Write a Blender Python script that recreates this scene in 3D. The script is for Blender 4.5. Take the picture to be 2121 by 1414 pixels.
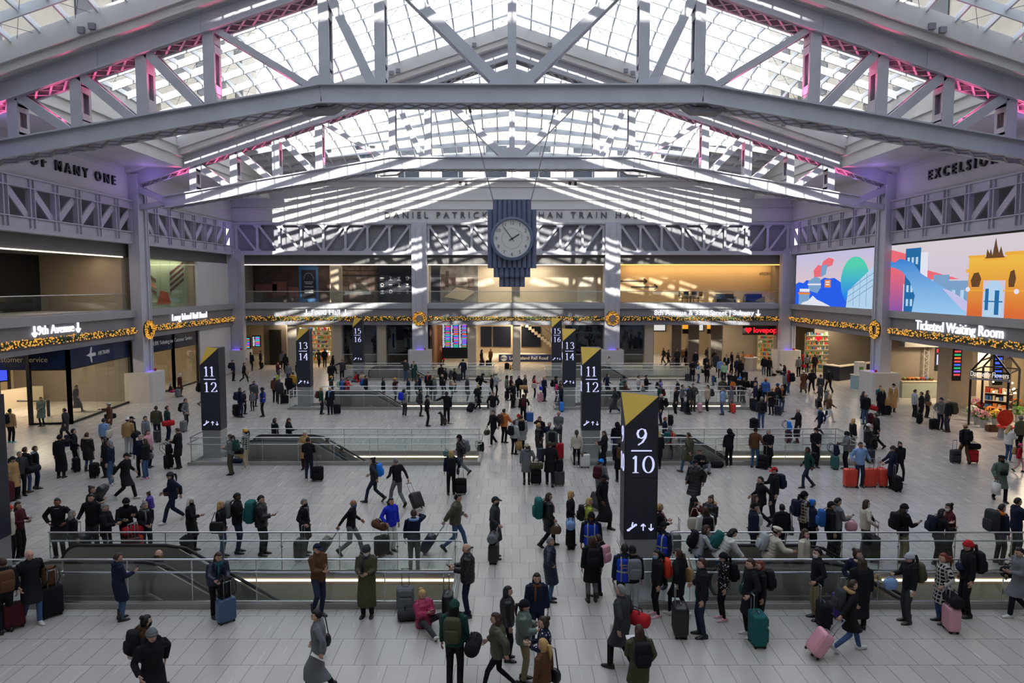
import bpy, bmesh, math, random
import numpy as np
from mathutils import Vector, Matrix, Euler

for _o in list(bpy.data.objects):
    bpy.data.objects.remove(_o, do_unlink=True)
scene = bpy.context.scene
COL = scene.collection
random.seed(7)
PI = math.pi

# ------------------------------------------------------------------ camera
FPX, CAMH = 1500.0, 7.7                     # focal length in pixels of the 2121 px frame, eye height above the hall floor
TILT = math.atan(117 / FPX)
cam_data = bpy.data.cameras.new('camera')
cam_data.sensor_width = 36.0
cam_data.lens = FPX / 2121 * 36.0
cam_data.clip_end = 400
cam = bpy.data.objects.new('camera', cam_data)
cam.location = (0, 0, CAMH)
cam.rotation_euler = (PI / 2 - TILT, 0, 0)
COL.objects.link(cam)
scene.camera = cam
_c, _s = math.cos(TILT), math.sin(TILT)

def ray(px, py):
    u, v = (px - 1060.5) / FPX, (707 - py) / FPX
    return u, _c + v * _s, -_s + v * _c
def on_floor(px, py, z=0.0):                # point at height z seen at a pixel
    d = ray(px, py); t = (z - CAMH) / d[2]
    return d[0] * t, d[1] * t
def on_y(px, py, Y):                        # (x, z) on the plane Y
    d = ray(px, py); t = Y / d[1]
    return d[0] * t, CAMH + d[2] * t
def on_x(px, py, X):                        # (y, z) on the plane X
    d = ray(px, py); t = X / d[0]
    return d[1] * t, CAMH + d[2] * t

# ------------------------------------------------------------------ sky, sun, exposure
world = bpy.data.worlds.new('winter_sky')
scene.world = world
world.use_nodes = True
_nt = world.node_tree
_bg = _nt.nodes['Background']
_tc = _nt.nodes.new('ShaderNodeTexCoord')
_sx = _nt.nodes.new('ShaderNodeSeparateXYZ')
_rp = _nt.nodes.new('ShaderNodeValToRGB')
_rp.color_ramp.elements[0].position = 0.0
_rp.color_ramp.elements[0].color = (0.90, 0.92, 0.95, 1)
_rp.color_ramp.elements[1].position = 0.9
_rp.color_ramp.elements[1].color = (0.74, 0.83, 0.97, 1)
_nt.links.new(_tc.outputs['Generated'], _sx.inputs[0])
_nt.links.new(_sx.outputs['Z'], _rp.inputs[0])
_nt.links.new(_rp.outputs[0], _bg.inputs['Color'])
_bg.inputs['Strength'].default_value = 2.0

SUN_EL, SUN_AZ = 24.0, 0.0                  # the sun stands behind the camera, over the front of the hall
sun_d = bpy.data.lights.new('sun', 'SUN')
sun_d.energy = 9.0
sun_d.angle = math.radians(0.6)
sun_d.color = (1.0, 0.94, 0.84)
sun = bpy.data.objects.new('sun', sun_d)
sun.rotation_euler = (PI / 2 - math.radians(SUN_EL), 0, math.radians(SUN_AZ))
COL.objects.link(sun)

scene.view_settings.view_transform = 'Standard'
scene.view_settings.look = 'None'
scene.view_settings.gamma = 1.0
scene.view_settings.use_curve_mapping = False
scene.view_settings.exposure = 0.17
scene.cycles.use_denoising = True
scene.cycles.max_bounces = 6
scene.cycles.diffuse_bounces = 3
scene.cycles.glossy_bounces = 2
scene.cycles.transmission_bounces = 2
scene.cycles.transparent_max_bounces = 12
scene.cycles.caustics_reflective = False
scene.cycles.caustics_refractive = False
scene.cycles.sample_clamp_indirect = 4.0

def lamp(kind, name, loc, energy, color, size=1.0, rot=None, spot=1.2, size_y=None):
    d = bpy.data.lights.new(name, kind)
    d.energy, d.color = energy, color
    if kind == 'AREA':
        d.size = size
        if size_y: d.shape = 'RECTANGLE'; d.size_y = size_y
    elif kind == 'SPOT':
        d.spot_size = spot; d.spot_blend = 0.8; d.shadow_soft_size = size
    else:
        d.shadow_soft_size = size
    o = bpy.data.objects.new(name, d)
    o.location = loc
    if rot: o.rotation_euler = rot
    COL.objects.link(o)
    return o

# ------------------------------------------------------------------ materials
def lin(h):                                 # '#rrggbb' -> linear rgba
    h = h.lstrip('#')
    r = [int(h[i:i + 2], 16) / 255 for i in (0, 2, 4)]
    return tuple(c / 12.92 if c <= 0.04045 else ((c + 0.055) / 1.055) ** 2.4 for c in r) + (1.0,)

def principled(name):
    m = bpy.data.materials.new(name)
    m.use_nodes = True
    return m, m.node_tree, m.node_tree.nodes['Principled BSDF']

def mat(name, color, rough=0.6, metal=0.0, var=0.08, scale=3.0, bump=0.0, stretch=None, spec=0.5):
    m, nt, b = principled(name)
    col = lin(color) if isinstance(color, str) else tuple(color) + (1,)
    tc = nt.nodes.new('ShaderNodeTexCoord')
    no = nt.nodes.new('ShaderNodeTexNoise')
    no.inputs['Scale'].default_value = scale
    no.inputs['Detail'].default_value = 4
    src = tc.outputs['Object']
    if stretch:
        mp = nt.nodes.new('ShaderNodeMapping')
        mp.inputs['Scale'].default_value = stretch
        nt.links.new(src, mp.inputs[0]); src = mp.outputs[0]
    nt.links.new(src, no.inputs['Vector'])
    rp = nt.nodes.new('ShaderNodeValToRGB')
    rp.color_ramp.elements[0].position = 0.3
    rp.color_ramp.elements[1].position = 0.7
    rp.color_ramp.elements[0].color = tuple(c * (1 - var) for c in col[:3]) + (1,)
    rp.color_ramp.elements[1].color = tuple(min(1, c * (1 + var)) for c in col[:3]) + (1,)
    nt.links.new(no.outputs['Fac'], rp.inputs[0])
    nt.links.new(rp.outputs[0], b.inputs['Base Color'])
    b.inputs['Roughness'].default_value = rough
    b.inputs['Metallic'].default_value = metal
    b.inputs['Specular IOR Level'].default_value = spec
    if bump:
        bp = nt.nodes.new('ShaderNodeBump')
        bp.inputs['Strength'].default_value = bump
        nt.links.new(no.outputs['Fac'], bp.inputs['Height'])
        nt.links.new(bp.outputs[0], b.inputs['Normal'])
    return m

def glow(name, color, strength, var=0.0):
    m = bpy.data.materials.new(name)
    m.use_nodes = True
    nt = m.node_tree
    nt.nodes.clear()
    out = nt.nodes.new('ShaderNodeOutputMaterial')
    e = nt.nodes.new('ShaderNodeEmission')
    e.inputs['Color'].default_value = lin(color) if isinstance(color, str) else tuple(color) + (1,)
    e.inputs['Strength'].default_value = strength
    nt.links.new(e.outputs[0], out.inputs[0])
    return m

def glass(name, tint=(0.93, 0.97, 0.96), refl=0.06, rough=0.02, frost=0.0):
    m = bpy.data.materials.new(name)
    m.use_nodes = True
    nt = m.node_tree
    nt.nodes.clear()
    out = nt.nodes.new('ShaderNodeOutputMaterial')
    tr = nt.nodes.new('ShaderNodeBsdfTransparent')
    tr.inputs[0].default_value = tuple(tint) + (1,)
    gl = nt.nodes.new('ShaderNodeBsdfGlossy')
    gl.inputs['Roughness'].default_value = rough
    mx = nt.nodes.new('ShaderNodeMixShader')
    mx.inputs[0].default_value = refl
    nt.links.new(tr.outputs[0], mx.inputs[1]); nt.links.new(gl.outputs[0], mx.inputs[2])
    last = mx
    if frost:
        df = nt.nodes.new('ShaderNodeBsdfDiffuse')
        df.inputs[0].default_value = (0.8, 0.83, 0.84, 1)
        m2 = nt.nodes.new('ShaderNodeMixShader')
        m2.inputs[0].default_value = frost
        nt.links.new(mx.outputs[0], m2.inputs[1]); nt.links.new(df.outputs[0], m2.inputs[2])
        last = m2
    nt.links.new(last.outputs[0], out.inputs[0])
    return m

def floor_material():
    m, nt, b = principled('stone_floor_tiles')
    tc = nt.nodes.new('ShaderNodeTexCoord')
    br = nt.nodes.new('ShaderNodeTexBrick')
    br.offset = 0.5
    br.inputs['Color1'].default_value = lin('#b7b2ac')
    br.inputs['Color2'].default_value = lin('#aba7a2')
    br.inputs['Mortar'].default_value = lin('#6d6863')
    br.inputs['Scale'].default_value = 1.0
    br.inputs['Mortar Size'].default_value = 0.007
    br.inputs['Mortar Smooth'].default_value = 0.2
    br.inputs['Bias'].default_value = -0.1
    br.inputs['Brick Width'].default_value = 0.46
    br.inputs['Row Height'].default_value = 1.09
    nt.links.new(tc.outputs['Object'], br.inputs['Vector'])
    mp = nt.nodes.new('ShaderNodeMapping')
    mp.inputs['Scale'].default_value = (9, 0.7, 1)
    mp.inputs['Rotation'].default_value = (0, 0, 0.35)
    nt.links.new(tc.outputs['Object'], mp.inputs[0])
    no = nt.nodes.new('ShaderNodeTexNoise')
    no.inputs['Scale'].default_value = 1.3
    no.inputs['Detail'].default_value = 2
    nt.links.new(mp.outputs[0], no.inputs['Vector'])
    rp = nt.nodes.new('ShaderNodeValToRGB')
    rp.color_ramp.elements[0].position = 0.3; rp.color_ramp.elements[0].color = (0.965, 0.965, 0.965, 1)
    rp.color_ramp.elements[1].position = 0.7; rp.color_ramp.elements[1].color = (1, 0.99, 0.98, 1)
    nt.links.new(no.outputs['Fac'], rp.inputs[0])
    mx = nt.nodes.new('ShaderNodeMixRGB'); mx.blend_type = 'MULTIPLY'; mx.inputs[0].default_value = 1
    nt.links.new(br.outputs['Color'], mx.inputs[1]); nt.links.new(rp.outputs[0], mx.inputs[2])
    nt.links.new(mx.outputs[0], b.inputs['Base Color'])
    r2 = nt.nodes.new('ShaderNodeMapRange')
    r2.inputs['To Min'].default_value = 0.26; r2.inputs['To Max'].default_value = 0.28
    nt.links.new(no.outputs['Fac'], r2.inputs['Value'])
    nt.links.new(r2.outputs[0], b.inputs['Roughness'])
    return m

M = {
    'floor': floor_material(),
    'steel': mat('grey_painted_steel', '#bcbdc6', 0.45, 0, 0.07, 1.2),
    'steel_dark': mat('dark_grey_steel', '#85868d', 0.5, 0, 0.07, 1.5),  # darker grey steel of lacing, tie rods, vents and cables
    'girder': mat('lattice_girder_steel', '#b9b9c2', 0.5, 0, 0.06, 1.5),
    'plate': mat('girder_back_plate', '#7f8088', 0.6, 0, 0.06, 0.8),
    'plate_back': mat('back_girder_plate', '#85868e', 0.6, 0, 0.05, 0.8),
    'pale': mat('pale_wall_panel', '#d3d1cf', 0.6, 0, 0.04, 0.5),
    'frieze': mat('frieze_panel', '#d0cfcf', 0.6, 0, 0.04, 0.5),
    'fascia': mat('grey_fascia_panel', '#8a8a8f', 0.5, 0, 0.05, 0.6),
    'fascia_dark': mat('ribbed_dark_lintel', '#656463', 0.6, 0, 0.15, 1.0, 0.2, (1, 1, 22)),
    'ledge': mat('balcony_ledge_metal', '#a7a9ac', 0.4, 0.2, 0.05, 0.8),
    'plinth': mat('column_plinth_stone', '#c9c5c1', 0.55, 0, 0.05, 1.0),
    'frame_roof': mat('skylight_frame_white', '#e2e5ea', 0.45, 0, 0.04, 1.0),
    'court': mat('court_limestone', '#b9b2a4', 0.7, 0, 0.1, 0.6),
    'roof_glass': glass('skylight_glass', (0.97, 0.985, 1.0), 0.05),
    'glass': glass('clear_guard_glass', (0.93, 0.96, 0.95), 0.05),
    'shop_glass': glass('storefront_glass', (0.86, 0.88, 0.87), 0.10),
    'dark_glass': glass('tinted_blue_glass', (0.30, 0.36, 0.48), 0.14),
    'stainless': mat('brushed_stainless', '#a9aaaa', 0.36, 0.5, 0.05, 1.0),
    'rail': mat('polished_rail_steel', '#c4c6c8', 0.25, 0.9, 0.04, 2.0),
    'clad': mat('escalator_cladding_steel', '#a09a90', 0.38, 0.35, 0.06, 0.8),
    'black': mat('black_metal', '#161617', 0.45, 0, 0.1, 4.0),
    'rubber': mat('black_handrail_rubber', '#101011', 0.5, 0, 0.1, 6.0),
    'charcoal': mat('charcoal_panel', '#2a2c33', 0.42, 0, 0.08, 1.0),
    'pylon_dark': mat('pylon_navy_black', '#31343f', 0.4, 0, 0.06, 1.0),
    'yellow': mat('pylon_yellow', '#d8b23c', 0.5, 0, 0.04, 1.0),
    'beige': mat('warm_beige_wall', '#b3a288', 0.6, 0, 0.06, 0.7),
    'beige_tile': mat('beige_tiled_pilaster', '#b8ab98', 0.5, 0, 0.06, 2.0, 0.0, (1, 1, 12)),
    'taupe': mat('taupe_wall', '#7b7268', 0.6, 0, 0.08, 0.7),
    'wood': mat('walnut_wall', '#5a3b28', 0.5, 0, 0.2, 2.0, 0.1, (1, 1, 14)),
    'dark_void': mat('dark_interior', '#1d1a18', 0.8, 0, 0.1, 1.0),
    'navy': mat('navy_sign_band', '#1d2a57', 0.4, 0, 0.06, 1.0),
    'navy_dark': mat('dark_navy_panel', '#161a2a', 0.35, 0, 0.1, 1.0),
    'cream': mat('cream_laminate', '#c9bda8', 0.5, 0, 0.05, 1.0),
    'sage': mat('grey_green_counter', '#8d948b', 0.5, 0, 0.05, 1.0),
    'skyblue': mat('pale_blue_counter', '#8fb3c6', 0.5, 0, 0.05, 1.0),
    'stone': mat('grey_curb_stone', '#9a958f', 0.5, 0, 0.08, 2.0),
    'letter_dark': mat('dark_bronze_letter', '#5d5e63', 0.5, 0.3, 0.06, 3.0),
    'letter_black': mat('black_letter', '#202024', 0.5, 0, 0.06, 3.0),
    'clock_body': mat('clock_slate_blue', '#6f7690', 0.45, 0, 0.05, 1.0),
    'clock_face': mat('clock_dial_white', '#e6e6e2', 0.4, 0, 0.02, 1.0),
    'lit_white': glow('lit_white_letter', '#f4f6ff', 1.25),
    'soft_glow': glow('soft_white_glow', '#eceae6', .75),
    'lit_num': glow('lit_pylon_numeral', '#cdd2ff', 0.95),
    'led_warm': glow('warm_led_strip', '#fff0dc', 2.1),
    'led_white': glow('white_led_strip', '#fff6ea', 4.0),
    'led_amber': glow('amber_led_strip', '#ffb45a', 3.0),
    'lamp_panel': glow('ceiling_lamp_panel', '#ffe2b4', 7.0),
    'lit_red': glow('lit_red_letter', '#ff1f2a', 1.6),
    'leaf': mat('garland_fir_green', '#3a4a2a', 0.8, 0, 0.3, 12.0),
    'bauble': glow('garland_warm_light', '#f5ae48', .85),
    'silver': mat('silver_bauble', '#c9c7bd', 0.3, 0.6, 0.05, 3.0),
    'mural_dark': mat('dark_mural_print', '#3a2b26', 0.7, 0, 0.5, 1.4),
    'mural_brown': mat('brown_photo_mural', '#4f4037', 0.7, 0, 0.6, 2.2),
    'mural_city': mat('grey_city_mural', '#6f6a62', 0.7, 0, 0.6, 1.1),
    'mural_mint': mat('mint_mural', '#b9c79c', 0.7, 0, 0.06, 0.6),
    'poster_blue': mat('blue_poster_border', '#2f5f8f', 0.6, 0, 0.08, 1.0),
    'orange_paint': mat('orange_mural_paint', '#d1603a', 0.6, 0, 0.1, 1.0),
    'maroon_paint': mat('maroon_mural_paint', '#6a4038', 0.6, 0, 0.2, 2.0),
    'white_paint': mat('white_paint', '#d9d8d4', 0.5, 0, 0.03, 1.0),
}

def rivets(m):                                # rows of rivet heads on the faces of the truss plates
    nt = m.node_tree; b = nt.nodes['Principled BSDF']
    tc = nt.nodes.new('ShaderNodeTexCoord'); mp = nt.nodes.new('ShaderNodeMapping'); mp.inputs['Rotation'].default_value = (-PI / 2, 0, 0)
    vo = nt.nodes.new('ShaderNodeTexVoronoi'); vo.voronoi_dimensions = '2D'; vo.inputs['Scale'].default_value = 4.2; vo.inputs['Randomness'].default_value = 0
    mr = nt.nodes.new('ShaderNodeMapRange'); mr.inputs['From Min'].default_value = .07; mr.inputs['From Max'].default_value = .13
    bp = nt.nodes.new('ShaderNodeBump'); bp.inputs['Strength'].default_value = .6; bp.invert = True
    nt.links.new(tc.outputs['Object'], mp.inputs[0]); nt.links.new(mp.outputs[0], vo.inputs['Vector']); nt.links.new(vo.outputs['Distance'], mr.inputs['Value'])
    nt.links.new(mr.outputs[0], bp.inputs['Height']); nt.links.new(bp.outputs[0], b.inputs['Normal'])
rivets(M['steel'])

# ------------------------------------------------------------------ mesh builder
class MB:
    def __init__(s):
        s.v, s.f, s.m = [], [], []
    def add(s, v, f, mi=0):
        n = len(s.v)
        s.v.extend([tuple(p) for p in v])
        for q in f:
            s.f.append([i + n for i in q]); s.m.append(mi)
        return s
    def box(s, x0, x1, y0, y1, z0, z1, mi=0):
        v = [(x0, y0, z0), (x1, y0, z0), (x1, y1, z0), (x0, y1, z0), (x0, y0, z1), (x1, y0, z1), (x1, y1, z1), (x0, y1, z1)]
        return s.add(v, [(0, 3, 2, 1), (4, 5, 6, 7), (0, 1, 5, 4), (1, 2, 6, 5), (2, 3, 7, 6), (3, 0, 4, 7)], mi)
    def bar(s, p, q, w, h, up=(0, 0, 1), mi=0):          # rectangular bar p->q, w across, h along up
        p, q, up = Vector(p), Vector(q), Vector(up)
        d = (q - p).normalized()
        a = d.cross(up)
        if a.length < 1e-5: a = d.cross(Vector((1, 0, 0)))
        a.normalize(); u = a.cross(d).normalized()
        a, u = a * (w / 2), u * (h / 2)
        v = [p - a - u, p + a - u, p + a + u, p - a + u, q - a - u, q + a - u, q + a + u, q - a + u]
        return s.add(v, [(0, 1, 2, 3), (7, 6, 5, 4), (0, 4, 5, 1), (1, 5, 6, 2), (2, 6, 7, 3), (3, 7, 4, 0)], mi)
    def tube(s, pts, r, n=8, mi=0, cap=True, flat=1.0):
        pts = [Vector(p) for p in pts]
        rr = r if isinstance(r, (list, tuple)) else [r] * len(pts)
        rings, prev = [], None
        for i, p in enumerate(pts):
            d = (pts[min(i + 1, len(pts) - 1)] - pts[max(i - 1, 0)]).normalized()
            if prev is None:
                a = d.orthogonal().normalized()
            else:
                a = (prev - d * prev.dot(d))
                a = a.normalized() if a.length > 1e-6 else d.orthogonal().normalized()
            prev = a
            b = d.cross(a)
            rings.append([p + (a * math.cos(2 * PI * k / n) + b * math.sin(2 * PI * k / n) * flat) * rr[i] for k in range(n)])
        return s.loft(rings, mi, cap)
    def loft(s, rings, mi=0, cap=True, closed=True):
        n, v, f = len(rings[0]), [], []
        for r in rings: v.extend(r)
        for i in range(len(rings) - 1):
            for k in range(n if closed else n - 1):
                k2 = (k + 1) % n
                f.append((i * n + k, i * n + k2, (i + 1) * n + k2, (i + 1) * n + k))
        if cap:
            f.append(tuple(range(n - 1, -1, -1)))
            f.append(tuple((len(rings) - 1) * n + k for k in range(n)))
        return s.add(v, f, mi)
    def prism(s, poly, fr, to, mi=0):                     # poly: list of points (3D); extruded by vector to-fr
        d = Vector(to) - Vector(fr)
        a = [Vector(p) for p in poly]; n = len(a)
        v = a + [p + d for p in a]
        f = [tuple(range(n - 1, -1, -1)), tuple(range(n, 2 * n))] + [(k, (k + 1) % n, n + (k + 1) % n, n + k) for k in range(n)]
        return s.add(v, f, mi)
    def ball(s, c, rx, ry=None, rz=None, n=10, m=6, mi=0):
        ry = ry or rx; rz = rz or rx
        v = [(c[0], c[1], c[2] - rz)]
        for i in range(1, m):
            t = -PI / 2 + PI * i / m
            for k in range(n):
                a = 2 * PI * k / n
                v.append((c[0] + rx * math.cos(t) * math.cos(a), c[1] + ry * math.cos(t) * math.sin(a), c[2] + rz * math.sin(t)))
        v.append((c[0], c[1], c[2] + rz))
        f = [(0, 1 + (k + 1) % n, 1 + k) for k in range(n)]
        for i in range(m - 2):
            for k in range(n):
                f.append((1 + i * n + k, 1 + i * n + (k + 1) % n, 1 + (i + 1) * n + (k + 1) % n, 1 + (i + 1) * n + k))
        L = len(v) - 1
        f += [(L, 1 + (m - 2) * n + k, 1 + (m - 2) * n + (k + 1) % n) for k in range(n)]
        return s.add(v, f, mi)
    def quad(s, a, b, c, d, mi=0):
        return s.add([a, b, c, d], [(0, 1, 2, 3)], mi)
    def mesh(s, name, mats, smooth=False):
        me = bpy.data.meshes.new(name)
        me.from_pydata(s.v, [], s.f)
        for m_ in (mats if isinstance(mats, (list, tuple)) else [mats]):
            me.materials.append(m_)
        if any(s.m): me.polygons.foreach_set('material_index', s.m)
        if smooth: me.polygons.foreach_set('use_smooth', [True] * len(me.polygons))
        me.validate(); me.update()
        return me
    def build(s, name, mats, parent=None, smooth=False):
        return obj(name, s.mesh(name, mats, smooth), parent)

def obj(name, me, parent=None, mw=None):
    o = bpy.data.objects.new(name, me)
    COL.objects.link(o)
    if parent is not None: o.parent = parent
    if mw is not None: o.matrix_local = mw
    return o
def tag(o, label, cat=None, group=None, kind=None):
    o['label'] = label
    if cat: o['category'] = cat
    if group: o['group'] = group
    if kind: o['kind'] = kind
    return o
def thing(name, label, cat, loc=(0, 0, 0), rz=0, group=None, kind=None):
    o = bpy.data.objects.new(name, None)
    o.empty_display_size = 0.2
    COL.objects.link(o)
    o.location = loc; o.rotation_euler = (0, 0, rz)
    return tag(o, label, cat, group, kind)
def struct(o, label, cat='room'):
    return tag(o, label, cat, None, 'structure')
def copy_tree(o, parent=None):
    c = o.copy(); COL.objects.link(c)
    if parent is not None: c.parent = parent
    for ch in list(o.children): copy_tree(ch, c)
    return c

def text_mesh(body, size, extrude=0.0, align='CENTER', spacing=1.0, squash=1.0, bold=0.0):
    cu = bpy.data.curves.new('lettering', 'FONT')
    cu.body = body; cu.size = size; cu.extrude = extrude; cu.align_x = align; cu.align_y = 'CENTER'
    cu.space_character = spacing; cu.offset = bold; cu.resolution_u = 3
    o = bpy.data.objects.new('lettering', cu)
    COL.objects.link(o)
    dg = bpy.context.evaluated_depsgraph_get()
    me = bpy.data.meshes.new_from_object(o.evaluated_get(dg))
    bpy.data.objects.remove(o, do_unlink=True)
    bpy.data.curves.remove(cu)
    if squash != 1.0: me.transform(Matrix.Diagonal((squash, 1, 1, 1)))
    me.materials.clear()
    return me
R_BACK = Matrix.Rotation(PI / 2, 4, 'X')                                   # faces -Y (towards the camera)
R_LEFT = Matrix.Rotation(PI / 2, 4, 'Z') @ Matrix.Rotation(PI / 2, 4, 'X') # on the wall at -X, faces +X
R_RIGHT = Matrix.Rotation(-PI / 2, 4, 'Z') @ Matrix.Rotation(PI / 2, 4, 'X')
def text_obj(name, body, size, loc, rot, material, parent=None, **kw):
    me = text_mesh(body, size, **kw)
    me.materials.append(material); me.name = name
    return obj(name, me, parent, Matrix.Translation(loc) @ rot)
# ================================================================== THE HALL
HW, YB, BAY = 24.8, 64.7, 17.0              # half width, back wall, bay length; trusses at 14, 31, 48
TR = (14.0, 31.0, 48.0)
YF = -3.0
GX = 21.3                                   # the glass spans |x| < GX
Z_FB, Z_LEDGE, Z_TOP, Z_GB, Z_GT, Z_SOF = 4.16, 6.05, 9.55, 10.5, 13.15, 15.25
WELL_Y = [16.85, 30.65, 44.45, 58.25]
WELL_D = 1.75
WELLS = [(k, x0, x1) for k in range(4) for x0, x1 in ((-13.75, -1.5), (2.75, 14.7))]

# ---- floor with the escalator openings cut out
def build_floor():
    xs = sorted({-40.0, -13.75, -1.5, 2.75, 14.7, 40.0})
    ys = [YF]
    for y in WELL_Y: ys += [y, y + WELL_D]
    ys.append(82.0)
    b = MB()
    for i in range(len(xs) - 1):
        for j in range(len(ys) - 1):
            hole = (j % 2 == 1) and (i in (1, 3))
            if not hole:
                b.quad((xs[i], ys[j], 0), (xs[i + 1], ys[j], 0), (xs[i + 1], ys[j + 1], 0), (xs[i], ys[j + 1], 0))
    o = b.build('floor', M['floor'])
    struct(o, 'pale stone tiled concourse floor of the train hall')
build_floor()

# ---- walls: fascia, lintel, frieze on the four sides
def wall_side(s, name, label):
    X = s * HW
    root = thing(name, label, 'wall', kind='structure')
    def slab(nm, z0, z1, d0, d1, m, y0=YF, y1=YB):
        x0, x1 = sorted((X + s * d0, X + s * d1))
        MB().box(x0, x1, y0, y1, z0, z1).build(nm, m, root)
    slab('fascia_panel', Z_FB, Z_LEDGE - 0.45, 0, 0.5, M['fascia'])
    slab('lower_soffit_edge', Z_FB - 0.02, Z_FB + 0.25, -0.08, 0.6, M['steel_dark'])
    slab('balcony_ledge', Z_LEDGE - 0.45, Z_LEDGE, -0.22, 0.5, M['ledge'])
    slab('dark_lintel', Z_TOP, Z_GB - 0.1, 0.35, 0.6, M['fascia_dark'])
    slab('girder_flange', Z_GB - 0.14, Z_GB + 0.02, -0.25, 0.7, M['girder'])
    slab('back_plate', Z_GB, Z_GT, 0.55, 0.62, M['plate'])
    slab('frieze', Z_GT, Z_SOF, 0.0, 0.3, M['frieze'])
    slab('frieze_moulding', Z_SOF - 0.28, Z_SOF - 0.2, -0.05, 0.0, M['frieze'])
    b = MB()                                    # soffit and the lunette wall up to the glass
    x0, x1 = sorted((s * GX, s * (HW + 0.3)))
    b.box(x0, x1, YF, YB + 0.4, Z_SOF, Z_SOF + 0.1)
    b.build('soffit', M['pale'], root)
    b = MB()
    top = 18.9
    x0, x1 = sorted((s * GX, s * (GX + 0.12)))
    b.box(x0, x1, YF, YB + 0.4, Z_SOF + 0.1, 17.1)
    b.build('lunette_panel', M['pale'], root)
    b = MB()
    for z in (15.9, 16.5):
        x0, x1 = sorted((s * (GX - 0.12), s * GX))
        b.box(x0, x1, YF, YB, z, z + 0.09)
    b.build('lunette_moulding', M['frieze'], root)
    return root
wall_side(-1, 'wall_left', 'grey wall over the ticket offices with lattice frieze')
wall_side(1, 'wall_right', 'grey wall carrying the two large video screens')

root = thing('wall_back', 'end wall with the hall name in raised letters', 'wall', kind='structure')
def slab(nm, x0, x1, y0, y1, z0, z1, m):
    return MB().box(x0, x1, y0, y1, z0, z1).build(nm, m, root)
slab('fascia_panel', -HW, HW, YB, YB + 0.5, Z_FB, Z_LEDGE - 0.45, M['fascia'])
slab('lower_soffit_edge', -HW, HW, YB - 0.08, YB + 0.6, Z_FB - 0.02, Z_FB + 0.22, M['steel_dark'])
slab('balcony_ledge', -HW, HW, YB - 0.2, YB + 0.5, Z_LEDGE - 0.45, Z_LEDGE, M['ledge'])
slab('dark_lintel', -HW, HW, YB + 0.35, YB + 0.6, Z_TOP, Z_GB - 0.1, M['fascia_dark'])
slab('girder_flange', -HW, HW, YB - 0.25, YB + 0.7, Z_GB - 0.14, Z_GB + 0.06, M['girder'])
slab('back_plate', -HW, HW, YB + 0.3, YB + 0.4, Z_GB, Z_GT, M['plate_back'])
slab('girder_top_flange', -HW, HW, YB - 0.25, YB + 0.4, Z_GT - 0.08, Z_GT + 0.06, M['girder'])
slab('frieze', -HW, HW, YB, YB + 0.3, Z_GT, 17.15, M['frieze'])
for z in (14.35, 15.15, 16.3):
    slab('frieze_moulding', -HW, HW, YB - 0.09, YB, z, z + 0.10, M['frieze'])
slab('frieze_sill', -GX, GX, YB - 0.3, YB + 0.3, 16.85, 17.0, M['frieze'])
for x in (-4.55, 5.1):                           # slots below the skylight
    for k in range(2):
        slab('air_slot', x + k * 0.5 - 0.12, x + k * 0.5 + 0.12, YB - 0.02, YB, 16.45, 16.78, M['letter_black'])
    
root = thing('wall_front', 'plain end wall behind the viewpoint', 'wall', kind='structure')
MB().box(-HW - 1, HW + 1, YF - 0.4, YF, -0.1, 17.0).build('wall_panel', M['pale'], root)
b = MB(); b.prism([Vector((-HW - 1, YF - .4, 17.0)), Vector((HW + 1, YF - .4, 17.0)), Vector((0, YF - .4, 24.6))], (0, 0, 0), (0, .4, 0)); b.build('gable_panel', M['pale'], root)

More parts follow.
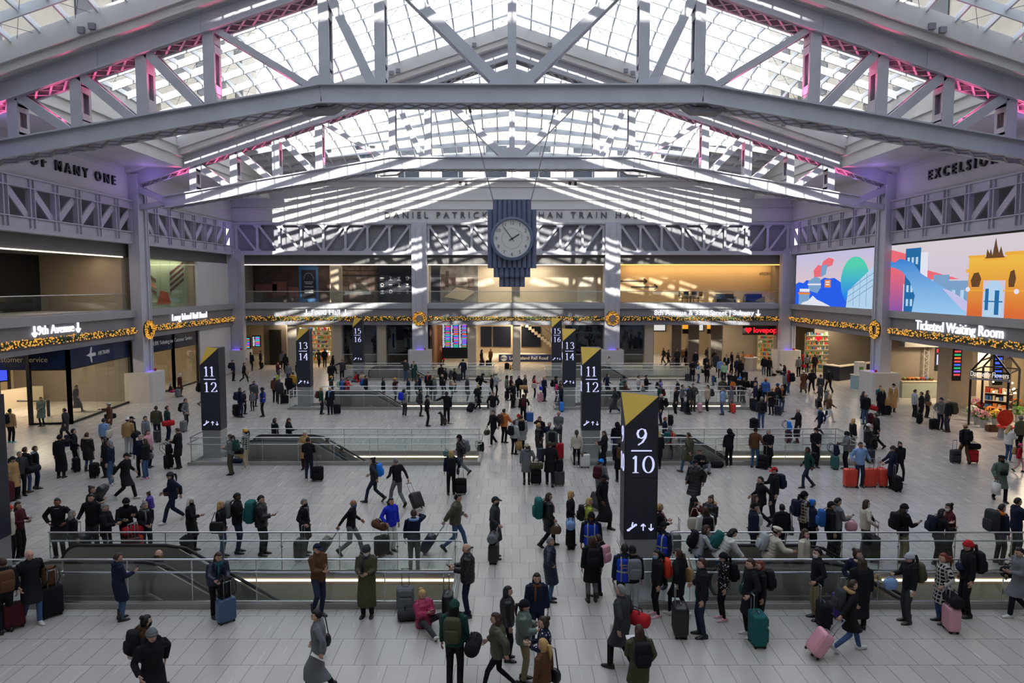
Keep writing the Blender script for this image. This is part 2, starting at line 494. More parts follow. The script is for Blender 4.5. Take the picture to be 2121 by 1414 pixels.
# ---- roof: gabled, vaulted skylights between the trusses
def z_chord(x): return 22.15 - 0.329 * abs(x)          # lower edge of the top chord
def z_gable(x): return z_chord(x) + 1.75
def roof_z(x, t, last=False, first=False):
    bulge = 1.5 * 4 * t * (1 - t)
    if last:
        s = t * t * (3 - 2 * t)
        end = 17.2 + 1.3 * (1 - (x / GX) ** 2)
        return z_gable(x) * (1 - s) + end * s + bulge * 0.8
    return z_gable(x) + bulge
def skylight(k, y0, y1, label, last=False):
    root = thing('window_%d' % k, label, 'skylight', kind='structure')
    nx, ny = 36, 10
    ya, yb = y0 + 0.75, y1 - (0.75 if not last else 0.0)
    T = lambda y: (y - y0) / (y1 - y0)
    X = [-GX + 2 * GX * i / nx for i in range(nx + 1)]
    Y = [ya + (yb - ya) * j / ny for j in range(ny + 1)]
    P = [[Vector((x, y, roof_z(x, T(y), last))) for y in Y] for x in X]
    g = MB()
    n = ny + 1
    def solid(i, j):                                     # the glass ends in a curved line short of the end wall
        x = abs(X[i] + X[i + 1]) / 2; y = (Y[j] + Y[j + 1]) / 2
        return last and y > 64.9 - max(0, x - 8.5) * .66
    g.add([p for row in P for p in row], [(i * n + j, (i + 1) * n + j, (i + 1) * n + j + 1, i * n + j + 1) for i in range(nx) for j in range(ny) if not solid(i, j)])
    if last:
        q = MB()
        q.add([p for row in P for p in row], [(i * n + j, (i + 1) * n + j, (i + 1) * n + j + 1, i * n + j + 1) for i in range(nx) for j in range(ny) if solid(i, j)])
        q.build('solid_panel', M['pale'], root)
    g.build('pane', M['roof_glass'], root)
    def fin(pts, half, depth):
        rings = []
        for i, p in enumerate(pts):
            d = (pts[min(i + 1, len(pts) - 1)] - pts[max(i - 1, 0)]).normalized()
            a = d.cross(Vector((0, 0, 1))).normalized() * half
            dn = Vector((0, 0, -depth))
            rings.append([p - a, p + a, p + a + dn, p - a + dn])
        b.loft(rings)
    b = MB()
    for i in range(nx + 1): fin(P[i], 0.045, 0.24)
    b.build('cross_rib', M['frame_roof'], root)
    b = MB()
    for j in range(ny + 1): fin([P[i][j] for i in range(nx + 1)], 0.045, 0.40)
    b.build('purlin', M['frame_roof'], root)
    b = MB()                                             # crossed tie rods under every other pane
    for i in range(0, nx, 1):
        for j in range(0, ny, 1):
            if (i + j) % 2: continue
            dz = Vector((0, 0, -0.16))
            b.bar(P[i][j] + dz, P[i + 1][j + 1] + dz, 0.018, 0.018)
            b.bar(P[i + 1][j] + dz, P[i][j + 1] + dz, 0.018, 0.018)
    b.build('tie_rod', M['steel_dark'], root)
    b = MB()                                             # side walls closing the vault above the soffits
    for s in (-1, 1):
        ys = [y0 + (y1 - y0) * j / 16 for j in range(17)]
        for j in range(16):
            za, zb = roof_z(GX, T(ys[j]), last), roof_z(GX, T(ys[j + 1]), last)
            b.quad((s * (GX + .06), ys[j], 17.0), (s * (GX + .06), ys[j + 1], 17.0), (s * (GX + .06), ys[j + 1], zb), (s * (GX + .06), ys[j], za))
    b.build('lunette_wall', M['pale'], root)
    if last:                                             # glazed end above the frieze
        b = MB(); g = MB()
        xs = [-GX + 2 * GX * i / nx for i in range(nx + 1)]
        for i in range(nx):
            g.quad((xs[i], YB + .05, 17.0), (xs[i + 1], YB + .05, 17.0), (xs[i + 1], YB + .05, roof_z(xs[i + 1], 1, True)), (xs[i], YB + .05, roof_z(xs[i], 1, True)))
        for x in xs[::2]:
            b.box(x - .04, x + .04, YB - .1, YB + .1, 17.0, roof_z(x, 1, True))
        for z in (17.0, 17.75):
            b.box(-GX, GX, YB - .12, YB + .12, z, z + 0.1)
        g.build('end_pane', M['roof_glass'], root); b.build('end_mullion', M['frame_roof'], root)
    return root
skylight(1, YF, 14.0, 'vaulted skylight over the front bay, above the viewpoint')
skylight(2, 14.0, 31.0, 'vaulted skylight with deep white grid, cropped by the top of the picture')
skylight(3, 31.0, 48.0, 'vaulted skylight between the clock truss and the far truss')
skylight(4, 48.0, YB, 'curved end skylight sloping down to the hall name wall', True)
# crown beam and fascia strip along each gable line
for k, Y in enumerate(TR):
    root = thing('trim_%d' % (k + 1), ('crown beam of pale panels over the truss above the viewpoint', 'pale gabled crown beam above the clock truss', 'pale gabled crown beam above the far truss')[k], 'roof beam', kind='structure')
    b = MB(); c = MB(); v = MB()
    for s in (-1, 1):
        for o_, dz0, dz1, w in ((0, 0.85, 1.72, 0.95),):
            A = [Vector((0, Y - w, z_chord(0) + dz0)), Vector((0, Y + w, z_chord(0) + dz0)), Vector((0, Y + w, z_chord(0) + dz1)), Vector((0, Y - w, z_chord(0) + dz1))]
            xe = s * HW
            B = [Vector((xe, p.y, p.z - 0.329 * HW)) for p in A]
            b.loft([A, B])
        for e in (-1, 1):                                # curb strip towards the glass
            yy = Y + e * 0.95
            A = [Vector((0, yy, z_gable(0) - 0.55)), Vector((0, yy + e * 0.16, z_gable(0) - 0.55)), Vector((0, yy + e * 0.16, z_gable(0) + 0.30)), Vector((0, yy, z_gable(0) + 0.30))]
            B = [Vector((s * GX, p.y, p.z - 0.329 * GX)) for p in A]
            c.loft([A, B])
            for xx in (2.6, 7.4, 12.2, 17.0):            # little ventilation heads
                for d in (-0.22, 0.22):
                    x = s * xx + d
                    v.box(x - .13, x + .13, yy + e * .16, yy + e * .30, z_gable(x) - 0.5, z_gable(x) - 0.26)
    b.build('crown_panel', M['pale'], root); c.build('curb_strip', M['pale'], root); v.build('vent_head', M['steel_dark'], root)
for k, (Y, e) in enumerate(((YF, 1), (YB, -1))):
    pass

# ---- stone walls of the light court that stands around the roof
court = thing('wall_court', 'pale stone court walls with windows outside the roof', 'wall', kind='structure')
b = MB(); w_ = MB()
for s in (-1, 1):
    x0, x1 = sorted((s * 31.0, s * 31.6)); b.box(x0, x1, -6, 90, 17, 44)
    for y in range(-2, 88, 5):
        for z in (20, 26.5, 33): x0, x1 = sorted((s * 30.9, s * 31.0)); w_.box(x0, x1, y, y + 2.2, z, z + 3.6)
b.box(-31, 31, -6.6, -6.0, 17, 34.9); b.box(-31, 31, 84, 84.6, 12, 29)
for x in range(-28, 29, 5): w_.box(x, x + 2.4, 83.9, 84, 19.5, 23.5)
b.build('stone_facade', M['court'], court); w_.build('facade_window', M['dark_glass'], court).__setitem__('kind', 'stuff')
# ---- trusses
def truss(Y, label):
    root = thing('roof_truss', label, 'truss', (0, Y, 0), group=None)
    root['kind'] = 'thing'
    W = 0.40
    zb = lambda x: 15.55 if abs(x) < 7.9 else 15.55 - 0.170 * (abs(x) - 7.9)      # axis of the bottom chord
    zt = lambda x: z_chord(x) + 0.42
    XE = 22.6
    # chords: two channel webs with flanges each
    for s in (-1, 1):
        b = MB()
        for e in (-1, 1):
            b.bar((0, e * W, zt(0)), (s * HW, e * W, zt(HW)), 0.06, 0.84)
            for dz in (-0.40, 0.40):
                b.bar((0, e * (W + .06), zt(0) + dz), (s * HW, e * (W + .06), zt(HW) + dz), 0.2, 0.05)
            x = 4.2
            while x < 24:                                  # stiffeners over the posts
                b.bar((s * x, e * (W + .05), zt(x) - .36), (s * x, e * (W + .05), zt(x) + .36), 0.1, 0.04, (0, 1, 0)); x += 4.3
        b.build('top_chord', M['steel'], root)
        b = MB()                                           # lacing under the top chord
        x = 1.0
        sgn = 1
        while x < 23.6:
            x2 = x + 0.62
            for a, c in ((-1, 1), (1, -1)):
                b.bar((s * x, a * W, zt(x) - .42), (s * x2, c * W, zt(x2) - .42), 0.085, 0.03)
            x = x2
        b.build('top_lacing', M['steel'], root)
    b = MB()
    path = [(-XE, zb(XE)), (-7.9, 15.55), (7.9, 15.55), (XE, zb(XE))]
    for (xa, za), (xb, zbb) in zip(path, path[1:]):
        for e in (-1, 1):
            b.bar((xa, e * W, za), (xb, e * W, zbb), 0.06, 0.74)
            for dz in (-0.36, 0.36):
                b.bar((xa, e * (W + .07), za + dz), (xb, e * (W + .07), zbb + dz), 0.26, 0.06)
    b.build('bottom_chord', M['steel'], root)
    b = MB()
    n = 62
    for i in range(n):
        xa, xb = -XE + 2 * XE * i / n, -XE + 2 * XE * (i + 1) / n
        for a, c in ((-1, 1), (1, -1)):
            b.bar((xa, a * W, zb(xa) - .40), (xb, c * W, zb(xb) - .40), 0.10, 0.035)
    for x in (0, 7.9, -7.9, 12.5, -12.5, 18, -18):
        b.bar((x, -W, zb(x) - .41), (x, W, zb(x) - .41), 0.5, 0.05)
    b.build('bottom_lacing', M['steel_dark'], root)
    for s in (-1, 1):                                      # dark pads where the chord bends
        b = MB()
        b.add([(s * 7.1, -.3, 15.1), (s * 8.9, -.3, 14.95), (s * 8.6, -.3, 14.78), (s * 7.5, -.3, 14.85), (s * 7.1, .3, 15.1), (s * 8.9, .3, 14.95), (s * 8.6, .3, 14.78), (s * 7.5, .3, 14.85)],
              [(0, 1, 2, 3), (7, 6, 5, 4), (0, 4, 5, 1), (1, 5, 6, 2), (2, 6, 7, 3), (3, 7, 4, 0)])
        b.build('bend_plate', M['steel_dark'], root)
    def member(nm, p, q, w, web):
        b = MB()
        p, q = Vector((p[0], 0, p[1])), Vector((q[0], 0, q[1]))
        d = (q - p).normalized(); side = d.cross(Vector((0, 1, 0))).normalized()
        for e in (-1, 1):
            o = Vector((0, e * (W - .05), 0))
            b.bar(p + o, q + o, 0.05, w, side)
            for k in (-1, 1):
                b.bar(p + o + side * k * (w / 2 - .02) - Vector((0, e * .07, 0)), q + o + side * k * (w / 2 - .02) - Vector((0, e * .07, 0)), 0.13, 0.035, side)
        L = (q - p).length
        if web:                                            # batten plates between the two faces
            b.bar(p, q, (W - .1) * 2, 0.03, side)
            for t in (0.12, 0.24, 0.76, 0.88):
                for k in (-1, 1):
                    c = p + d * L * t + side * k * (w / 2)
                    b.bar(c - d * .16, c + d * .16, (W - .08) * 2, 0.03, side)
        else:
            k = 0.5; i = 0
            while k < L - .5:
                c = p + d * k
                b.bar(c + Vector((0, (W - .1) * (1 if i % 2 else -1), 0)), c + d * .45 + Vector((0, (W - .1) * (-1 if i % 2 else 1), 0)), 0.06, 0.03, side)
                k += .45; i += 1
        b.build(nm, M['steel'], root)
    zp, zq = lambda x: zb(x) + .3, lambda x: zt(x) - .3
    member('post', (0, zp(0)), (0, zq(0)), 0.36, False)
    for s in (-1, 1):
        for x, w in ((5.45, .42), (7.75, .42), (12.5, .46), (15.3, .46), (18.05, .46), (20.7, .44)):
            member('post', (s * x, zp(x)), (s * x, zq(x)), w, True)
        for xb_, xt_, w in ((0.35, 5.2, .42), (5.75, 7.6, .36), (8.2, 12.3, .26), (12.9, 15.1, .38), (15.7, 17.9, .38), (18.4, 20.5, .38)):
            member('diagonal', (s * xb_, zp(xb_)), (s * xt_, zq(xt_)), w, False)
        member('end_diagonal', (s * 22.4, zb(22.4)), (s * 24.5, z_chord(24.5) - .1), .38, True)
        b = MB()
        for e in (-1, 1): b.bar((s * XE, e * .3, zb(XE)), (s * (HW - .1), e * .3, zb(HW)), 0.05, 0.3)
        b.bar((s * XE, 0, zb(XE) - .14), (s * (HW - .1), 0, zb(HW) - .14), 0.6, 0.03)
        b.build('tail_strut', M['steel'], root)
    b = MB()                                               # gusset plates
    for x, r in ((0, .95), (5.6, .45), (-5.6, .45), (7.9, .6), (-7.9, .6)):
        for e in (-1, 1):
            y = e * (W - .01)
            pts = [Vector((x + r * math.cos(a), y, zb(x) + .32 + .75 * r * math.sin(a))) for a in [PI * i / 10 for i in range(11)]]
            b.prism(pts, (0, 0, 0), (0, e * .03, 0))
    b.build('gusset_plate', M['steel'], root)
    return root
truss(14.0, 'riveted grey roof truss nearly overhead of the viewpoint')
truss(31.0, 'riveted grey roof truss from which the clock hangs')
truss(48.0, 'riveted grey roof truss beyond the clock, nearer the end wall')
# coloured uplights standing on the trusses
for Y in TR[1:]:
    for s in (-1, 1):
        for x in (9.5, 12.0, 14.4, 16.8, 19.2, 21.3):
            lamp('SPOT', 'pink_uplight', (s * x, Y, 15.95 - 0.17 * (x - 7.9)), 260 if x > 11 else 110, (1.0, 0.10, 0.30), 0.08, (PI, 0, 0), 1.5)
        lamp('POINT', 'violet_uplight', (s * 23.0, Y - 1.6, 14.3), 22, (0.42, 0.25, 1.0), 0.2)
        lamp('POINT', 'violet_uplight', (s * 23.0, Y + 1.6, 14.3), 22, (0.42, 0.25, 1.0), 0.2)
for s in (-1, 1):
    lamp('POINT', 'violet_uplight', (s * 23.3, 62.5, 12.2), 28, (0.42, 0.25, 1.0), 0.2)
    for y in (38.0, 43.5, 52.0, 57.5): lamp('POINT', 'violet_uplight', (s * 22.8, y, 11.9), 12, (0.45, 0.28, 1.0), 0.2)

# ---- lattice girders, one per bay
def girder_mesh(n, L, deep):
    out = []
    b = MB(); b.box(0, L, -.12, .35, 0, .42).build
    def chord(z0, z1):
        c = MB(); c.box(0, L, -.10, .10, z0, z1); c.box(0, L, -.16, .16, z0, z0 + .05); c.box(0, L, -.16, .16, z1 - .05, z1); return c
    return chord
def girder(name_loc, rz, L, label, n=8, back=False):
    root = thing('lattice_girder', label, 'girder', name_loc, rz)
    root['kind'] = 'thing'
    H = Z_GT - Z_GB
    if back:
        MB().box(0, L, -.1, .1, H - .16, H).build('top_chord', M['girder'], root)
        MB().box(0, L, -.1, .1, 0.02, .2).build('bottom_chord', M['girder'], root)
    else:
        b = MB(); b.box(0, L, -.1, .1, H - .55, H); b.box(0, L, -.2, .1, H - .08, H); b.box(0, L, -.2, .1, H - .58, H - .52); b.build('top_chord', M['girder'], root)
        b = MB(); b.box(0, L, -.1, .1, 0.02, .62); b.box(0, L, -.2, .1, .58, .64); b.build('bottom_chord', M['girder'], root)
    za, zc = (.18, H - .14) if back else (.55, H - .5)
    for i in range(n + 1):
        x = L * i / n
        b = MB()
        w = .2 if back else .34
        x = min(max(x, w / 2), L - w / 2)
        b.box(x - w / 2, x + w / 2, -.06, .08, za, zc)
        if back:
            for zz, sg in ((za, 1), (zc, -1)):            # curved gussets at the nodes
                b.add([(x - .42, -.03, zz), (x + .42, -.03, zz), (x + .09, -.03, zz + sg * .34), (x - .09, -.03, zz + sg * .34)], [(0, 1, 2, 3), (3, 2, 1, 0)])
        else:
            for k in (-1, 1): b.box(x + k * w / 2 - .03, x + k * w / 2 + .03, -.2, .08, .1, H - .1)
        b.build('post', M['girder'], root)
    for i in range(n):
        xa, xb = L * i / n + .1, L * (i + 1) / n - .1
        up = (i < n // 2)
        p, q = ((xa, 0, zc), (xb, 0, za)) if up else ((xa, 0, za), (xb, 0, zc))
        b = MB(); b.bar(p, q, .1, .19 if back else .40, (0, 1, 0) if False else (0, 0, 1))
        b.build('diagonal', M['girder'], root)
    return root
for s, side in ((-1, 'ticket office'), (1, 'video screen')):
    for y0, y1, w in ((14.4, 30.6, 'before the clock truss'), (31.5, 47.5, 'between the two visible trusses'), (48.5, YB - .3, 'by the end wall')):
        if s < 0: girder((-HW + .1, y0, Z_GB), PI / 2, y1 - y0, 'grey riveted lattice girder on the %s wall, %s' % (side, w))
        else: girder((HW - .1, y1, Z_GB), -PI / 2, y1 - y0, 'grey riveted lattice girder on the %s wall, %s' % (side, w))
for (x0, x1), w in zip(((-24.5, -8.9), (-7.5, 8.2), (9.5, 24.5)), ('above the food hall entrance', 'behind the clock', 'above the subway entrance')):
    girder((x0, YB - .05, Z_GB), 0, x1 - x0, 'light grey lattice girder on the end wall, %s' % w, back=True)

# ---- columns with plinths
def column(x, y, rz, label, ztop, plinth=True):
    root = thing('steel_column', label, 'column', (x, y, 0), rz)
    root['kind'] = 'thing'
    b = MB()                                              # front towards -Y of its own frame
    b.box(-.62, .62, -.05, 0.35, 1.9, ztop)
    b.box(-.62, -.36, -.32, -.05, 1.9, ztop); b.box(.36, .62, -.32, -.05, 1.9, ztop)
    b.box(-.36, .36, -.22, -.05, 1.9, ztop)
    for xx in (-.62, .62): b.box(xx - .05, xx + .05, -.36, .35, 1.9, ztop)
    b.build('shaft', M['steel'], root)
    if plinth:
        b = MB()
        c = .12
        pts = [(-1.0 + c, -.95), (1.0 - c, -.95), (1.0, -.95 + c), (1.0, .8), (-1.0, .8), (-1.0, -.95 + c)]
        b.prism([Vector((px_, py_, 0)) for px_, py_ in pts], (0, 0, 0), (0, 0, 1.95))
        b.build('plinth', M['plinth'], root)
        b = MB(); b.box(-.3, .3, -.5, -.34, 1.95, 1.99); b.build('violet_lamp', glow_v, root)
        b = MB(); b.box(.42, .54, -.6, -.46, 1.95, 2.12); b.build('alarm_box', M_alarm, root)
    return root
glow_v = glow('violet_plinth_light', '#6a4dff', 2.5)
M_alarm = mat('red_alarm_box', '#b3402f', 0.5)
for x, w in ((-8.2, 'between the food hall and the departure board'), (8.9, 'beside the subway entrance')):
    column(x, YB - .1, 0, 'grey end wall column with stone plinth %s' % w, Z_GT + .0)
for s, w in ((-1, 'ticket office'), (1, 'video screen')):
    for y, ww in ((48.0, 'under the far truss'), (31.0, 'under the clock truss')):
        column(s * (HW - .25), y, -s * PI / 2, 'grey steel column on the %s wall %s' % (w, ww), Z_SOF - .4)
    column(s * (HW - .35), YB - .35, 0, 'grey corner column of the end wall at the %s side' % w, Z_GB)
# ---- clock hanging from the middle truss
def clock():
    root = thing('station_clock', 'large stepped slate-blue clock hanging on cables in the middle of the hall', 'clock', (0, 31.0, 0))
    def block(nm, hw, z0, z1, n, dp):
        b = MB()
        pts = []                                           # fluted outline in plan
        m = n * 6
        for i in range(m + 1):
            u = i / m
            pts.append((-hw + 2 * hw * u, -dp - 0.09 * abs(math.sin(PI * n * u)) ** .6))
        plan = pts + [(hw, dp), (-hw, dp)]
        b.loft([[Vector((x, y, z0)) for x, y in plan], [Vector((x, y, z1)) for x, y in plan]])
        return b.build(nm, M['clock_body'], root)
    block('case', 1.02, 8.42, 10.82, 10, .50)
    block('top_step', .80, 10.82, 11.25, 8, .42)
    block('lower_step', .77, 8.03, 8.42, 7, .44)
    block('bottom_step', .54, 7.62, 8.03, 5, .36)
    b = MB()
    ring = lambda r, y: [Vector((r * math.cos(2 * PI * k / 48), y, 9.62 + r * math.sin(2 * PI * k / 48))) for k in range(48)]
    b.loft([ring(.90, -.56), ring(.90, -.72), ring(.80, -.74), ring(.77, -.66)], cap=False)
    b.build('bezel', M['clock_body'], root)
    b = MB(); b.loft([ring(.79, -.60), ring(.785, -.665)]); dial = b.build('dial', M['clock_face'], root)
    for h in range(1, 13):
        a = PI / 2 - h * PI / 6
        me = text_mesh(str(h), .2); me.materials.append(M['letter_dark'])
        obj('numeral', me, dial, Matrix.Translation((.65 * math.cos(a), -.672, 9.62 + .65 * math.sin(a))) @ R_BACK)
    b = MB()
    for k in range(60):
        a = 2 * PI * k / 60
        b.bar((.40 * math.cos(a), -.669, 9.62 + .40 * math.sin(a)), (.44 * math.cos(a), -.669, 9.62 + .44 * math.sin(a)), .008, .004, (0, 1, 0))
    b.build('minute_marks', M['letter_dark'], dial)
    for nm, ang, ln, w in (('hour_hand', PI / 2 - 2 * PI * (13.93 / 12), .36, .035), ('minute_hand', PI / 2 - 2 * PI * 54 / 60, .60, .024)):
        b = MB(); d = Vector((math.cos(ang), 0, math.sin(ang)))
        b.bar(Vector((0, -.685, 9.62)) - d * .14, Vector((0, -.685, 9.62)) + d * ln, w, .01, (0, 1, 0)); b.ball((0, -.685, 9.62), .035)
        b.build(nm, M['letter_black'], root)
    for s in (-1, 1):
        b = MB(); b.tube([(s * 1.80, 0, 15.12), (s * .78, 0, 11.2)], .022, 6); b.tube([(s * 1.80, 0, 15.2), (s * 1.74, 0, 14.9)], .06, 6)
        b.build('hanging_cable', M['steel_dark'], root)
clock()

# ---- serif numerals as pen strokes
def digit(b, ch, ox, oz, h, y):
    S = {'0': [[(.5 + .42 * math.cos(t), .5 + .5 * math.sin(t)) for t in [2 * PI * k / 22 for k in range(23)]]],
         '1': [[(.5, 1), (.5, 0)], [(.26, 0), (.74, 0)], [(.28, .86), (.5, 1)]],
         '2': [[(.14, .76), (.2, .92), (.42, 1), (.66, .96), (.8, .78), (.74, .56), (.5, .34), (.12, .02)], [(.12, .02), (.86, .02), (.9, .16)]],
         '3': [[(.16, .84), (.3, .97), (.55, .99), (.74, .84), (.68, .64), (.44, .54)], [(.44, .54), (.72, .48), (.84, .28), (.7, .06), (.42, 0), (.14, .1)]],
         '4': [[(.66, 1), (.66, 0)], [(.66, 1), (.06, .3)], [(.04, .3), (.94, .3)], [(.48, 0), (.84, 0)]],
         '5': [[(.24, 1), (.22, .58)], [(.24, 1), (.8, 1)], [(.22, .58), (.5, .64), (.76, .54), (.86, .32), (.72, .06), (.42, 0), (.14, .08)]],
         '6': [[(.78, .98), (.44, .82), (.2, .54), (.14, .3), (.26, .06), (.5, 0), (.76, .1), (.86, .3), (.74, .52), (.5, .58), (.26, .46), (.16, .3)]],
         '9': [[(.22, .02), (.56, .18), (.8, .46), (.86, .7), (.74, .94), (.5, 1), (.24, .9), (.14, .7), (.26, .48), (.5, .42), (.74, .54), (.84, .7)]]}
    for st in S[ch]:
        for (xa, za), (xb, zb) in zip(st, st[1:]):
            p, q = Vector((ox + xa * h * .72, y, oz + za * h)), Vector((ox + xb * h * .72, y, oz + zb * h))
            d = q - p; L = d.length
            if L < 1e-6: continue
            w = h * (.035 + .10 * (abs(d.z) / L) ** 1.5)
            e = d.normalized() * h * .012
            b.bar(p - e, q + e, .012, w, d.cross(Vector((0, 1, 0))))
def arrow(b, x, z, h, up, y):
    s = 1 if up else -1
    b.bar((x, y, z - s * h / 2), (x, y, z + s * h / 2), .012, h * .17, (1, 0, 0))
    for k in (-1, 1): b.bar((x, y, z + s * h / 2), (x + k * h * .34, y, z + s * h * .14), .012, h * .17, (0, 0, 1))

def pylon(x, y, nums, words_, place, tall=4.92):
    root = thing('platform_pylon', 'dark yellow-tipped platform pylon numbered %s, %s' % (words_, place), 'sign', (x, y, 0), group=None)
    w, d = .41, .38
    z1 = tall
    b = MB()                                              # body whose front corner is cut by the yellow facet
    A, B_, C_ = (w, -d, z1), (-w, d, z1), (-w, -d, z1 - .74)
    v = [(-w, -d, 1.25), (w, -d, 1.25), (w, d, 1.25), (-w, d, 1.25), C_, A, (w, d, z1), B_]
    b.add(v, [(0, 3, 2, 1), (0, 1, 5, 4), (1, 2, 6, 5), (2, 3, 7, 6), (3, 0, 4, 7), (5, 6, 7)])
    b.build('body', M['pylon_dark'], root)
    b = MB(); b.add([A, B_, C_, (w, -d, z1 - .012), (-w, d, z1 - .012), (-w, -d, z1 - .752)], [(0, 1, 2), (0, 2, 5, 3), (0, 3, 4, 1), (1, 4, 5, 2)])
    b.build('yellow_facet', M['yellow'], root)
    MB().box(-w + .01, w - .01, -d + .01, d - .01, 0, 1.25).build('steel_base', M['stainless'], root)
    b = MB()
    for z in (z1 - .77, 2.85): b.box(-w - .004, w + .004, -d - .004, d + .004, z - .008, z + .008)
    for e in (-1, 1): b.box(e * w - .012, e * w + .012, -d - .006, -d + .02, 1.25, z1 - .76)
    b.build('seam', M['letter_black'], root)
    yy = -d - .008
    for n_, z in ((nums[0], 3.68), (nums[1], 2.98)):
        b = MB()
        h = .42; wd = h * .72 * len(n_) + (len(n_) - 1) * .02 * (1)
        if n_[0] == '1' and len(n_) == 2: wd -= .04
        for i, ch in enumerate(n_): digit(b, ch, -wd / 2 + i * (h * .72 + (.02 if n_ != '11' else -.05)), z, h, yy)
        b.build('track_numeral', M['lit_num'], root)
    b = MB()
    b.bar((-.26, yy, 3.54), (.26, yy, 3.54), .012, .032, (0, 0, 1))
    b.build('dividing_bar', M['lit_num'], root)
                                              # the same numbers on the flank facing the aisle
    sx = -w - .008
    for n_, z in ((nums[0], 3.68), (nums[1], 2.98)):
        t = MB(); h = .42; wd = h * .72 * len(n_)
        for i, ch in enumerate(n_): digit(t, ch, -wd / 2 + i * h * .72, z, h, 0)
        b = MB(); b.add([(sx + p[1], -p[0], p[2]) for p in t.v], t.f); b.build('flank_numeral', M['lit_num'], root)
    b = MB()
    b.bar((-.30, yy, 1.50), (-.14, yy, 1.62), .012, .05, (0, 0, 1)); b.bar((-.34, yy, 1.49), (-.27, yy, 1.50), .012, .05, (0, 0, 1)); b.bar((-.16, yy, 1.62), (-.09, yy, 1.64), .012, .05, (0, 0, 1))
    b.bar((-.22, yy, 1.6), (-.19, yy, 1.70), .012, .03, (1, 0, 0))
    arrow(b, .07, 1.57, .17, True, yy); arrow(b, .27, 1.57, .17, False, yy)
    b.build('escalator_symbol', M['lit_num'], root)
PY = [18.35, 32.2, 45.9, 60.4]
for k, (n_, wds) in enumerate(((('9', '10'), 'nine and ten'), (('11', '12'), 'eleven and twelve'), (('13', '14'), 'thirteen and fourteen'), (('15', '16'), 'fifteen and sixteen'))):
    pylon((-13.42, -13.38, -13.2, -12.85)[k], PY[k] if k != 0 else 18.0, n_, wds, 'on the ticket office side')
    pylon((3.26, 3.52, 3.62, 3.72)[k], PY[k], n_, wds, 'beside the central aisle')

# ---- escalator openings: guard rails, well lining, escalators
ROWN = ('front', 'second', 'third', 'far')
def guard(k, x0, x1):
    side = 'ticket office' if x0 < 0 else 'video screen'
    y0, y1 = WELL_Y[k], WELL_Y[k] + WELL_D
    root = thing('guard_rail', 'glass and steel guard rail around the %s escalator opening, %s side' % (ROWN[k], side), 'guard rail', ((x0 + x1) / 2, y0, 0))
    ox = (x0 + x1) / 2
    def P(x, y, z): return (x - ox, y - y0, z)
    def B(b, xa, xb, ya, yb, za, zb): b.box(xa - ox, xb - ox, ya - y0, yb - y0, za, zb)
    b = MB()
    B(b, x0, x1, y0 - .14, y0, 0, .13); B(b, x0, x1, y1, y1 + .14, 0, .13); B(b, x1, x1 + .14, y0 - .14, y1 + .14, 0, .13); B(b, x0 - .14, x0, y0 - .14, y1 - .5, 0, .13)
    b.build('curb', M['stone'], root)
    b = MB()
    B(b, x0 - .02, x1 + .02, y0 - .1, y0 - .05, .13, .18); B(b, x0 + 1.5, x1 + .02, y1 + .05, y1 + .1, .13, .18); B(b, x1 + .05, x1 + .1, y0 - .1, y1 + .1, .13, .18)
    b.build('base_channel', M['rail'], root)
    n = 8
    xs = [x0 + (x1 - x0) * i / n for i in range(n + 1)]
    for i in range(n):
        b = MB(); B(b, xs[i] + .02, xs[i + 1] - .02, y0 - .085, y0 - .065, .17, 1.15); b.build('glass_panel', M['glass'], root)
        if i > 0:
            b = MB(); B(b, xs[i] + .02, xs[i + 1] - .02, y1 + .065, y1 + .085, .17, 1.15); b.build('glass_panel', M['glass'], root)
    b = MB(); B(b, x1 + .065, x1 + .085, y0 - .05, y1 + .05, .17, 1.15); b.build('glass_panel', M['glass'], root)
    b = MB()                                               # slim posts and handrail brackets: one steel framework
    for i, x in enumerate(xs):
        for yy, sg in ((y0 - .075, -1), (y1 + .075, 1)):
            if sg > 0 and i < 1: continue
            B(b, x - .011, x + .011, yy - .01, yy + .01, .13, 1.17)
            b.tube([P(x, yy, .92), P(x, yy + sg * .09, .92)], .012, 5)
            b.ball(P(x, yy + sg * .01, .80), .035, .012, .035, 8, 4)
    b.build('post_frame', M['rail'], root)
    b = MB()
    yt0, yt1, xt = y0 - .075, y1 + .075, x1 + .075
    b.tube([P(x0 + 1.5, yt1, 1.19), P(xt, yt1, 1.19), P(xt, yt0, 1.19), P(x0 - .05, yt0, 1.19), P(x0 - .05, yt1 - .6, 1.19)], .024, 8)
    b.build('top_rail', M['rail'], root)
    b = MB()
    e = .11
    b.tube([P(x0 + 1.5, yt1 + e, .92), P(xt + e - .1, yt1 + e, .92), P(xt + e, yt1 + e - .1, .92), P(xt + e, yt0 - e + .1, .92), P(xt + e - .1, yt0 - e, .92), P(x0 - .05, yt0 - e, .92), P(x0 - .16, yt0 - e + .12, .92), P(x0 - .16, yt1 - .6, .92)], .021, 8)
    b.build('handrail', M['rail'], root)

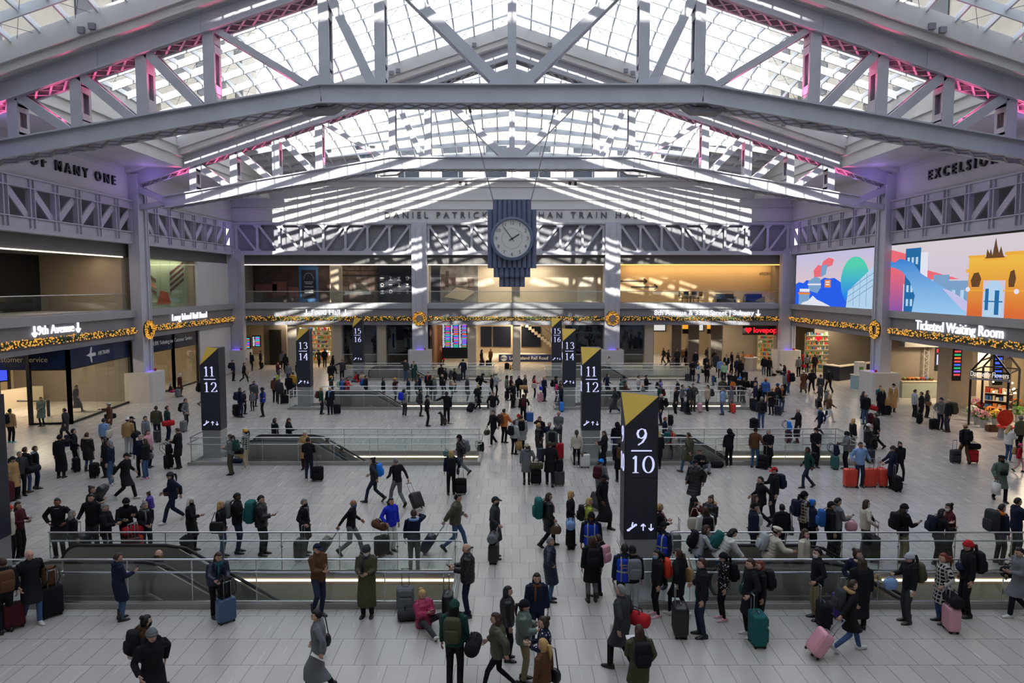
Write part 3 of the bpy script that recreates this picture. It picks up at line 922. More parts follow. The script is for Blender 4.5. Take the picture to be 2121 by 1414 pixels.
M_well = mat('well_lining_panel', '#c6bda9', 0.5, 0, 0.05, 0.6)
def well(k, x0, x1):
    side = 'ticket office' if x0 < 0 else 'video screen'
    y0, y1 = WELL_Y[k], WELL_Y[k] + WELL_D
    root = thing('escalator_well', 'lined opening under the %s guard rail, %s side' % (ROWN[k], side), 'floor opening', ((x0 + x1) / 2, y0, 0), kind='structure')
    ox = (x0 + x1) / 2
    hx = (x1 - x0) / 2
    D = WELL_D
    b = MB()
    b.box(-hx - .1, hx + .1, D, D + .1, -5.5, -.2); b.box(-hx - .1, hx + .1, -.1, 0, -5.5, 0); b.box(hx, hx + .1, 0, D, -5.5, 0); b.box(-hx - .1, -hx, 0, D, -5.5, 0)
    b.build('lining', M_well, root)
    MB().box(-hx, hx, D - .002, D + .1, -.2, -.0).build('upper_band', M['beige'], root)
    MB().box(-hx + 3.6, hx, D - .03, D - .004, -.10, -.045).build('light_strip', M['led_warm'], root)
    MB().box(-hx - .1, hx + 6, -.1, D + .1, -5.6, -5.5).build('lower_floor', M['pale'], root)

def escalator(k, x0, x1):
    side = 'ticket office' if x0 < 0 else 'video screen'
    y0 = WELL_Y[k]
    root = thing('escalator', 'steel escalator going down in the %s opening, %s side' % (ROWN[k], side), 'escalator', (x0, y0, 0))
    s0, s1 = (2.2, 5.0)                                   # newel, start of the slope (local x)
    run = 6.6
    end = s1 + run
    sl = math.tan(math.radians(30))
    zl = lambda x: 0 if x < s1 else -(x - s1) * sl
    ys = (.30, 1.45)
    for y in ys:
        b = MB()                                          # inner panel between deck and handrail
        top = [(s0 + .35 - .45 * math.sin(a), .50 + .45 * math.cos(a)) for a in [PI - PI * i / 8 for i in range(9)]]
        prof = [(s0 - .05, .1)] + top[2:] + [(s1, .95), (end, .95 - run * sl), (end, .05 - run * sl), (s1, .05)]
        b.prism([Vector((x, y - .02, z)) for x, z in prof], (0, 0, 0), (0, .04, 0))
        bal = b.build('balustrade', M_bal, root)
        b = MB()
        hr = [(s0 + .2, .08)] + [(s0 + .35 - .48 * math.sin(a), .50 + .48 * math.cos(a)) for a in [PI - PI * i / 10 for i in range(11)]] + [(s1 - .2, .98), (s1 + .3, .90), (end, .97 - run * sl)]
        b.tube([(x, y, z) for x, z in hr], .042, 8)
        b.build('handrail', M['rubber'], bal)
        b = MB()
        b.bar((s1, y + .05, .10), (end, y + .05, .10 - run * sl), .18, .05, (0, 0, 1)); b.bar((s0 - .1, y + .05, .10), (s1, y + .05, .10), .18, .05, (0, 0, 1))
        b.build('deck_trim', M['rail'], bal)
    b = MB()                                              # outer cladding facing the hall
    b.prism([Vector((x, .20, z)) for x, z in ((s0 - .2, 0.0), (s0 - .2, .16), (s1, .16), (end, .16 - run * sl), (end, -.55 - run * sl), (s1 - .4, -.6), (s0 - .2, -.6))], (0, 0, 0), (0, .06, 0))
    b.build('side_cladding', M['clad'], root)
    b = MB(); b.prism([Vector((x, 1.50, z)) for x, z in ((s0 - .2, 0.0), (s0 - .2, .16), (s1, .16), (end, .16 - run * sl), (end, -.55 - run * sl), (s1 - .4, -.6), (s0 - .2, -.6))], (0, 0, 0), (0, .06, 0))
    b.build('side_cladding', M['clad'], root)
    b = MB()
    b.box(0.05, s1, .32, 1.43, -.12, .0)
    b.build('landing_plate', M['stainless'], root)
    b = MB()
    i = 0
    x = s1
    while x < end:
        z = zl(x) - .02
        b.box(x, x + .40, .34, 1.41, z - .24, z); x += .40
    b.build('steps', M['charcoal'], root)
    b = MB(); b.bar((s1 - .1, .27, .2), (end, .27, .2 - (run + .1) * sl), .03, .05); b.build('skirt_trim', M['cream'], root)
M_bal = mat('dark_balustrade_panel', '#8d8880', 0.3, 0.2, 0.06, 0.8)
for k, x0, x1 in WELLS:
    guard(k, x0, x1); well(k, x0, x1); escalator(k, x0, x1)

# ---- garlands and wreaths
rng = random.Random(3)
def garland(p, q, face, label):
    root = thing('garland', label, 'garland', group=None)
    p, q = Vector(p), Vector(q); face = Vector(face)
    L = (q - p).length
    d = (q - p).normalized()
    n = int(L * 7)
    g = MB(); bb = MB(); sv = MB()
    for i in range(int(L * 16)):
        c = p + d * rng.uniform(0, L)
        a = rng.uniform(0, 2 * PI); r = rng.uniform(.10, .21)
        o = Vector((0, 0, 1)) * math.sin(a) * r + face * abs(math.cos(a)) * r
        t = c + o + d * rng.uniform(-.12, .12)
        u = d * .05
        g.add([c - u, c + u, t + u * .5, t - u * .5], [(0, 1, 2, 3)])
    g.tube([p, q], .15, 7)
    for i in range(int(L * 24)):
        c = p + d * rng.uniform(0, L); a = rng.uniform(-1.35, 1.35); r = rng.uniform(.15, .21)
        c = c + Vector((0, 0, 1)) * math.sin(a) * r + face * math.cos(a) * r
        bb.ball(c, .034 + .014 * rng.random(), n=5, m=3) if i % 6 else sv.ball(c, .045, n=6, m=4)
    g.build('fir_branch', M['leaf'], root); bb.build('light_bulb', M['bauble'], root).__setitem__('kind', 'stuff'); sv.build('silver_bauble', M['silver'], root).__setitem__('kind', 'stuff')
def wreath(c, u, face, label):
    root = thing('wreath', label, 'wreath')
    c, u, face = Vector(c), Vector(u), Vector(face)
    g = MB(); bb = MB()
    R = .47
    g.tube([c + u * R * math.cos(a) + Vector((0, 0, R * math.sin(a))) for a in [2 * PI * i / 24 for i in range(25)]], .12, 7)
    for i in range(300):
        a = rng.uniform(0, 2 * PI); t = rng.uniform(-1.3, 1.3); r = rng.uniform(.10, .16)
        rad = u * math.cos(a) + Vector((0, 0, math.sin(a)))
        q = c + rad * (R + r * math.sin(t)) + face * r * math.cos(t)
        bb.ball(q, .034 + .014 * rng.random(), n=5, m=3)
        if i % 2: g.add([q - u * .1, q + u * .1, q + Vector((0, 0, .09)) + face * .06], [(0, 1, 2)])
    g.build('fir_branch', M['leaf'], root); bb.build('light_bulb', M['bauble'], root).__setitem__('kind', 'stuff')
zg_ = 4.74
for (x0, x1), w in zip(((-24.3, -9.0), (-7.6, 8.3), (9.7, 24.4)), ('under the Food Hall sign', 'between the two end wall columns', 'under the Subway sign')):
    garland((x0, YB - .12, zg_), (x1, YB - .12, zg_), (0, -1, 0), 'lit fir garland with amber lights %s' % w)
for s, nm, w1, w2 in ((-1, 'ticket office', 'under the 9th Avenue sign', 'under the Long Island Rail Road sign'), (1, 'video screen', 'under the Ticketed Waiting Room sign', 'under the smaller video screen')):
    for (y0, y1), w in (((31.8, 47.2), w1), ((48.9, 64.0), w2)):
        garland((s * (HW - .12), y0, zg_), (s * (HW - .12), y1, zg_), (-s, 0, 0), 'lit fir garland with amber lights %s' % w)
    wreath((s * (HW - .68), 48.0, zg_), (0, 1, 0), (-s, 0, 0), 'gold lit wreath on the column of the %s wall' % nm)
wreath((-8.2, YB - .58, zg_), (1, 0, 0), (0, -1, 0), 'gold lit wreath on the end wall column near the departure board')
wreath((8.9, YB - .58, zg_), (1, 0, 0), (0, -1, 0), 'gold lit wreath on the end wall column beside the subway entrance')

# ---- writing on the walls
def sign(name, body, size, loc, rot, label, m='lit_white', cat='sign', ex=.03, bold=0.004, **kw):
    me = text_mesh(body, size, ex, bold=bold, **kw)
    t = thing(name, label, cat, loc); t.matrix_world = Matrix.Translation(loc) @ rot
    n = len(me.vertices); up = list(range(n))              # one part per letter
    def find(a):
        while up[a] != a: up[a] = up[up[a]]; a = up[a]
        return a
    for e in me.edges: up[find(e.vertices[0])] = find(e.vertices[1])
    pieces = {}
    for pl in me.polygons: pieces.setdefault(find(pl.vertices[0]), []).append(pl)
    for pls in pieces.values():
        ids = sorted({v for pl in pls for v in pl.vertices}); ix = {v: i for i, v in enumerate(ids)}
        MB().add([tuple(me.vertices[v].co) for v in ids], [tuple(ix[v] for v in pl.vertices) for pl in pls]).build('letter', M[m], t)
    bpy.data.meshes.remove(me)
    return t
def sign_arrow(loc, rot, up, label, h=.55):
    b = MB(); arrow(b, 0, 0, h, up, 0)
    b.v = [(x, z, y * 6) for x, y, z in b.v]
    o = b.build('arrow_sign', M['lit_white']); o.matrix_world = Matrix.Translation(loc) @ rot
    return tag(o, label, 'sign')
x_, z_ = on_y(675, 647, YB)
sign('wall_sign', 'Food Hall', .66, (x_, YB - .06, z_), R_BACK, 'lit white Food Hall sign on the end wall fascia')
for xx, w in ((635, 'before'), (716, 'after')):
    x_, z_ = on_y(xx, 647, YB); sign_arrow((x_, YB - .06, z_), R_BACK, False, 'white down arrow %s the words Food Hall' % w)
x_, z_ = on_y(1458, 648, YB)
sign('wall_sign', '8th Avenue & 33rd Street | Subway', .62, (x_, YB - .06, z_), R_BACK, 'lit white sign naming 8th Avenue, 33rd Street and the Subway')
x_, z_ = on_y(1570, 648, YB); sign_arrow((x_, YB - .06, z_), R_BACK, False, 'white down arrow after the word Subway')
y_, z_ = on_x(115, 682, -HW)
sign('wall_sign', '9th Avenue', .68, (-HW + .06, y_, 5.3), R_LEFT, 'lit white 9th Avenue sign on the ticket office wall')
for xx, w in ((69, 'before'), (160, 'after')):
    y_, z_ = on_x(xx, 682, -HW); sign_arrow((-HW + .06, y_, 5.3), R_LEFT, False, 'white down arrow %s the words 9th Avenue' % w)
y_, z_ = on_x(393, 654, -HW)
sign('wall_sign', 'Long Island Rail Road', .70, (-HW + .06, y_, 5.3), R_LEFT, 'lit white Long Island Rail Road sign on the fascia')
y_, z_ = on_x(1981, 684, HW)
sign('wall_sign', 'Ticketed Waiting Room', .82, (HW - .06, y_, 5.25), R_RIGHT, 'lit white Ticketed Waiting Room sign on the fascia')
sign('wall_letters', 'DANIEL PATRICK MOYNIHAN TRAIN HALL', .78, (0.2, YB - .07, 13.82), R_BACK, 'dark raised letters of the hall name along the end wall', 'letter_dark', 'lettering', .05, 0.0, spacing=1.62)
sign('wall_letters', 'OUT OF MANY ONE', .78, (-HW + .06, 40.3, 14.15), R_LEFT, 'dark raised motto ending MANY ONE on the ticket office wall', 'letter_black', 'lettering', .06, 0.012, spacing=1.7)
sign('wall_letters', 'EXCELSIOR', .78, (HW - .06, 40.6, 14.15), R_RIGHT, 'dark raised motto beginning EXCELS on the screen wall', 'letter_black', 'lettering', .06, 0.012, spacing=1.7)
# ================================================================== UPPER FLOOR, SCREENS, SHOPS
def part(root, nm, x0, x1, y0, y1, z0, z1, m):
    b = MB()
    b.box(min(x0, x1), max(x0, x1), min(y0, y1), max(y0, y1), z0, z1)
    return b.build(nm, m if not isinstance(m, str) else M[m], root)
# ---- closed rooms behind the openings
rooms = thing('room_shell', 'upper gallery rooms and ground floor rooms behind the openings', 'room', kind='structure')
rooms.name = 'wall_gallery'
for s in (-1, 1):                                          # upper side rooms
    part(rooms, 'gallery_floor', s * (HW + .5), s * 31, YF, YB, Z_LEDGE - .3, Z_LEDGE - .02, 'pale')
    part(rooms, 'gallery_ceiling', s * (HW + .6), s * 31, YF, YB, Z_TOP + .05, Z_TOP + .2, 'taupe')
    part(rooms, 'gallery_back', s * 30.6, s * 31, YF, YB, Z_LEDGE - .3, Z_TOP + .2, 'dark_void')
    part(rooms, 'gallery_divider', s * (HW + .5), s * 31, 47.1, 48.7, Z_LEDGE, Z_TOP + .1, 'beige')
    part(rooms, 'gallery_divider', s * (HW + .5), s * 31, 30.2, 31.8, Z_LEDGE, Z_TOP + .1, 'beige')
part(rooms, 'gallery_floor', -HW, HW, YB + .5, YB + 3.2, Z_LEDGE - .3, Z_LEDGE - .02, 'pale')
part(rooms, 'gallery_ceiling', -HW, HW, YB + .6, YB + 3.2, Z_TOP + .05, Z_TOP + .2, 'pale')
part(rooms, 'gallery_back', -HW, 9.2, YB + 2.7, YB + 3.0, Z_LEDGE - .1, Z_TOP + .2, 'beige')
part(rooms, 'gallery_back', 9.2, HW, YB + 2.7, YB + 3.0, Z_LEDGE - .1, Z_TOP + .2, M_amber := mat('amber_lit_wall', '#bda680', .6, 0, .05, .6))
for x in (-8.2, 8.9): part(rooms, 'gallery_divider', x - .5, x + .5, YB + .3, YB + 2.7, Z_LEDGE, Z_TOP + .1, 'pale')
for x in (-HW + .2, HW - .2): part(rooms, 'gallery_divider', x - .6, x + .6, YB + .4, YB + 2.9, Z_LEDGE, Z_TOP + .2, 'taupe')
X_ = lambda px, Y=YB: on_y(px, 600, Y)[0]
for px0, px1 in ((683, 705), (1060, 1077)):
    part(rooms, 'gallery_pier', X_(px0), X_(px1), YB + .4, YB + .9, Z_LEDGE, Z_TOP, 'beige')
# ground floor rooms
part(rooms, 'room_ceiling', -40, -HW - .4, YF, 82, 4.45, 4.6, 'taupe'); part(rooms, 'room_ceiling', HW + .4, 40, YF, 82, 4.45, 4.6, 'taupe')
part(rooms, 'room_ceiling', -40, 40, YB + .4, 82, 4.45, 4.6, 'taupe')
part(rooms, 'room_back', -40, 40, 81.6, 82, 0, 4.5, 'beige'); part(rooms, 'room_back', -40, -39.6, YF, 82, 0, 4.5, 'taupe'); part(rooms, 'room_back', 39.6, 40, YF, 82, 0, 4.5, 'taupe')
part(rooms, 'room_divider', -33, -26.0, YB - .2, YB + .1, 0, 4.5, 'taupe'); 
part(rooms, 'room_divider', -40, 40, YF - .3, YF, 0, 4.6, 'taupe')
for x, y, e in ((-21.5, 70, 260), (-17.8, 72, 320), (-13.5, 69, 120), (-5.2, 68.5, 260), (0.5, 70, 300), (6, 69, 110), (12, 69, 170), (16, 71, 200), (20.5, 69, 260), (23, 74, 200), (-2, 76, 200), (14, 77, 200), (28, 66, 200), (-29, 43.5, 480), (-29, 36, 110), (-28, 52.5, 260), (28.5, 57.5, 240), (30, 51, 200), (29, 46.5, 620), (28, 38.5, 330), (34, 40, 200), (27.5, 63, 160), (-24, 77, 150)):
    lamp('AREA', 'ceiling_lamp', (x, y, 4.40), e, (1.0, .80, .55), 1.6)
for x, e, c in ((-16, 50, (1, .85, .7)), (0.5, 240, (1, .93, .8)), (-5, 60, (1, .9, .75))):
    lamp('AREA', 'gallery_lamp', (x, YB + 1.6, Z_TOP), e, c, 6, (0, 0, 0), size_y=.6)
lamp('AREA', 'cove_lamp', (17.0, YB + 1.9, Z_TOP - .02), 190, (1.0, .66, .30), 13.5, (math.radians(20), 0, 0), size_y=.3)
lamp('AREA', 'gallery_lamp', (-26.6, 43.5, Z_TOP), 60, (1, .82, .66), 6, (0, 0, PI / 2), size_y=.5)
lamp('AREA', 'gallery_lamp', (-25.25, 53, Z_TOP), 260, (1, .93, .8), 7, (0, 0, PI / 2), size_y=.3)

# balcony guards, light strips along the gallery edge
def balcony(p, q, label):
    root = thing('balcony_rail', label, 'balcony rail', tuple((Vector(p) + Vector(q)) / 2))
    c = (Vector(p) + Vector(q)) / 2
    p, q = Vector(p) - c, Vector(q) - c
    d = (q - p).normalized(); L = (q - p).length
    n = max(2, round(L / 2.7))
    b = MB(); b.tube([p + Vector((0, 0, 1.08)), q + Vector((0, 0, 1.08))], .03, 6); b.build('top_rail', M['rail'], root)
    b = MB(); b.bar(p + Vector((0, 0, .04)), q + Vector((0, 0, .04)), .06, .1); b.build('base_channel', M['rail'], root)
    for i in range(n):
        b = MB(); b.bar(p + d * (L * i / n + .015) + Vector((0, 0, .56)), p + d * (L * (i + 1) / n - .015) + Vector((0, 0, .56)), .02, 1.0)
        b.build('glass_panel', M['glass'], root)
    return root
for (x0, x1), w in zip(((-24.1, -8.9), (-7.5, 8.2), (9.6, 24.1)), ('above the food hall sign', 'behind the hanging clock', 'in front of the amber room')):
    balcony((x0, YB + .2, Z_LEDGE), (x1, YB + .2, Z_LEDGE), 'glass balcony rail on the end wall %s' % w)
    o = MB().box(x0, x1, YB + .30, YB + .36, Z_TOP - .09, Z_TOP - .02).build('light_strip', M['led_amber' if x0 > 9 else 'led_warm'])
    tag(o, 'thin warm light strip over the gallery %s' % w, 'light')
balcony((-HW - .2, 31.9, Z_LEDGE), (-HW - .2, 47.0, Z_LEDGE), 'glass balcony rail above the 9th Avenue sign')
o = MB().box(-HW - .36, -HW - .3, 31.9, 47.0, Z_TOP - .09, Z_TOP - .02).build('light_strip', M['led_warm'])
tag(o, 'thin warm light strip over the gallery above 9th Avenue', 'light')

# gallery pictures on the end wall
YM = YB + 2.68
def pic(px0, px1, z0, z1, m, label, name='wall_mural'):
    x0, x1 = X_(px0, YM), X_(px1, YM)
    root = thing(name, label, 'mural', ((x0 + x1) / 2, YM, z0))
    w = (x1 - x0) / 2
    part(root, 'printed_sheet', -w, w, -.03, 0, 0, z1 - z0, m)
    return root, w
def bits(root, nm, rects, m, y=-.045):
    b = MB()
    for x0, x1, z0, z1 in rects: b.box(x0, x1, y, -.03, z0, z1)
    b.build(nm, m if not isinstance(m, str) else M[m], root)
r, w = pic(518, 620, 6.1, 9.5, 'mural_dark', 'dark brown food stall photo mural at the end of the gallery')
bits(r, 'mural_shape', [(-w + .5, -w + 2.5, .9, 1.7), (-.2, 1.1, .6, 1.9), (1.3, w - .1, .5, 1.4)], 'maroon_paint'); bits(r, 'mural_beam', [(-w, w, 2.2 + .2 * i, 2.24 + .2 * i) for i in range(5)], 'mural_brown')
r, w = pic(620, 660, 6.1, 9.5, 'poster_blue', 'blue bordered poster with black centre on the gallery wall', 'wall_poster')
bits(r, 'poster_centre', [(-w + .22, w - .22, .35, 3.0)], 'navy_dark')
b = MB()
b.tube([(.45 * math.cos(a), -.05, 2.1 + .6 * math.sin(a)) for a in [PI * i / 12 for i in range(13)]], .015, 4)
for z, ww in ((1.85, .42), (1.7, .32), (1.4, .42)): b.box(-ww, ww, -.055, -.045, z, z + .06)
b.box(-.4, .4, -.055, -.045, .85, 1.15); b.build('poster_print', M['ledge'], r)
r, w = pic(660, 683, 6.1, 9.5, 'mural_dark', 'narrow dark panel beside the blue bordered poster')
r, w = pic(706, 782, 6.1, 9.5, 'mural_brown', 'dark photo mural of a food stall counter in the gallery')
bits(r, 'mural_shape', [(-w + 1.2, .8, .9, 1.8), (-w + .2, -w + .7, .5, 1.5)], 'mural_city'); bits(r, 'mural_stripe', [(-w, w, 2.4, 2.55), (-w, w, 2.9, 2.96)], 'dark_void')
r, w = pic(782, 856, 6.1, 9.5, 'navy_dark', 'black wall of white food vendor emblems in the gallery')
b = MB()
for i in range(4):
    for j in range(3):
        x, z = -w + .45 + i * .78, 1.0 + j * .62
        q = (i + j) % 4
        if q == 0: b.prism([Vector((x - .15, -.05, z + .1)), Vector((x, -.05, z - .1)), Vector((x + .15, -.05, z + .1))], (0, 0, 0), (0, .02, 0))
        elif q == 1: b.tube([(x + .13 * math.cos(a), -.045, z + .13 * math.sin(a)) for a in [2 * PI * k / 12 for k in range(13)]], .025, 4)
        elif q == 2: b.box(x - .16, x + .16, -.05, -.03, z - .04, z + .04)
        else: b.box(x - .03, x + .03, -.05, -.03, z - .14, z + .14); b.box(x - .1, x + .1, -.05, -.03, z + .04, z + .12)
        b.box(x - .16, x + .16, -.05, -.03, z - .2, z - .17)
b.build('vendor_emblem', M['white_paint'], r)
r, w = pic(893, 912, 6.1, 9.5, 'navy_dark', 'black strip with emblems next to the city photo mural')
r, w = pic(912, 990, 6.1, 9.5, 'mural_city', 'grey photo mural of a city terminal behind the balcony')
b = MB()
for x, z0, z1, ww in ((-1.5, 1.2, 2.6, .2), (-1.1, 1.4, 2.9, .16), (-.6, 1.5, 2.3, .3), (.2, 1.6, 1.9, .5), (1.1, 1.3, 2.2, .3)): b.box(x - ww, x + ww, -.04, -.03, z0, z1)
b.build('mural_tower', M['mural_brown'], r)
b = MB(); b.prism([Vector((-1.4, -.045, .5)), Vector((.4, -.045, .2)), Vector((1.5, -.045, 1.0)), (Vector((-.2, -.045, 1.4)))], (0, 0, 0), (0, .01, 0)); b.build('mural_roof', M['beige'], r)
part(rooms, 'gallery_door', X_(1196, YM), X_(1235, YM), YM - .02, YM, 6.1, 8.4, 'cream')
# amber room with two arrows and office chairs
for px0, px1, py, w in ((1285, 1340, 582, 'upper'), (1307, 1362, 594, 'lower')):
    (x0, z0), (x1, _z) = on_y(px0, py, YM), on_y(px1, py, YM)
    b = MB(); b.box(x0, x1 - .1, YM - .03, YM, z0 - .05, z0 + .05)
    for k in (-1, 1): b.bar((x1, YM - .015, z0), (x1 - .3, YM - .015, z0 + k * .24), .03, .10, (0, 0, 1))
    tag(b.build('wall_arrow', M['letter_black']), 'long black arrow painted on the amber wall, the %s one' % w, 'arrow')
sign('wall_lettering', '#FORWARD', .36, (X_(1594, YM), YM - .03, 8.75), R_BACK, 'faint dark words FORWARD on the amber wall', 'taupe', 'lettering', .01)
def office_chair(x, y, rz, label):
    t = thing('office_chair', label, 'chair', (x, y, Z_LEDGE - .02), rz, 'chairs in the amber gallery room')
    MB().box(-.25, .25, -.25, .25, .45, .53).build('seat', M['black'], t)
    b = MB(); b.box(-.24, .24, .22, .28, .6, 1.1); b.build('backrest', M['black'], t)
    b = MB(); b.tube([(0, 0, .1), (0, 0, .46)], .03, 6)
    for k in range(5): b.bar((0, 0, .1), (.3 * math.cos(k * 1.256), .3 * math.sin(k * 1.256), .03), .04, .03)
    b.tube([(0, .25, .5), (0, .25, .65)], .02, 5)
    b.build('base', M['charcoal'], t)
for i, (px, rz) in enumerate(((1412, 1.2), (1424, .2), (1436, -.4), (1447, -1.2))):
    office_chair(X_(px, YB + 1.8), YB + 1.6 + .25 * (i % 2), rz, 'black office chair at the small table behind the amber room balcony')
t = thing('meeting_table', 'small white table among the black office chairs', 'table', (X_(1430, YB + 1.3), YB + 1.2, Z_LEDGE - .02))
MB().box(-.6, .6, -.25, .25, .70, .74).build('tabletop', M['white_paint'], t); MB().box(-.05, .05, -.05, .05, 0, .7).build('leg', M['charcoal'], t)
for px, w in ((1503, 'beside the office chairs'), (1562, 'near the corner column')):
    t = thing('lounge_sofa', 'low black sofa on the amber gallery %s' % w, 'sofa', (X_(px, YB + 1.6), YB + 1.6, Z_LEDGE - .02))
    MB().box(-.8, .8, -.35, .35, .1, .42).build('seat', M['charcoal'], t); MB().box(-.8, .8, .22, .4, .42, .85).build('backrest', M['charcoal'], t)
    for s in (-1, 1): MB().box(s * .8 - .1, s * .8 + .1, -.35, .4, .1, .62).build('armrest', M['charcoal'], t)

# gallery over the Long Island Rail Road sign: glazed room with a mint mural, then a pale panel
part(rooms, 'pale_infill', -HW - .05, -HW - .3, 57.5, 63.6, Z_LEDGE, Z_TOP, 'pale')
part(rooms, 'mint_wall', -25.8, -25.6, 48.7, 57.5, Z_LEDGE, Z_TOP, 'mural_mint')
part(rooms, 'mint_return', -HW - .3, -25.8, 57.3, 57.5, Z_LEDGE, Z_TOP, 'beige')
t = thing('gallery_glazing', 'flush glass wall in front of the mint green mural', 'glazing', (-HW - .15, 53, Z_LEDGE))
for i in range(6): MB().box(-.015, .015, -4.3 + i * 1.45 + .01, -4.3 + (i + 1) * 1.45 - .01, .02, 3.48).build('glass_panel', M['shop_glass'], t)
t = thing('wall_mural', 'mint mural with slanted orange and maroon stripes', 'mural', (-25.59, 53.4, Z_LEDGE))
def para(b, y0, z0, y1, z1, h, x=.02): b.add([(x, y0, z0), (x, y1, z1), (x, y1, z1 + h), (x, y0, z0 + h)], [(0, 1, 2, 3)])
b = MB(); para(b, -1.9, .35, 0.4, .35, 0.0)
b.add([(.02, -1.2, .25), (.02, 1.0, .25), (.02, .5, 1.1), (.02, -.6, 1.25)], [(0, 1, 2, 3)]); para(b, -4, 2.4, -1.2, 1.3, .3); b.build('orange_stripe', M['orange_paint'], t)
b = MB(); para(b, -4, 2.9, -1.2, 1.8, .25); para(b, -4, 1.9, -1.2, .9, .25)
for k in range(4): para(b, .9, 1.1 + k * .42, 3.2, 2.0 + k * .42, .22, .03)
b.build('maroon_stripe', M['maroon_paint'], t)

# ---- video screens: flat panels with luminous shapes
def grad(name, c0, c1, axis, lo, hi, strength=.82):
    m = bpy.data.materials.new(name); m.use_nodes = True
    nt = m.node_tree; nt.nodes.clear()
    out = nt.nodes.new('ShaderNodeOutputMaterial'); e = nt.nodes.new('ShaderNodeEmission'); e.inputs['Strength'].default_value = strength
    tc = nt.nodes.new('ShaderNodeTexCoord'); sx = nt.nodes.new('ShaderNodeSeparateXYZ'); mr = nt.nodes.new('ShaderNodeMapRange')
    mr.inputs['From Min'].default_value = lo; mr.inputs['From Max'].default_value = hi
    rp = nt.nodes.new('ShaderNodeValToRGB'); rp.color_ramp.elements[0].color = lin(c0); rp.color_ramp.elements[1].color = lin(c1)
    nt.links.new(tc.outputs['Object'], sx.inputs[0]); nt.links.new(sx.outputs[axis], mr.inputs['Value']); nt.links.new(mr.outputs[0], rp.inputs[0])
    nt.links.new(rp.outputs[0], e.inputs['Color']); nt.links.new(e.outputs[0], out.inputs[0])
    return m
SC = .82
def scr(nm, c): return glow('screen_' + nm, c, SC)
C_ = {k: scr(k, v) for k, v in dict(blue='#2c62f0', cyan='#4aa8ee', coral='#f2707c', steel='#7fa6cf', white='#e9eaf8', paleblue='#b9d8f2', navy='#2a6ea8', orange='#ee8a3c', amber='#f2b044', rust='#d85a2a', brown='#6a4a30', line='#5b8cc0', lilac='#c8c6ee').items()}
def screen(y0, y1, z0, z1, label, grad_m, shapes):
    root = thing('video_screen', label, 'screen', (HW - .1, (y0 + y1) / 2, z0))
    W, H = (y1 - y0) / 2, z1 - z0
    MB().box(-.02, .25, -W - .12, W + .12, -.08, H + .08).build('casing', M['black'], root)
    MB().box(-.05, -.02, -W, W, 0, H).build('display', grad_m, root)
    for i, (nm, m, polys) in enumerate(shapes):
        b = MB()
        x = -.055 - .004 * i
        for pl in polys:                                   # u 0..1 runs away from the far end towards the viewer, v 0..1 up
            pts = [(x, W - 2 * W * u, H * v) for u, v in pl]
            b.add(pts, [tuple(range(len(pts)))])
        b.build(nm, m, root)
    return root
ell = lambda cu, cv, ru, rv, n=28: [(cu + ru * math.cos(2 * PI * k / n), cv + rv * math.sin(2 * PI * k / n)) for k in range(n)]
rect = lambda a, b, c, d: [(a, c), (b, c), (b, d), (a, d)]
screen(49.4, 63.1, 5.97, 10.25, 'smaller video screen showing a blue hill, green oval and collage diner',
       grad('screen_sky_small', '#f0cdb8', '#c9c4e6', 'Z', 0, 4.2),
       [('hill_shape', C_['blue'], [[(0, 0), (0, .42), (.05, .46), (.12, .44), (.17, .50), (.25, .48), (.33, .46), (.42, .54), (.48, .52), (.55, .53), (.62, .46), (.68, .40), (.75, .0)]]),
        ('oval_shape', grad('screen_oval', '#2f86ee', '#58d6b4', 'Z', .8, 3.2), [ell(.79, .46, .16, .42)]),
        ('tower_shape', C_['paleblue'], [[(.70, 0), (.72, .30), (1, .72), (1, 0)]]),
        ('tower_line', C_['steel'], [[(.72, .1 + .1 * k), (1, .4 + .1 * k), (1, .415 + .1 * k), (.72, .115 + .1 * k)] for k in range(3)] + [[(.78 + .07 * k, .05), (.785 + .07 * k, .05), (.785 + .07 * k, .40 + .1 * k), (.78 + .07 * k, .38 + .1 * k)] for k in range(3)]),
        ('coral_shape', C_['coral'], [[(.28, .55), (.27, .68), (.33, .78), (.38, .76), (.40, .84), (.47, .90), (.54, .86), (.52, .76), (.44, .72), (.40, .56)]]),
        ('diner_shape', C_['steel'], [[(.20, .30), (.20, .48), (.30, .56), (.37, .52), (.38, .36), (.33, .25)], rect(.06, .22, .0, .22), [(.37, .55), (.38, .76), (.46, .78), (.44, .6)]]),
        ('diner_stripe', C_['white'], [rect(.19, .38, .40, .43), rect(.07, .22, .27, .33), [(.08, 0), (.12, .06), (.2, .1), (.27, .2), (.33, .13), (.42, .08), (.5, .03), (.53, 0)]]),
        ('orange_sign', C_['orange'], [rect(.05, .23, .22, .26), rect(.43, .51, .36, .50)]),
        ('sign_text', C_['white'], [rect(.445, .495, .445, .47), rect(.445, .495, .40, .425)])])
def am(pl):
    k = ((0, -.032), (.585, .553), (.665, .635), (.79, .745), (.99, .845), (1.0, .85))
    def f(u):
        for (a, b), (c, d) in zip(k, k[1:]):
            if a <= u <= c: return b + (d - b) * (u - a) / (c - a)
        return u
    return [[(f(u), v) for u, v in q] for q in pl]
arch = [(.60, 0), (.60, .35), (.585, .36), (.585, .60), (.60, .62), (.60, .74), (.655, .75), (.655, .72), (.80, .72), (.80, .76), (.99, .76), (.99, 0)]
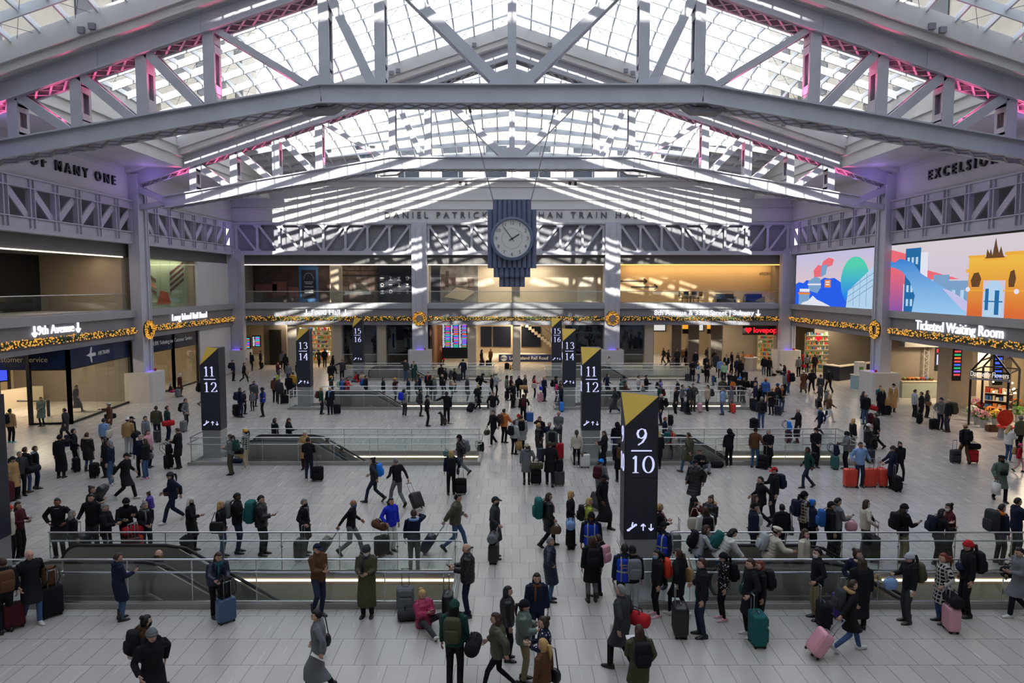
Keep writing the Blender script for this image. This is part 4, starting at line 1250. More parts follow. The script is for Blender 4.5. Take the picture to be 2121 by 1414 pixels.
screen(32.3, 47.75, 5.97, 10.25, 'larger video screen showing an orange arch and blue buildings',
       grad('screen_sky_large', '#d8c2dd', '#dcd3da', 'Z', 0, 4.2),
       [('coral_fan', C_['coral'], [[(0, .95), (.14, .86), (.30, .62), (.16, .40), (0, .5)], [(.28, .62), (.30, .48), (.50, .48)]]),
        ('purple_block', grad('screen_purple', '#8a5aa8', '#f2707c', 'Z', 0, 2.8), [[(0, 0), (0, .68), (.08, .66), (.13, .60), (.13, 0)]]),
        ('far_building', C_['steel'], [rect(.28, .62, .12, .46), rect(.34, .44, .46, .54)]),
        ('tall_building', C_['navy'], [rect(.14, .25, 0, .93)]),
        ('window_light', C_['paleblue'], [rect(.155 + .03 * i, .172 + .03 * i, .1 + .2 * j, .2 + .2 * j) for i in range(3) for j in range(4)] + [rect(.31 + .05 * i, .33 + .05 * i, .2, .34) for i in range(6)]),
        ('white_block', C_['white'], [rect(.25, .30, .40, .86)]),
        ('blue_smoke', grad('screen_smoke', '#9fd0f6', '#2f7fd6', 'Z', 0, 3.6), [[(0, .78), (.06, .74), (.10, .79), (.15, .76), (.20, .72), (.26, .56), (.34, .46), (.42, .36), (.50, .22), (.56, .12), (.6, 0), (.20, 0), (.22, .25), (.18, .45), (.12, .6), (.06, .66), (0, .68)]]),
        ('cloud_shape', C_['lilac'], [[(.40, .36), (.45, .33), (.52, .24), (.58, .16), (.66, 0), (.60, 0), (.52, .1)]]),
        ('arch_body', grad('screen_arch', '#e0703a', '#f4c04c', 'Z', .3, 3.0), am([rect(.585, .665, 0, .76), rect(.665, .79, .46, .74), rect(.79, .99, 0, .78), rect(.57, .68, .56, .60), rect(.78, 1.0, .56, .60)])),
        ('arch_opening', C_['paleblue'], am([rect(.672, .782, 0, .30), ell(.727, .30, .055, .16)])),
        ('opening_building', C_['navy'], am([rect(.68, .70, .1, .36), rect(.735, .76, .05, .34), rect(.675, .78, .20, .215)])),
        ('arch_cornice', C_['amber'], am([rect(.58, .67, .74, .77), rect(.66, .80, .70, .725), rect(.78, 1, .75, .79), rect(.57, .68, .33, .345), rect(.78, 1, .33, .345)])),
        ('arch_relief', C_['brown'], am([[(.607, .38), (.60, .46), (.615, .55), (.64, .56), (.655, .48), (.645, .38)], [(.825, .38), (.82, .46), (.835, .56), (.87, .58), (.89, .48), (.875, .38)], rect(.67, .78, .725, .74), [(.675, .74), (.68, .84), (.695, .78), (.70, .84), (.712, .76), (.722, .90), (.728, .97), (.735, .88), (.748, .78), (.758, .86), (.77, .77), (.775, .74)]])),
        ('lamp_globe', C_['white'], [ell(.555, .35, .012, .03), ell(.80, .33, .012, .03)])])

# ---- ground floor, end wall: pilasters, storefronts, boards
shop = thing('wall_shops', 'beige pilasters and inner walls behind the end wall opening', 'room', kind='structure')
for px0, px1 in ((593, 612), (687, 706), (780, 798), (968, 985), (1062, 1078), (1337, 1355), (1393, 1413), (1428, 1450), (1475, 1498), (1612, 1640)):
    d = .3 if px0 not in (1393, 1428, 1475) else 3.5
    part(shop, 'pilaster', X_(px0, YB + d), X_(px1, YB + d), YB + d, YB + d + .8, 0, 4.4, 'beige_tile' if px0 < 1390 else 'taupe')
part(shop, 'inner_wall', X_(545, 70), X_(592, 70), 69.8, 70.2, 0, 4.4, 'taupe'); part(shop, 'dark_doorway', X_(556, 69.7), X_(580, 69.7), 69.6, 69.8, 0, 3.4, 'dark_void')
part(shop, 'inner_wall', -HW, X_(545, 73), 72.8, 73.2, 0, 4.4, 'taupe')
part(shop, 'wood_wall', X_(893, 70), X_(915, 70), 69.8, 70.1, 0, 4.4, 'wood')
part(shop, 'inner_wall', X_(985, 72), X_(1180, 72), 71.8, 72.2, 0, 4.4, 'beige')
for a, c in ((995, 1018), (1021, 1058), (1080, 1120)):
    part(shop, 'dark_poster', X_(a, 71.7), X_(c, 71.7), 71.7, 71.8, 1.6, 3.6, 'navy_dark')
part(shop, 'inner_wall', X_(1180, 70), X_(1355, 70), 69.8, 70.2, 0, 4.4, 'charcoal')
part(shop, 'inner_wall', X_(700, 70), X_(893, 70), 69.8, 70.2, 0, 4.4, 'charcoal')
part(shop, 'inner_wall', X_(1500, 72), X_(1650, 72), 72, 72.3, 0, 4.4, 'taupe')
part(shop, 'inner_wall', X_(893, 66.5), X_(898, 66.5), YB + .3, 70, 0, 4.4, 'wood')
def storefront(px0, px1, label, y=YB + .9):
    x0, x1 = X_(px0, y), X_(px1, y)
    t = thing('shop_window', label, 'storefront', ((x0 + x1) / 2, y, 0))
    w = (x1 - x0) / 2
    MB().box(-w, w, -.02, .02, 1.45, 4.35).build('tinted_pane', M['dark_glass'], t)
    MB().box(-w, w, -.02, .02, .1, 1.38).build('lower_pane', M['shop_glass'], t)
    b = MB(); b.box(-w, w, -.05, .05, 1.38, 1.45); b.box(-w, w, -.05, .05, 0, .1); b.box(-w - .04, -w + .03, -.05, .05, 0, 4.4); b.box(w - .03, w + .04, -.05, .05, 0, 4.4)
    b.build('window_frame', M['ledge'], t)
storefront(707, 779, 'dark tinted shop window nearer the food hall opening')
storefront(799, 855, 'dark tinted shop window beside the end wall column')
storefront(1171, 1250, 'dark tinted shop window behind the tall pylons')
storefront(1283, 1336, 'dark tinted shop window next to the subway entrance')

def board(px0, px1, py0, py1, Y, cols, label, nm='departure_board', rows=22):
    (x0, z1), (x1, z0) = on_y(px0, py0, Y), on_y(px1, py1, Y)
    t = thing(nm, label, 'screen', ((x0 + x1) / 2, Y, z0))
    w, h = (x1 - x0) / 2, z1 - z0
    MB().box(-w, w, 0, .15, 0, h).build('casing', M['black'], t)
    rr = random.Random(px0)
    groups = {}
    for c in range(cols):
        for r in range(rows):
            col = rr.choice(['pink', 'cyan', 'green', 'orange', 'violet', 'red', 'blue', 'violet', 'cyan'])
            u0 = -w + .06 + c * (2 * w - .06) / cols
            u1 = u0 + (2 * w - .06) / cols - .08
            zz = h - .08 - (r + .9) * (h * .96 - .1) / rows
            hh = (h * .96 - .1) / rows * .72
            groups.setdefault(col, MB()).box(u0 + (u1 - u0) * .38, u1, -.012, 0, zz, zz + hh)
            groups.setdefault('white', MB()).box(u0, u0 + (u1 - u0) * rr.uniform(.2, .34), -.012, 0, zz, zz + hh * .8)
    for k, b in groups.items(): b.build(k + '_rows', BC[k], t).__setitem__('kind', 'stuff')
    return t
BC = {k: glow('board_' + k, v, 1.0) for k, v in dict(pink='#e05ad0', cyan='#3fc6d8', green='#2fb070', orange='#f0743a', violet='#8a6af0', red='#e04a4a', blue='#4a6af0', white='#d8dcf0').items()}
board(915, 968, 670, 722, YB + 2.2, 3, 'tall departure board with coloured rows beside the end wall column')
board(502, 519, 698, 722, 71.5, 1, 'small departure screen by the dark door, red rows', rows=8)
board(522, 540, 695, 718, 71.5, 1, 'small departure screen by the dark door, blue rows', rows=8)
part(shop, 'black_panel', X_(915, YB + 2.2), X_(968, YB + 2.2), YB + 2.2, YB + 2.35, .9, on_y(940, 722, YB + 2.2)[1], 'black')
(xa, za), (xb, zb_) = on_y(1033, 734, 70.5), on_y(1172, 749, 70.5)
t = thing('railroad_sign', 'navy band sign for the Long Island Rail Road with round emblem', 'sign', ((xa + xb) / 2, 70.5, zb_))
w = (xb - xa) / 2; h = za - zb_
MB().box(-w, w, 0, .1, 0, h).build('band', M['navy'], t)
b = MB(); b.add([(-w + .5 + .3 * math.cos(2 * PI * k / 24), -.012, h / 2 + .3 * math.sin(2 * PI * k / 24)) for k in range(24)], [tuple(range(24))]); b.build('round_emblem', M['white_paint'], t)
text_obj('emblem_letters', 'MTA', .26, (-w + .5, -.02, h / 2), R_BACK, M['navy'], t, extrude=.004, bold=.012)
text_obj('sign_letters', 'Long Island Rail Road', .44, (-.35, -.02, h / 2), R_BACK, M['white_paint'], t, extrude=.005, bold=.008)
# stair inside the end wall opening
t = thing('wall_stair', 'beige stair with glass rail climbing behind the end wall opening', 'stair', (X_(1170, 70.9), 71.0, 0), kind='structure')
b = MB()
L = X_(1170, 70.9) - X_(1082, 70.9)
for i in range(14): b.box(-L * (i + 1) / 14, -L * i / 14, -.6, .6, 1.0 + i * .24 - .3, 1.0 + i * .24)
b.build('steps', M['cream'], t)
b = MB(); b.bar((0, -.62, 1.9), (-L, -.62, 1.9 + 14 * .24), .05, .05); b.build('stair_rail', M['rail'], t)
b = MB(); b.add([(0, -.62, 1.0), (-L, -.62, 1 + 3.36), (-L, -.62, 1.9 + 3.36), (0, -.62, 1.9)], [(0, 1, 2, 3)]); b.build('stair_glass', M['glass'], t)
# subway side: shelves in the shop, heart sign
(x_, z_) = on_y(1576, 684, YB + .6)
t = thing('shop_sign', 'lit red lovepop sign with a heart over the card shop', 'sign', (x_, YB + .7, z_))
MB().box(-1.6, 1.55, 0, .1, -.42, .42).build('back_panel', M['black'], t)
text_obj('sign_letters', 'lovepop', .66, (.40, -.05, 0), R_BACK, M['lit_red'], t, extrude=.03, bold=.012)
def heart(b, cx, cz, s, y):
    pts = []
    for k in range(28):
        a = 2 * PI * k / 28
        pts.append(Vector((cx + s * 16 * math.sin(a) ** 3 / 17, y, cz + s * (13 * math.cos(a) - 5 * math.cos(2 * a) - 2 * math.cos(3 * a) - math.cos(4 * a)) / 17)))
    b.prism(pts, (0, 0, 0), (0, .05, 0))
b = MB(); heart(b, -1.12, .02, .32, -.06); b.build('heart', M['lit_red'], t)
M_shelf = glow('lit_shelf_back', '#e8c98a', .22)
def shelf_unit(x, y, rz, w, h, label, seed, back=M_shelf):
    t = thing('display_shelf', label, 'shelf', (x, y, 0), rz)
    MB().box(-w / 2, w / 2, .2, .25, 0, h).build('back_panel', back, t)
    n = int(h / .42)
    for i in range(n): MB().box(-w / 2, w / 2, -.15, .2, .3 + i * .42, .33 + i * .42).build('shelf_board', M['cream'], t)
    rr = random.Random(seed); g = {}
    for i in range(n):
        x = -w / 2 + .06
        while x < w / 2 - .2:
            ww = rr.uniform(.08, .2); k = rr.choice(['red', 'orange', 'white', 'blue', 'green', 'cream'])
            g.setdefault(k, MB()).box(x, x + ww, -.1, .1, .335 + i * .42, .335 + i * .42 + rr.uniform(.12, .3)); x += ww + .05
    for k, b in g.items(): b.build('stock_' + k, GOODS[k], t).__setitem__('kind', 'stuff')
GOODS = {k: mat('goods_' + k, v, .6, 0, .1, 3) for k, v in dict(red='#b8352f', orange='#d98238', white='#d8d4cc', blue='#3f6a9e', green='#5c8a4a', cream='#cbb792').items()}
shelf_unit(X_(648, 71), 71.2, 0, 3.2, 3.4, 'lit goods shelves seen through the food hall opening', 5)
shelf_unit(X_(1590, 71.5), 71.5, 0, 1.6, 3.2, 'shop shelves behind the card shop sign', 9)
shelf_unit(27.0, 63.9, 0, 2.0, 3.4, 'lit yellow card shelves by the corner column on the screen side', 11)
t = thing('card_counter', 'round cream counter with cards in front of the card shop', 'counter', (X_(1553, 66), 66.2, 0))
b = MB(); b.tube([(0, 0, 0), (0, 0, 1.05)], .85, 24); b.build('drum', M['cream'], t)
b = MB(); b.tube([(0, 0, 1.05), (0, 0, 1.1)], .92, 24); b.build('counter_top', M['white_paint'], t)
b = MB()
for k in range(14): b.box(-.6 + .16 * (k % 7), -.5 + .16 * (k % 7), -.3 + .4 * (k // 7), -.26 + .4 * (k // 7), 1.1, 1.35)
b.build('card_stock', GOODS['orange'], t).__setitem__('kind', 'stuff')

# ---- ground floor, screen side
sidew = thing('wall_side_shops', 'walls and piers behind the openings on the two long sides', 'room', kind='structure')
part(sidew, 'room_back', 36, 36.3, 30, 64, 0, 4.4, 'taupe')
part(sidew, 'grey_pier', 33.0, 34.2, 55.5, 56.7, 0, 4.4, 'taupe'); part(sidew, 'grey_pier', 30.6, 31.6, 59.5, 60.5, 0, 4.4, 'taupe')
part(sidew, 'end_return', 27, 40, YB - .2, YB + .1, 0, 4.4, 'taupe')
part(sidew, 'wood_wall', 33.5, 33.8, 34, 44.5, 0, 4.4, 'wood')
part(sidew, 'cream_wall', 33.2, 33.5, 44.5, 50, 0, 4.4, 'beige')
bx, by = on_floor(1985, 843)
part(sidew, 'tiled_pier', bx - .65, bx + .75, by, by + 1.3, 0, 4.4, 'beige_tile')
t = thing('train_board', 'tall narrow lit train board on the tiled pier near the flower stall', 'screen', (bx - .25, by - .02, 1.7))
MB().box(-.27, .27, -.06, 0, 0, 2.6).build('casing', M['black'], t)
for i, k in enumerate(['green', 'violet', 'red', 'green', 'orange', 'red', 'blue', 'green', 'violet', 'red']):
    MB().box(-.2, .2, -.075, -.06, 2.2 - i * .21, 2.32 - i * .21).build('lit_row', BC[k], t)
bx2, by2 = on_floor(2062, 842)
part(sidew, 'tiled_pier', bx2 - .5, bx2 + .9, by2, by2 + 1.2, 0, 4.4, 'beige_tile')
t = thing('train_board', 'blue lit train board on the pier behind the flower stall frame', 'screen', (bx2, by2 - .02, 1.4))
MB().box(-.3, .3, -.06, 0, 0, 2.8).build('casing', M['black'], t)
for i in range(9): MB().box(-.22, .22, -.075, -.06, 2.4 - i * .27, 2.55 - i * .27).build('lit_row', BC['blue'], t)
for (y, z, w, h, l) in ((39.5, 3.0, 1.6, .9, 'bright blue menu screen on the wood wall, nearer the pier'), (36.6, 3.0, 1.6, .9, 'bright blue menu screen on the wood wall behind the stall roof')):
    t = thing('menu_screen', l, 'screen', (33.45, y, z)); MB().box(-.08, 0, -w / 2, w / 2, -h / 2, h / 2).build('casing', M['black'], t); MB().box(-.09, -.08, -w / 2 + .06, w / 2 - .06, -h / 2 + .06, h / 2 - .06).build('display', BC['blue'], t)
t = thing('menu_screen', 'black menu screen with red heading behind the food counter', 'screen', (on_y(1946, 750, 49.9)[0], 49.9, 2.6)); MB().box(-.35, .35, -.08, 0, -.8, .8).build('casing', M['black'], t); MB().box(-.28, .28, -.09, -.08, .45, .7).build('heading', BC['red'], t); MB().box(-.25, 0, -.09, -.08, -.4, .3).build('menu_text', BC['white'], t)
part(sidew, 'food_back_wall', 26.2, 33.4, 49.9, 50.2, 0, 4.4, 'taupe')
# information desk
x0, y0 = on_floor(1704, 784); x1, y1 = on_floor(1738, 789); x2, y2 = on_floor(1812, 779)
t = thing('information_desk', 'long black information desk with pale top beside the column', 'desk', (x1, y1, 0))
b = MB(); A = [(x0 - x1, y0 - y1), (0, 0), (x2 - x1, y2 - y1), (x2 - x1, y2 - y1 + .8), (0.3, .9), (x0 - x1 + .9, y0 - y1 + .3)]
b.prism([Vector((p[0], p[1], 0)) for p in A], (0, 0, 0), (0, 0, 1.12)); b.build('front_panel', M['navy_dark'], t)
b = MB(); b.prism([Vector((p[0] * 1.01, p[1] * 1.01 - .04, 1.12)) for p in A], (0, 0, 0), (0, 0, .07)); b.build('counter_top', M['cream'], t)
b = MB(); b.box(.2, 1.3, .3, .33, 1.19, 1.85); b.build('clear_shield', M['glass'], t)
x_, y_ = on_floor(1795, 806)
t = thing('snack_counter', 'small pale blue counter with machines beside the column plinth', 'counter', (x_, y_, 0))
MB().box(-.85, .8, 0, .8, 0, 1.0).build('body', M['skyblue'], t); MB().box(-.9, .85, -.04, .84, 1.0, 1.06).build('counter_top', M['white_paint'], t)
tt = thing('drink_machine', 'white drink machine on the pale blue counter', 'machine', (x_ - .35, y_ + .4, 1.06)); MB().box(-.32, .32, -.3, .3, 0, .95).build('housing', M['white_paint'], tt); MB().box(-.2, .1, -.31, -.3, .2, .6).build('front_print', GOODS['green'], tt)
tt = thing('counter_sign', 'small framed black sign on the pale blue counter', 'sign', (x_ + .5, y_ + .15, 1.06)); MB().box(-.2, .2, 0, .03, 0, .5).build('frame', M['black'], tt); MB().box(-.15, .15, -.01, 0, .08, .42).build('print', M['white_paint'], tt)
# food counter
(xa, ya), (xb, yb) = on_floor(1868, 824), on_floor(1942, 824)
t = thing('food_counter', 'grey-green food counter with goods and lattice post on the screen side', 'counter', ((xa + xb) / 2, ya, 0))
w = (xb - xa) / 2
MB().box(-w, w, 0, .8, 0, 1.1).build('body', M['sage'], t); MB().box(-w - .05, w + .05, -.05, .85, 1.1, 1.16).build('counter_top', M['cream'], t)
b = MB()
for s in (-1, 1): b.bar((w * .55 + s * .16, .6, 1.16), (w * .55 + s * .16, .6, 4.0), .05, .05)
for i in range(12): b.bar((w * .55 - .16, .6, 1.2 + i * .23), (w * .55 + .16, .6, 1.2 + (i + 1) * .23), .03, .03) if i % 2 else b.bar((w * .55 + .16, .6, 1.2 + i * .23), (w * .55 - .16, .6, 1.2 + (i + 1) * .23), .03, .03)
b.build('lattice_post', M['ledge'], t)
MB().box(-w, w, -.1, .5, 3.5, 4.1).build('canopy', M['stainless'], t)
shelf_unit((xa + xb) / 2 - .1, ya + 1.6, 0, 1.7, 3.0, 'lit bakery shelves behind the grey-green food counter', 21)
rr = random.Random(5)
for i in range(7):
    c = rr.choice(list(GOODS)); xx = -w + .3 + i * (2 * w - .6) / 6
    o = thing('goods_basket', 'small basket of %s packets on the food counter, number %s from its open end' % (c, ('one', 'two', 'three', 'four', 'five', 'six', 'seven')[i]), 'basket', ((xa + xb) / 2 + xx, ya + .35, 1.16), group='baskets on the food counter')
    b = MB(); b.tube([(0, 0, 0), (0, 0, .14)], [.13, .17], 10); b.build('basket', M['wood'], o)
    b = MB(); [b.ball((rr.uniform(-.1, .1), rr.uniform(-.1, .1), .16), .07) for _ in range(6)]; b.build('packets', GOODS[c], o).__setitem__('kind', 'stuff')
# flower stall
(xa, ya), (xb, yb) = on_floor(2006, 880), on_floor(2084, 889)
d = Vector((xb - xa, yb - ya, 0)); W = d.length; rz = math.atan2(d.y, d.x)
t = thing('flower_stall', 'black gabled flower stall frame with hanging bulbs', 'stall', (xa, ya, 0), rz)
DP = 3.0
for i, (x, y) in enumerate(((0, 0), (W, 0), (0, DP), (W, DP))): MB().box(x - .05, x + .05, y - .05, y + .05, 0, 3.0).build('post', M['black'], t)
b = MB()
for y in (0, DP):
    b.bar((0, y, 3.0), (W / 2, y, 4.2), .09, .09); b.bar((W, y, 3.0), (W / 2, y, 4.2), .09, .09); b.bar((0, y, 3), (W, y, 3), .08, .08)
for x, z in ((0, 3), (W, 3), (W / 2, 4.2), (W / 4, 3.6), (W * .75, 3.6)): b.bar((x, 0, z), (x, DP, z), .07, .07)
for z in (1.3, 1.9): b.bar((W, 0, z), (W, DP, z), .06, .06)
b.build('roof_frame', M['black'], t)
b = MB(); b.box(-.1, W + .05, -.12, -.05, 2.55, 2.67); b.build('sign_ledge', M['ledge'], t)
text_obj('sign_letters', 'Damselfly Flowers', .40, (W / 2, -.1, 2.86), R_BACK, M['soft_glow'], t, extrude=.02, squash=.60)  # plain white unlit letters, brightened by a glow put into their material
b = MB()
for i in range(9): b.ball((rr.uniform(0, W + .8), rr.uniform(.2, DP), rr.uniform(1.6, 2.6)), .05, n=6, m=4)
b.build('bulb', M['lamp_panel'], t).__setitem__('kind', 'stuff')
shelf_unit(xa + math.cos(rz) * W * .5 - math.sin(rz) * 2.5, ya + math.sin(rz) * W * .5 + math.cos(rz) * 2.5, rz, W - .4, 1.9, 'plant shelves inside the flower stall', 31, M['wood'])
FL = {k: mat('petal_' + k, v, .6, 0, .15, 8) for k, v in dict(red='#e0402e', orange='#f0922e', pink='#e8a0a8', white='#e6e4d6', yellow='#f0c24a', green='#5d8a3a', peach='#f0a878').items()}
def bouquet(x, y, z, c, nm_, r=.26):
    o = thing('flower_bunch', '%s flowers in a bucket %s' % (c, nm_), 'flowers', (x, y, z))
    q = random.Random(int(x * 100 + y * 31))
    b = MB(); f = MB()
    for i in range(46):
        a = q.uniform(0, 2 * PI); e = q.uniform(.1, 1.5); p = Vector((math.cos(a) * math.cos(e) * r, math.sin(a) * math.cos(e) * r, .1 + math.sin(e) * r * 1.1))
        f.ball(p, q.uniform(.035, .06), n=6, m=4)
    for i in range(40):
        a = q.uniform(0, 2 * PI); p = Vector((math.cos(a) * r * q.uniform(.4, 1.1), math.sin(a) * r * q.uniform(.4, 1.1), q.uniform(-.02, .25)))
        b.add([(0, 0, -.15), tuple(p), tuple(p + Vector((.05, .03, .06)))], [(0, 1, 2)])
    b.tube([(0, 0, -.25), (0, 0, .1)], .08, 6)
    f.build('blossoms', FL[c], o); b.build('leaves', FL['green'], o)
def bucket(x, y, h, m, lab):
    o = thing('flower_bucket', lab, 'bucket', (x, y, 0))
    b = MB(); b.tube([(0, 0, 0), (0, 0, h)], [.15, .20], 14); b.build('pail', M[m], o)
    b = MB(); b.tube([(.2 * math.cos(2 * PI * k / 14), .2 * math.sin(2 * PI * k / 14), h) for k in range(15)], .012, 5); b.build('rim', M['ledge'], o)
spots = [(2013, 866, 'white', 'beside the stall post'), (2024, 873, 'pink', 'second along the kerb row'), (2037, 879, 'pink', 'third along the kerb row'), (2050, 868, 'orange', 'in the middle of the stall front'), (2030, 858, 'red', 'behind the kerb row'), (2062, 876, 'yellow', 'near the wooden crate'), (2045, 858, 'red', 'behind the middle orange bucket'), (2072, 866, 'peach', 'beside the second stall post'), (2020, 849, 'pink', 'at the back by the pier'), (2060, 856, 'orange', 'under the price card'), (2068, 846, 'green', 'tall leaves at the back'), (2110, 868, 'green', 'beyond the second stall post'), (2104, 850, 'orange', 'on the far shelf side')]
for px, py, c, w in spots:
    x, y = on_floor(px, py + 6); bucket(x, y, .42, 'ledge', 'galvanised bucket of %s flowers %s' % (c, w)); bouquet(x, y, .42, c, w, .32)
x, y = on_floor(2082, 905)
o = thing('red_bucket_tray', 'round red tray of flowers on a grey tub at the stall corner', 'tray', (x, y, 0)); b = MB(); b.tube([(0, 0, 0), (0, 0, .5)], [.34, .3], 16); b.build('tub', M['stone'], o); b = MB(); b.tube([(0, 0, .5), (0, 0, .58)], .4, 18); b.build('tray', FL['red'], o)
b = MB(); b.prism([Vector((.1 + .42 * math.cos(2 * PI * k / 20), .2, .95 + .42 * math.sin(2 * PI * k / 20))) for k in range(20)], (0, 0, 0), (0, .06, 0)); b.build('red_disc', FL['red'], o)
x, y = on_floor(2056, 893)
o = thing('wooden_crate', 'small wooden crate on the floor in front of the flower buckets', 'crate', (x, y, 0)); b = MB()
for i in range(3): b.box(-.3, .3, -.2, -.18, .03 + i * .1, .11 + i * .1); b.box(-.3, .3, .18, .2, .03 + i * .1, .11 + i * .1); b.box(-.3, -.28, -.2, .2, .03 + i * .1, .11 + i * .1); b.box(.28, .3, -.2, .2, .03 + i * .1, .11 + i * .1)
b.box(-.28, .28, -.18, .18, 0, .03)
b.build('slats', M['wood'], o)
o = thing('price_card', 'white price card standing among the red flowers', 'sign', tuple(on_floor(2052, 862)) + (.9,)); MB().box(-.15, .15, -.01, .01, 0, .5).build('card', M['white_paint'], o); b = MB(); b.tube([(0, 0.02, -.9), (0, 0.02, .1)], .012, 5); b.build('stake', M['ledge'], o)

# ---- ground floor, ticket office side
part(sidew, 'office_back', -33.3, -33, 31, YB, 0, 4.4, 'beige')
for y in (41, 43, 45, 47): part(sidew, 'office_mullion', -33, -32.9, y, y + .2, 0, 4.4, 'charcoal')
part(sidew, 'office_return', -33, -HW - .2, 47.6, 48.4, 0, 4.4, 'taupe'); part(sidew, 'dark_lobby_wall', -30.2, -30, 31, 39.6, 0, 4.4, 'taupe'); part(sidew, 'lobby_end', -33, -28.4, 39.6, 39.9, 0, 4.4, 'taupe')
part(sidew, 'pale_infill', -HW - .05, -HW - .4, 57.5, 63.8, 0, Z_FB, 'pale')
part(sidew, 'office_return', -33, -HW - .4, 57.6, 58, 0, 4.4, 'beige')
def shopfront(pts, n, label, hdr):
    c = Vector((pts[0][0], pts[0][1], 0))
    t = thing('office_glazing', label, 'glazing', tuple(c))
    pts = [Vector((p[0], p[1], 0)) - c for p in pts]
    for (p, q), k in zip(zip(pts, pts[1:]), n):
        d = (q - p)
        for i in range(k):
            a, e = p + d * ((i + .01) / k), p + d * ((i + .99) / k)
            b = MB(); b.bar(a + Vector((0, 0, 1.58)), e + Vector((0, 0, 1.58)), .025, 2.9); b.build('glass_panel', M['shop_glass'], t)
        b = MB(); b.bar(p + Vector((0, 0, 3.6)), q + Vector((0, 0, 3.6)), .04, 1.1); b.build('blue_header', M_hdr, t)
        b = MB(); b.bar(p + Vector((0, 0, 3.04)), q + Vector((0, 0, 3.04)), .08, .07); b.bar(p + Vector((0, 0, .06)), q + Vector((0, 0, .06)), .08, .12)
        for e in (p, q): b.box(e.x - .09, e.x + .09, e.y - .09, e.y + .09, 0, 4.15)
        b.build('black_frame', M['black'], t)
    return t
M_hdr = mat('blue_header_glass', '#22304f', .2, 0, .35, .35)
(xa, ya), (xb, yb), (xc, yc) = on_floor(65, 880), on_floor(147, 878), on_floor(243, 836)
t = shopfront([(xa, ya), (xb, yb), (-HW - .35, 47.4)], (4, 5), 'folded glass front of the ticket office under the 9th Avenue sign', None)
me = text_mesh('LIRR Ticketing and Customer Service', .42, .01, 'RIGHT'); me.materials.append(M['cream'])
o = obj('header_letters', me, t, Matrix.Translation(((xb - xa) * .55, -.06, 3.62)) @ R_BACK)
MB().box(-5, 0, -.02, .02, 3.05, 4.15).build('blue_header', M_hdr, t)
q = MB(); q.prism([Vector((p[0], 0, p[1])) for p in ((-.6, 0), (-.2, .1), (-.05, .45), (.08, .45), (.0, .1), (.5, .09), (.5, -.09), (0, -.1), (.08, -.45), (-.05, -.45), (-.2, -.1))], (0, 0, 0), (0, .02, 0))
dd = (Vector((-HW - .35, 47.4, 0)) - Vector((xb, yb, 0))).normalized(); ang = math.atan2(dd.y, dd.x)
R_f = Matrix.Rotation(ang, 4, 'Z')
mm = Vector((xb - xa, yb - ya, 3.62)) + dd * 2.6 + Vector((.05, -.03, 0))
o = obj('plane_emblem', q.mesh('plane_emblem', M['white_paint']), t, Matrix.Translation(mm) @ R_f)
me = text_mesh('AIRTRAIN', .34, .01); me.materials.append(M['white_paint'])
obj('header_letters', me, t, Matrix.Translation(mm + dd * 1.5) @ R_f @ R_BACK)
t = shopfront([(-HW - .2, 48.9), (-HW - .2, 53.2), (-HW - .2, 57.3)], (3, 3), 'flat glass front of the rail road ticket office beside the pale wall', None)
me = text_mesh('LIRR Ticketing and Customer Service', .40, .01); me.materials.append(M['white_paint'])
obj('header_letters', me, t, Matrix.Translation((.07, 4.3, 3.62)) @ R_LEFT)
t = thing('ticket_counter', 'long curved cream counter inside the glazed ticket office', 'counter', (-30.5, 43.5, 0))
b = MB(); pts = [(-1.2 + 1.6 * math.sin(a * .8), a * 3.3) for a in (-1, -.6, -.2, .2, .6, 1)]
b.loft([[Vector((x, y, 0)), Vector((x, y, 1.15)), Vector((x - .6, y, 1.15)), Vector((x - .6, y, 0))] for x, y in pts]); b.build('body', M['cream'], t)
t = thing('queue_barrier', 'low dark barrier post with beam inside the ticket office glass', 'barrier', (-27.3, 42.2, 0)); MB().box(-.06, .06, -.06, .06, 0, .95).build('post', M['charcoal'], t); MB().box(-1.8, .06, -.05, .05, .85, .95).build('beam', M['ledge'], t)
C_tk = glow('ticket_screen', '#4a5cf0', .9)
for (x, y, w, h, l) in ((-28.9, 37.0, 1.3, 1.9, 'lit blue ticket machine screen at the picture edge'), ):
    t = thing('ticket_machine', 'dark ticket machine with tall lit blue screen by the lobby wall', 'machine', (x, y, 0), PI / 2 - .35)
    MB().box(-.75, .75, 0, .5, 0, 3.0).build('housing', M['charcoal'], t); MB().box(-.55, .55, -.02, 0, .95, 2.5).build('display', C_tk, t); MB().box(-.55, .55, -.025, -.02, .95, 1.1).build('green_bar', BC['green'], t); MB().box(-.4, .4, -.03, -.02, 1.9, 2.1).build('screen_text', BC['white'], t)
t = thing('ticket_machine', 'pale ticket machine with dark slot in the lobby recess', 'machine', (-28.7, 39.2, 0), PI / 3); MB().box(-.5, .5, 0, .5, 0, 2.2).build('housing', M['ledge'], t); MB().box(-.3, .3, -.02, 0, .5, 1.5).build('front_slot', M['black'], t)
t = thing('info_screen', 'hanging blue information screen above the ticket machines', 'screen', (-28.2, 39.3, 3.0), PI / 3); MB().box(-.62, .62, 0, .1, -.62, .62).build('casing', M['black'], t); MB().box(-.55, .55, -.02, 0, -.55, .55).build('display', C_tk, t)

t = thing('heart_sign', 'small red heart and word on the yellow card shelves', 'sign', (27.0, 63.6, 2.9))
b = MB(); heart(b, 0, .1, .28, 0); b.build('heart', M['lit_red'], t)

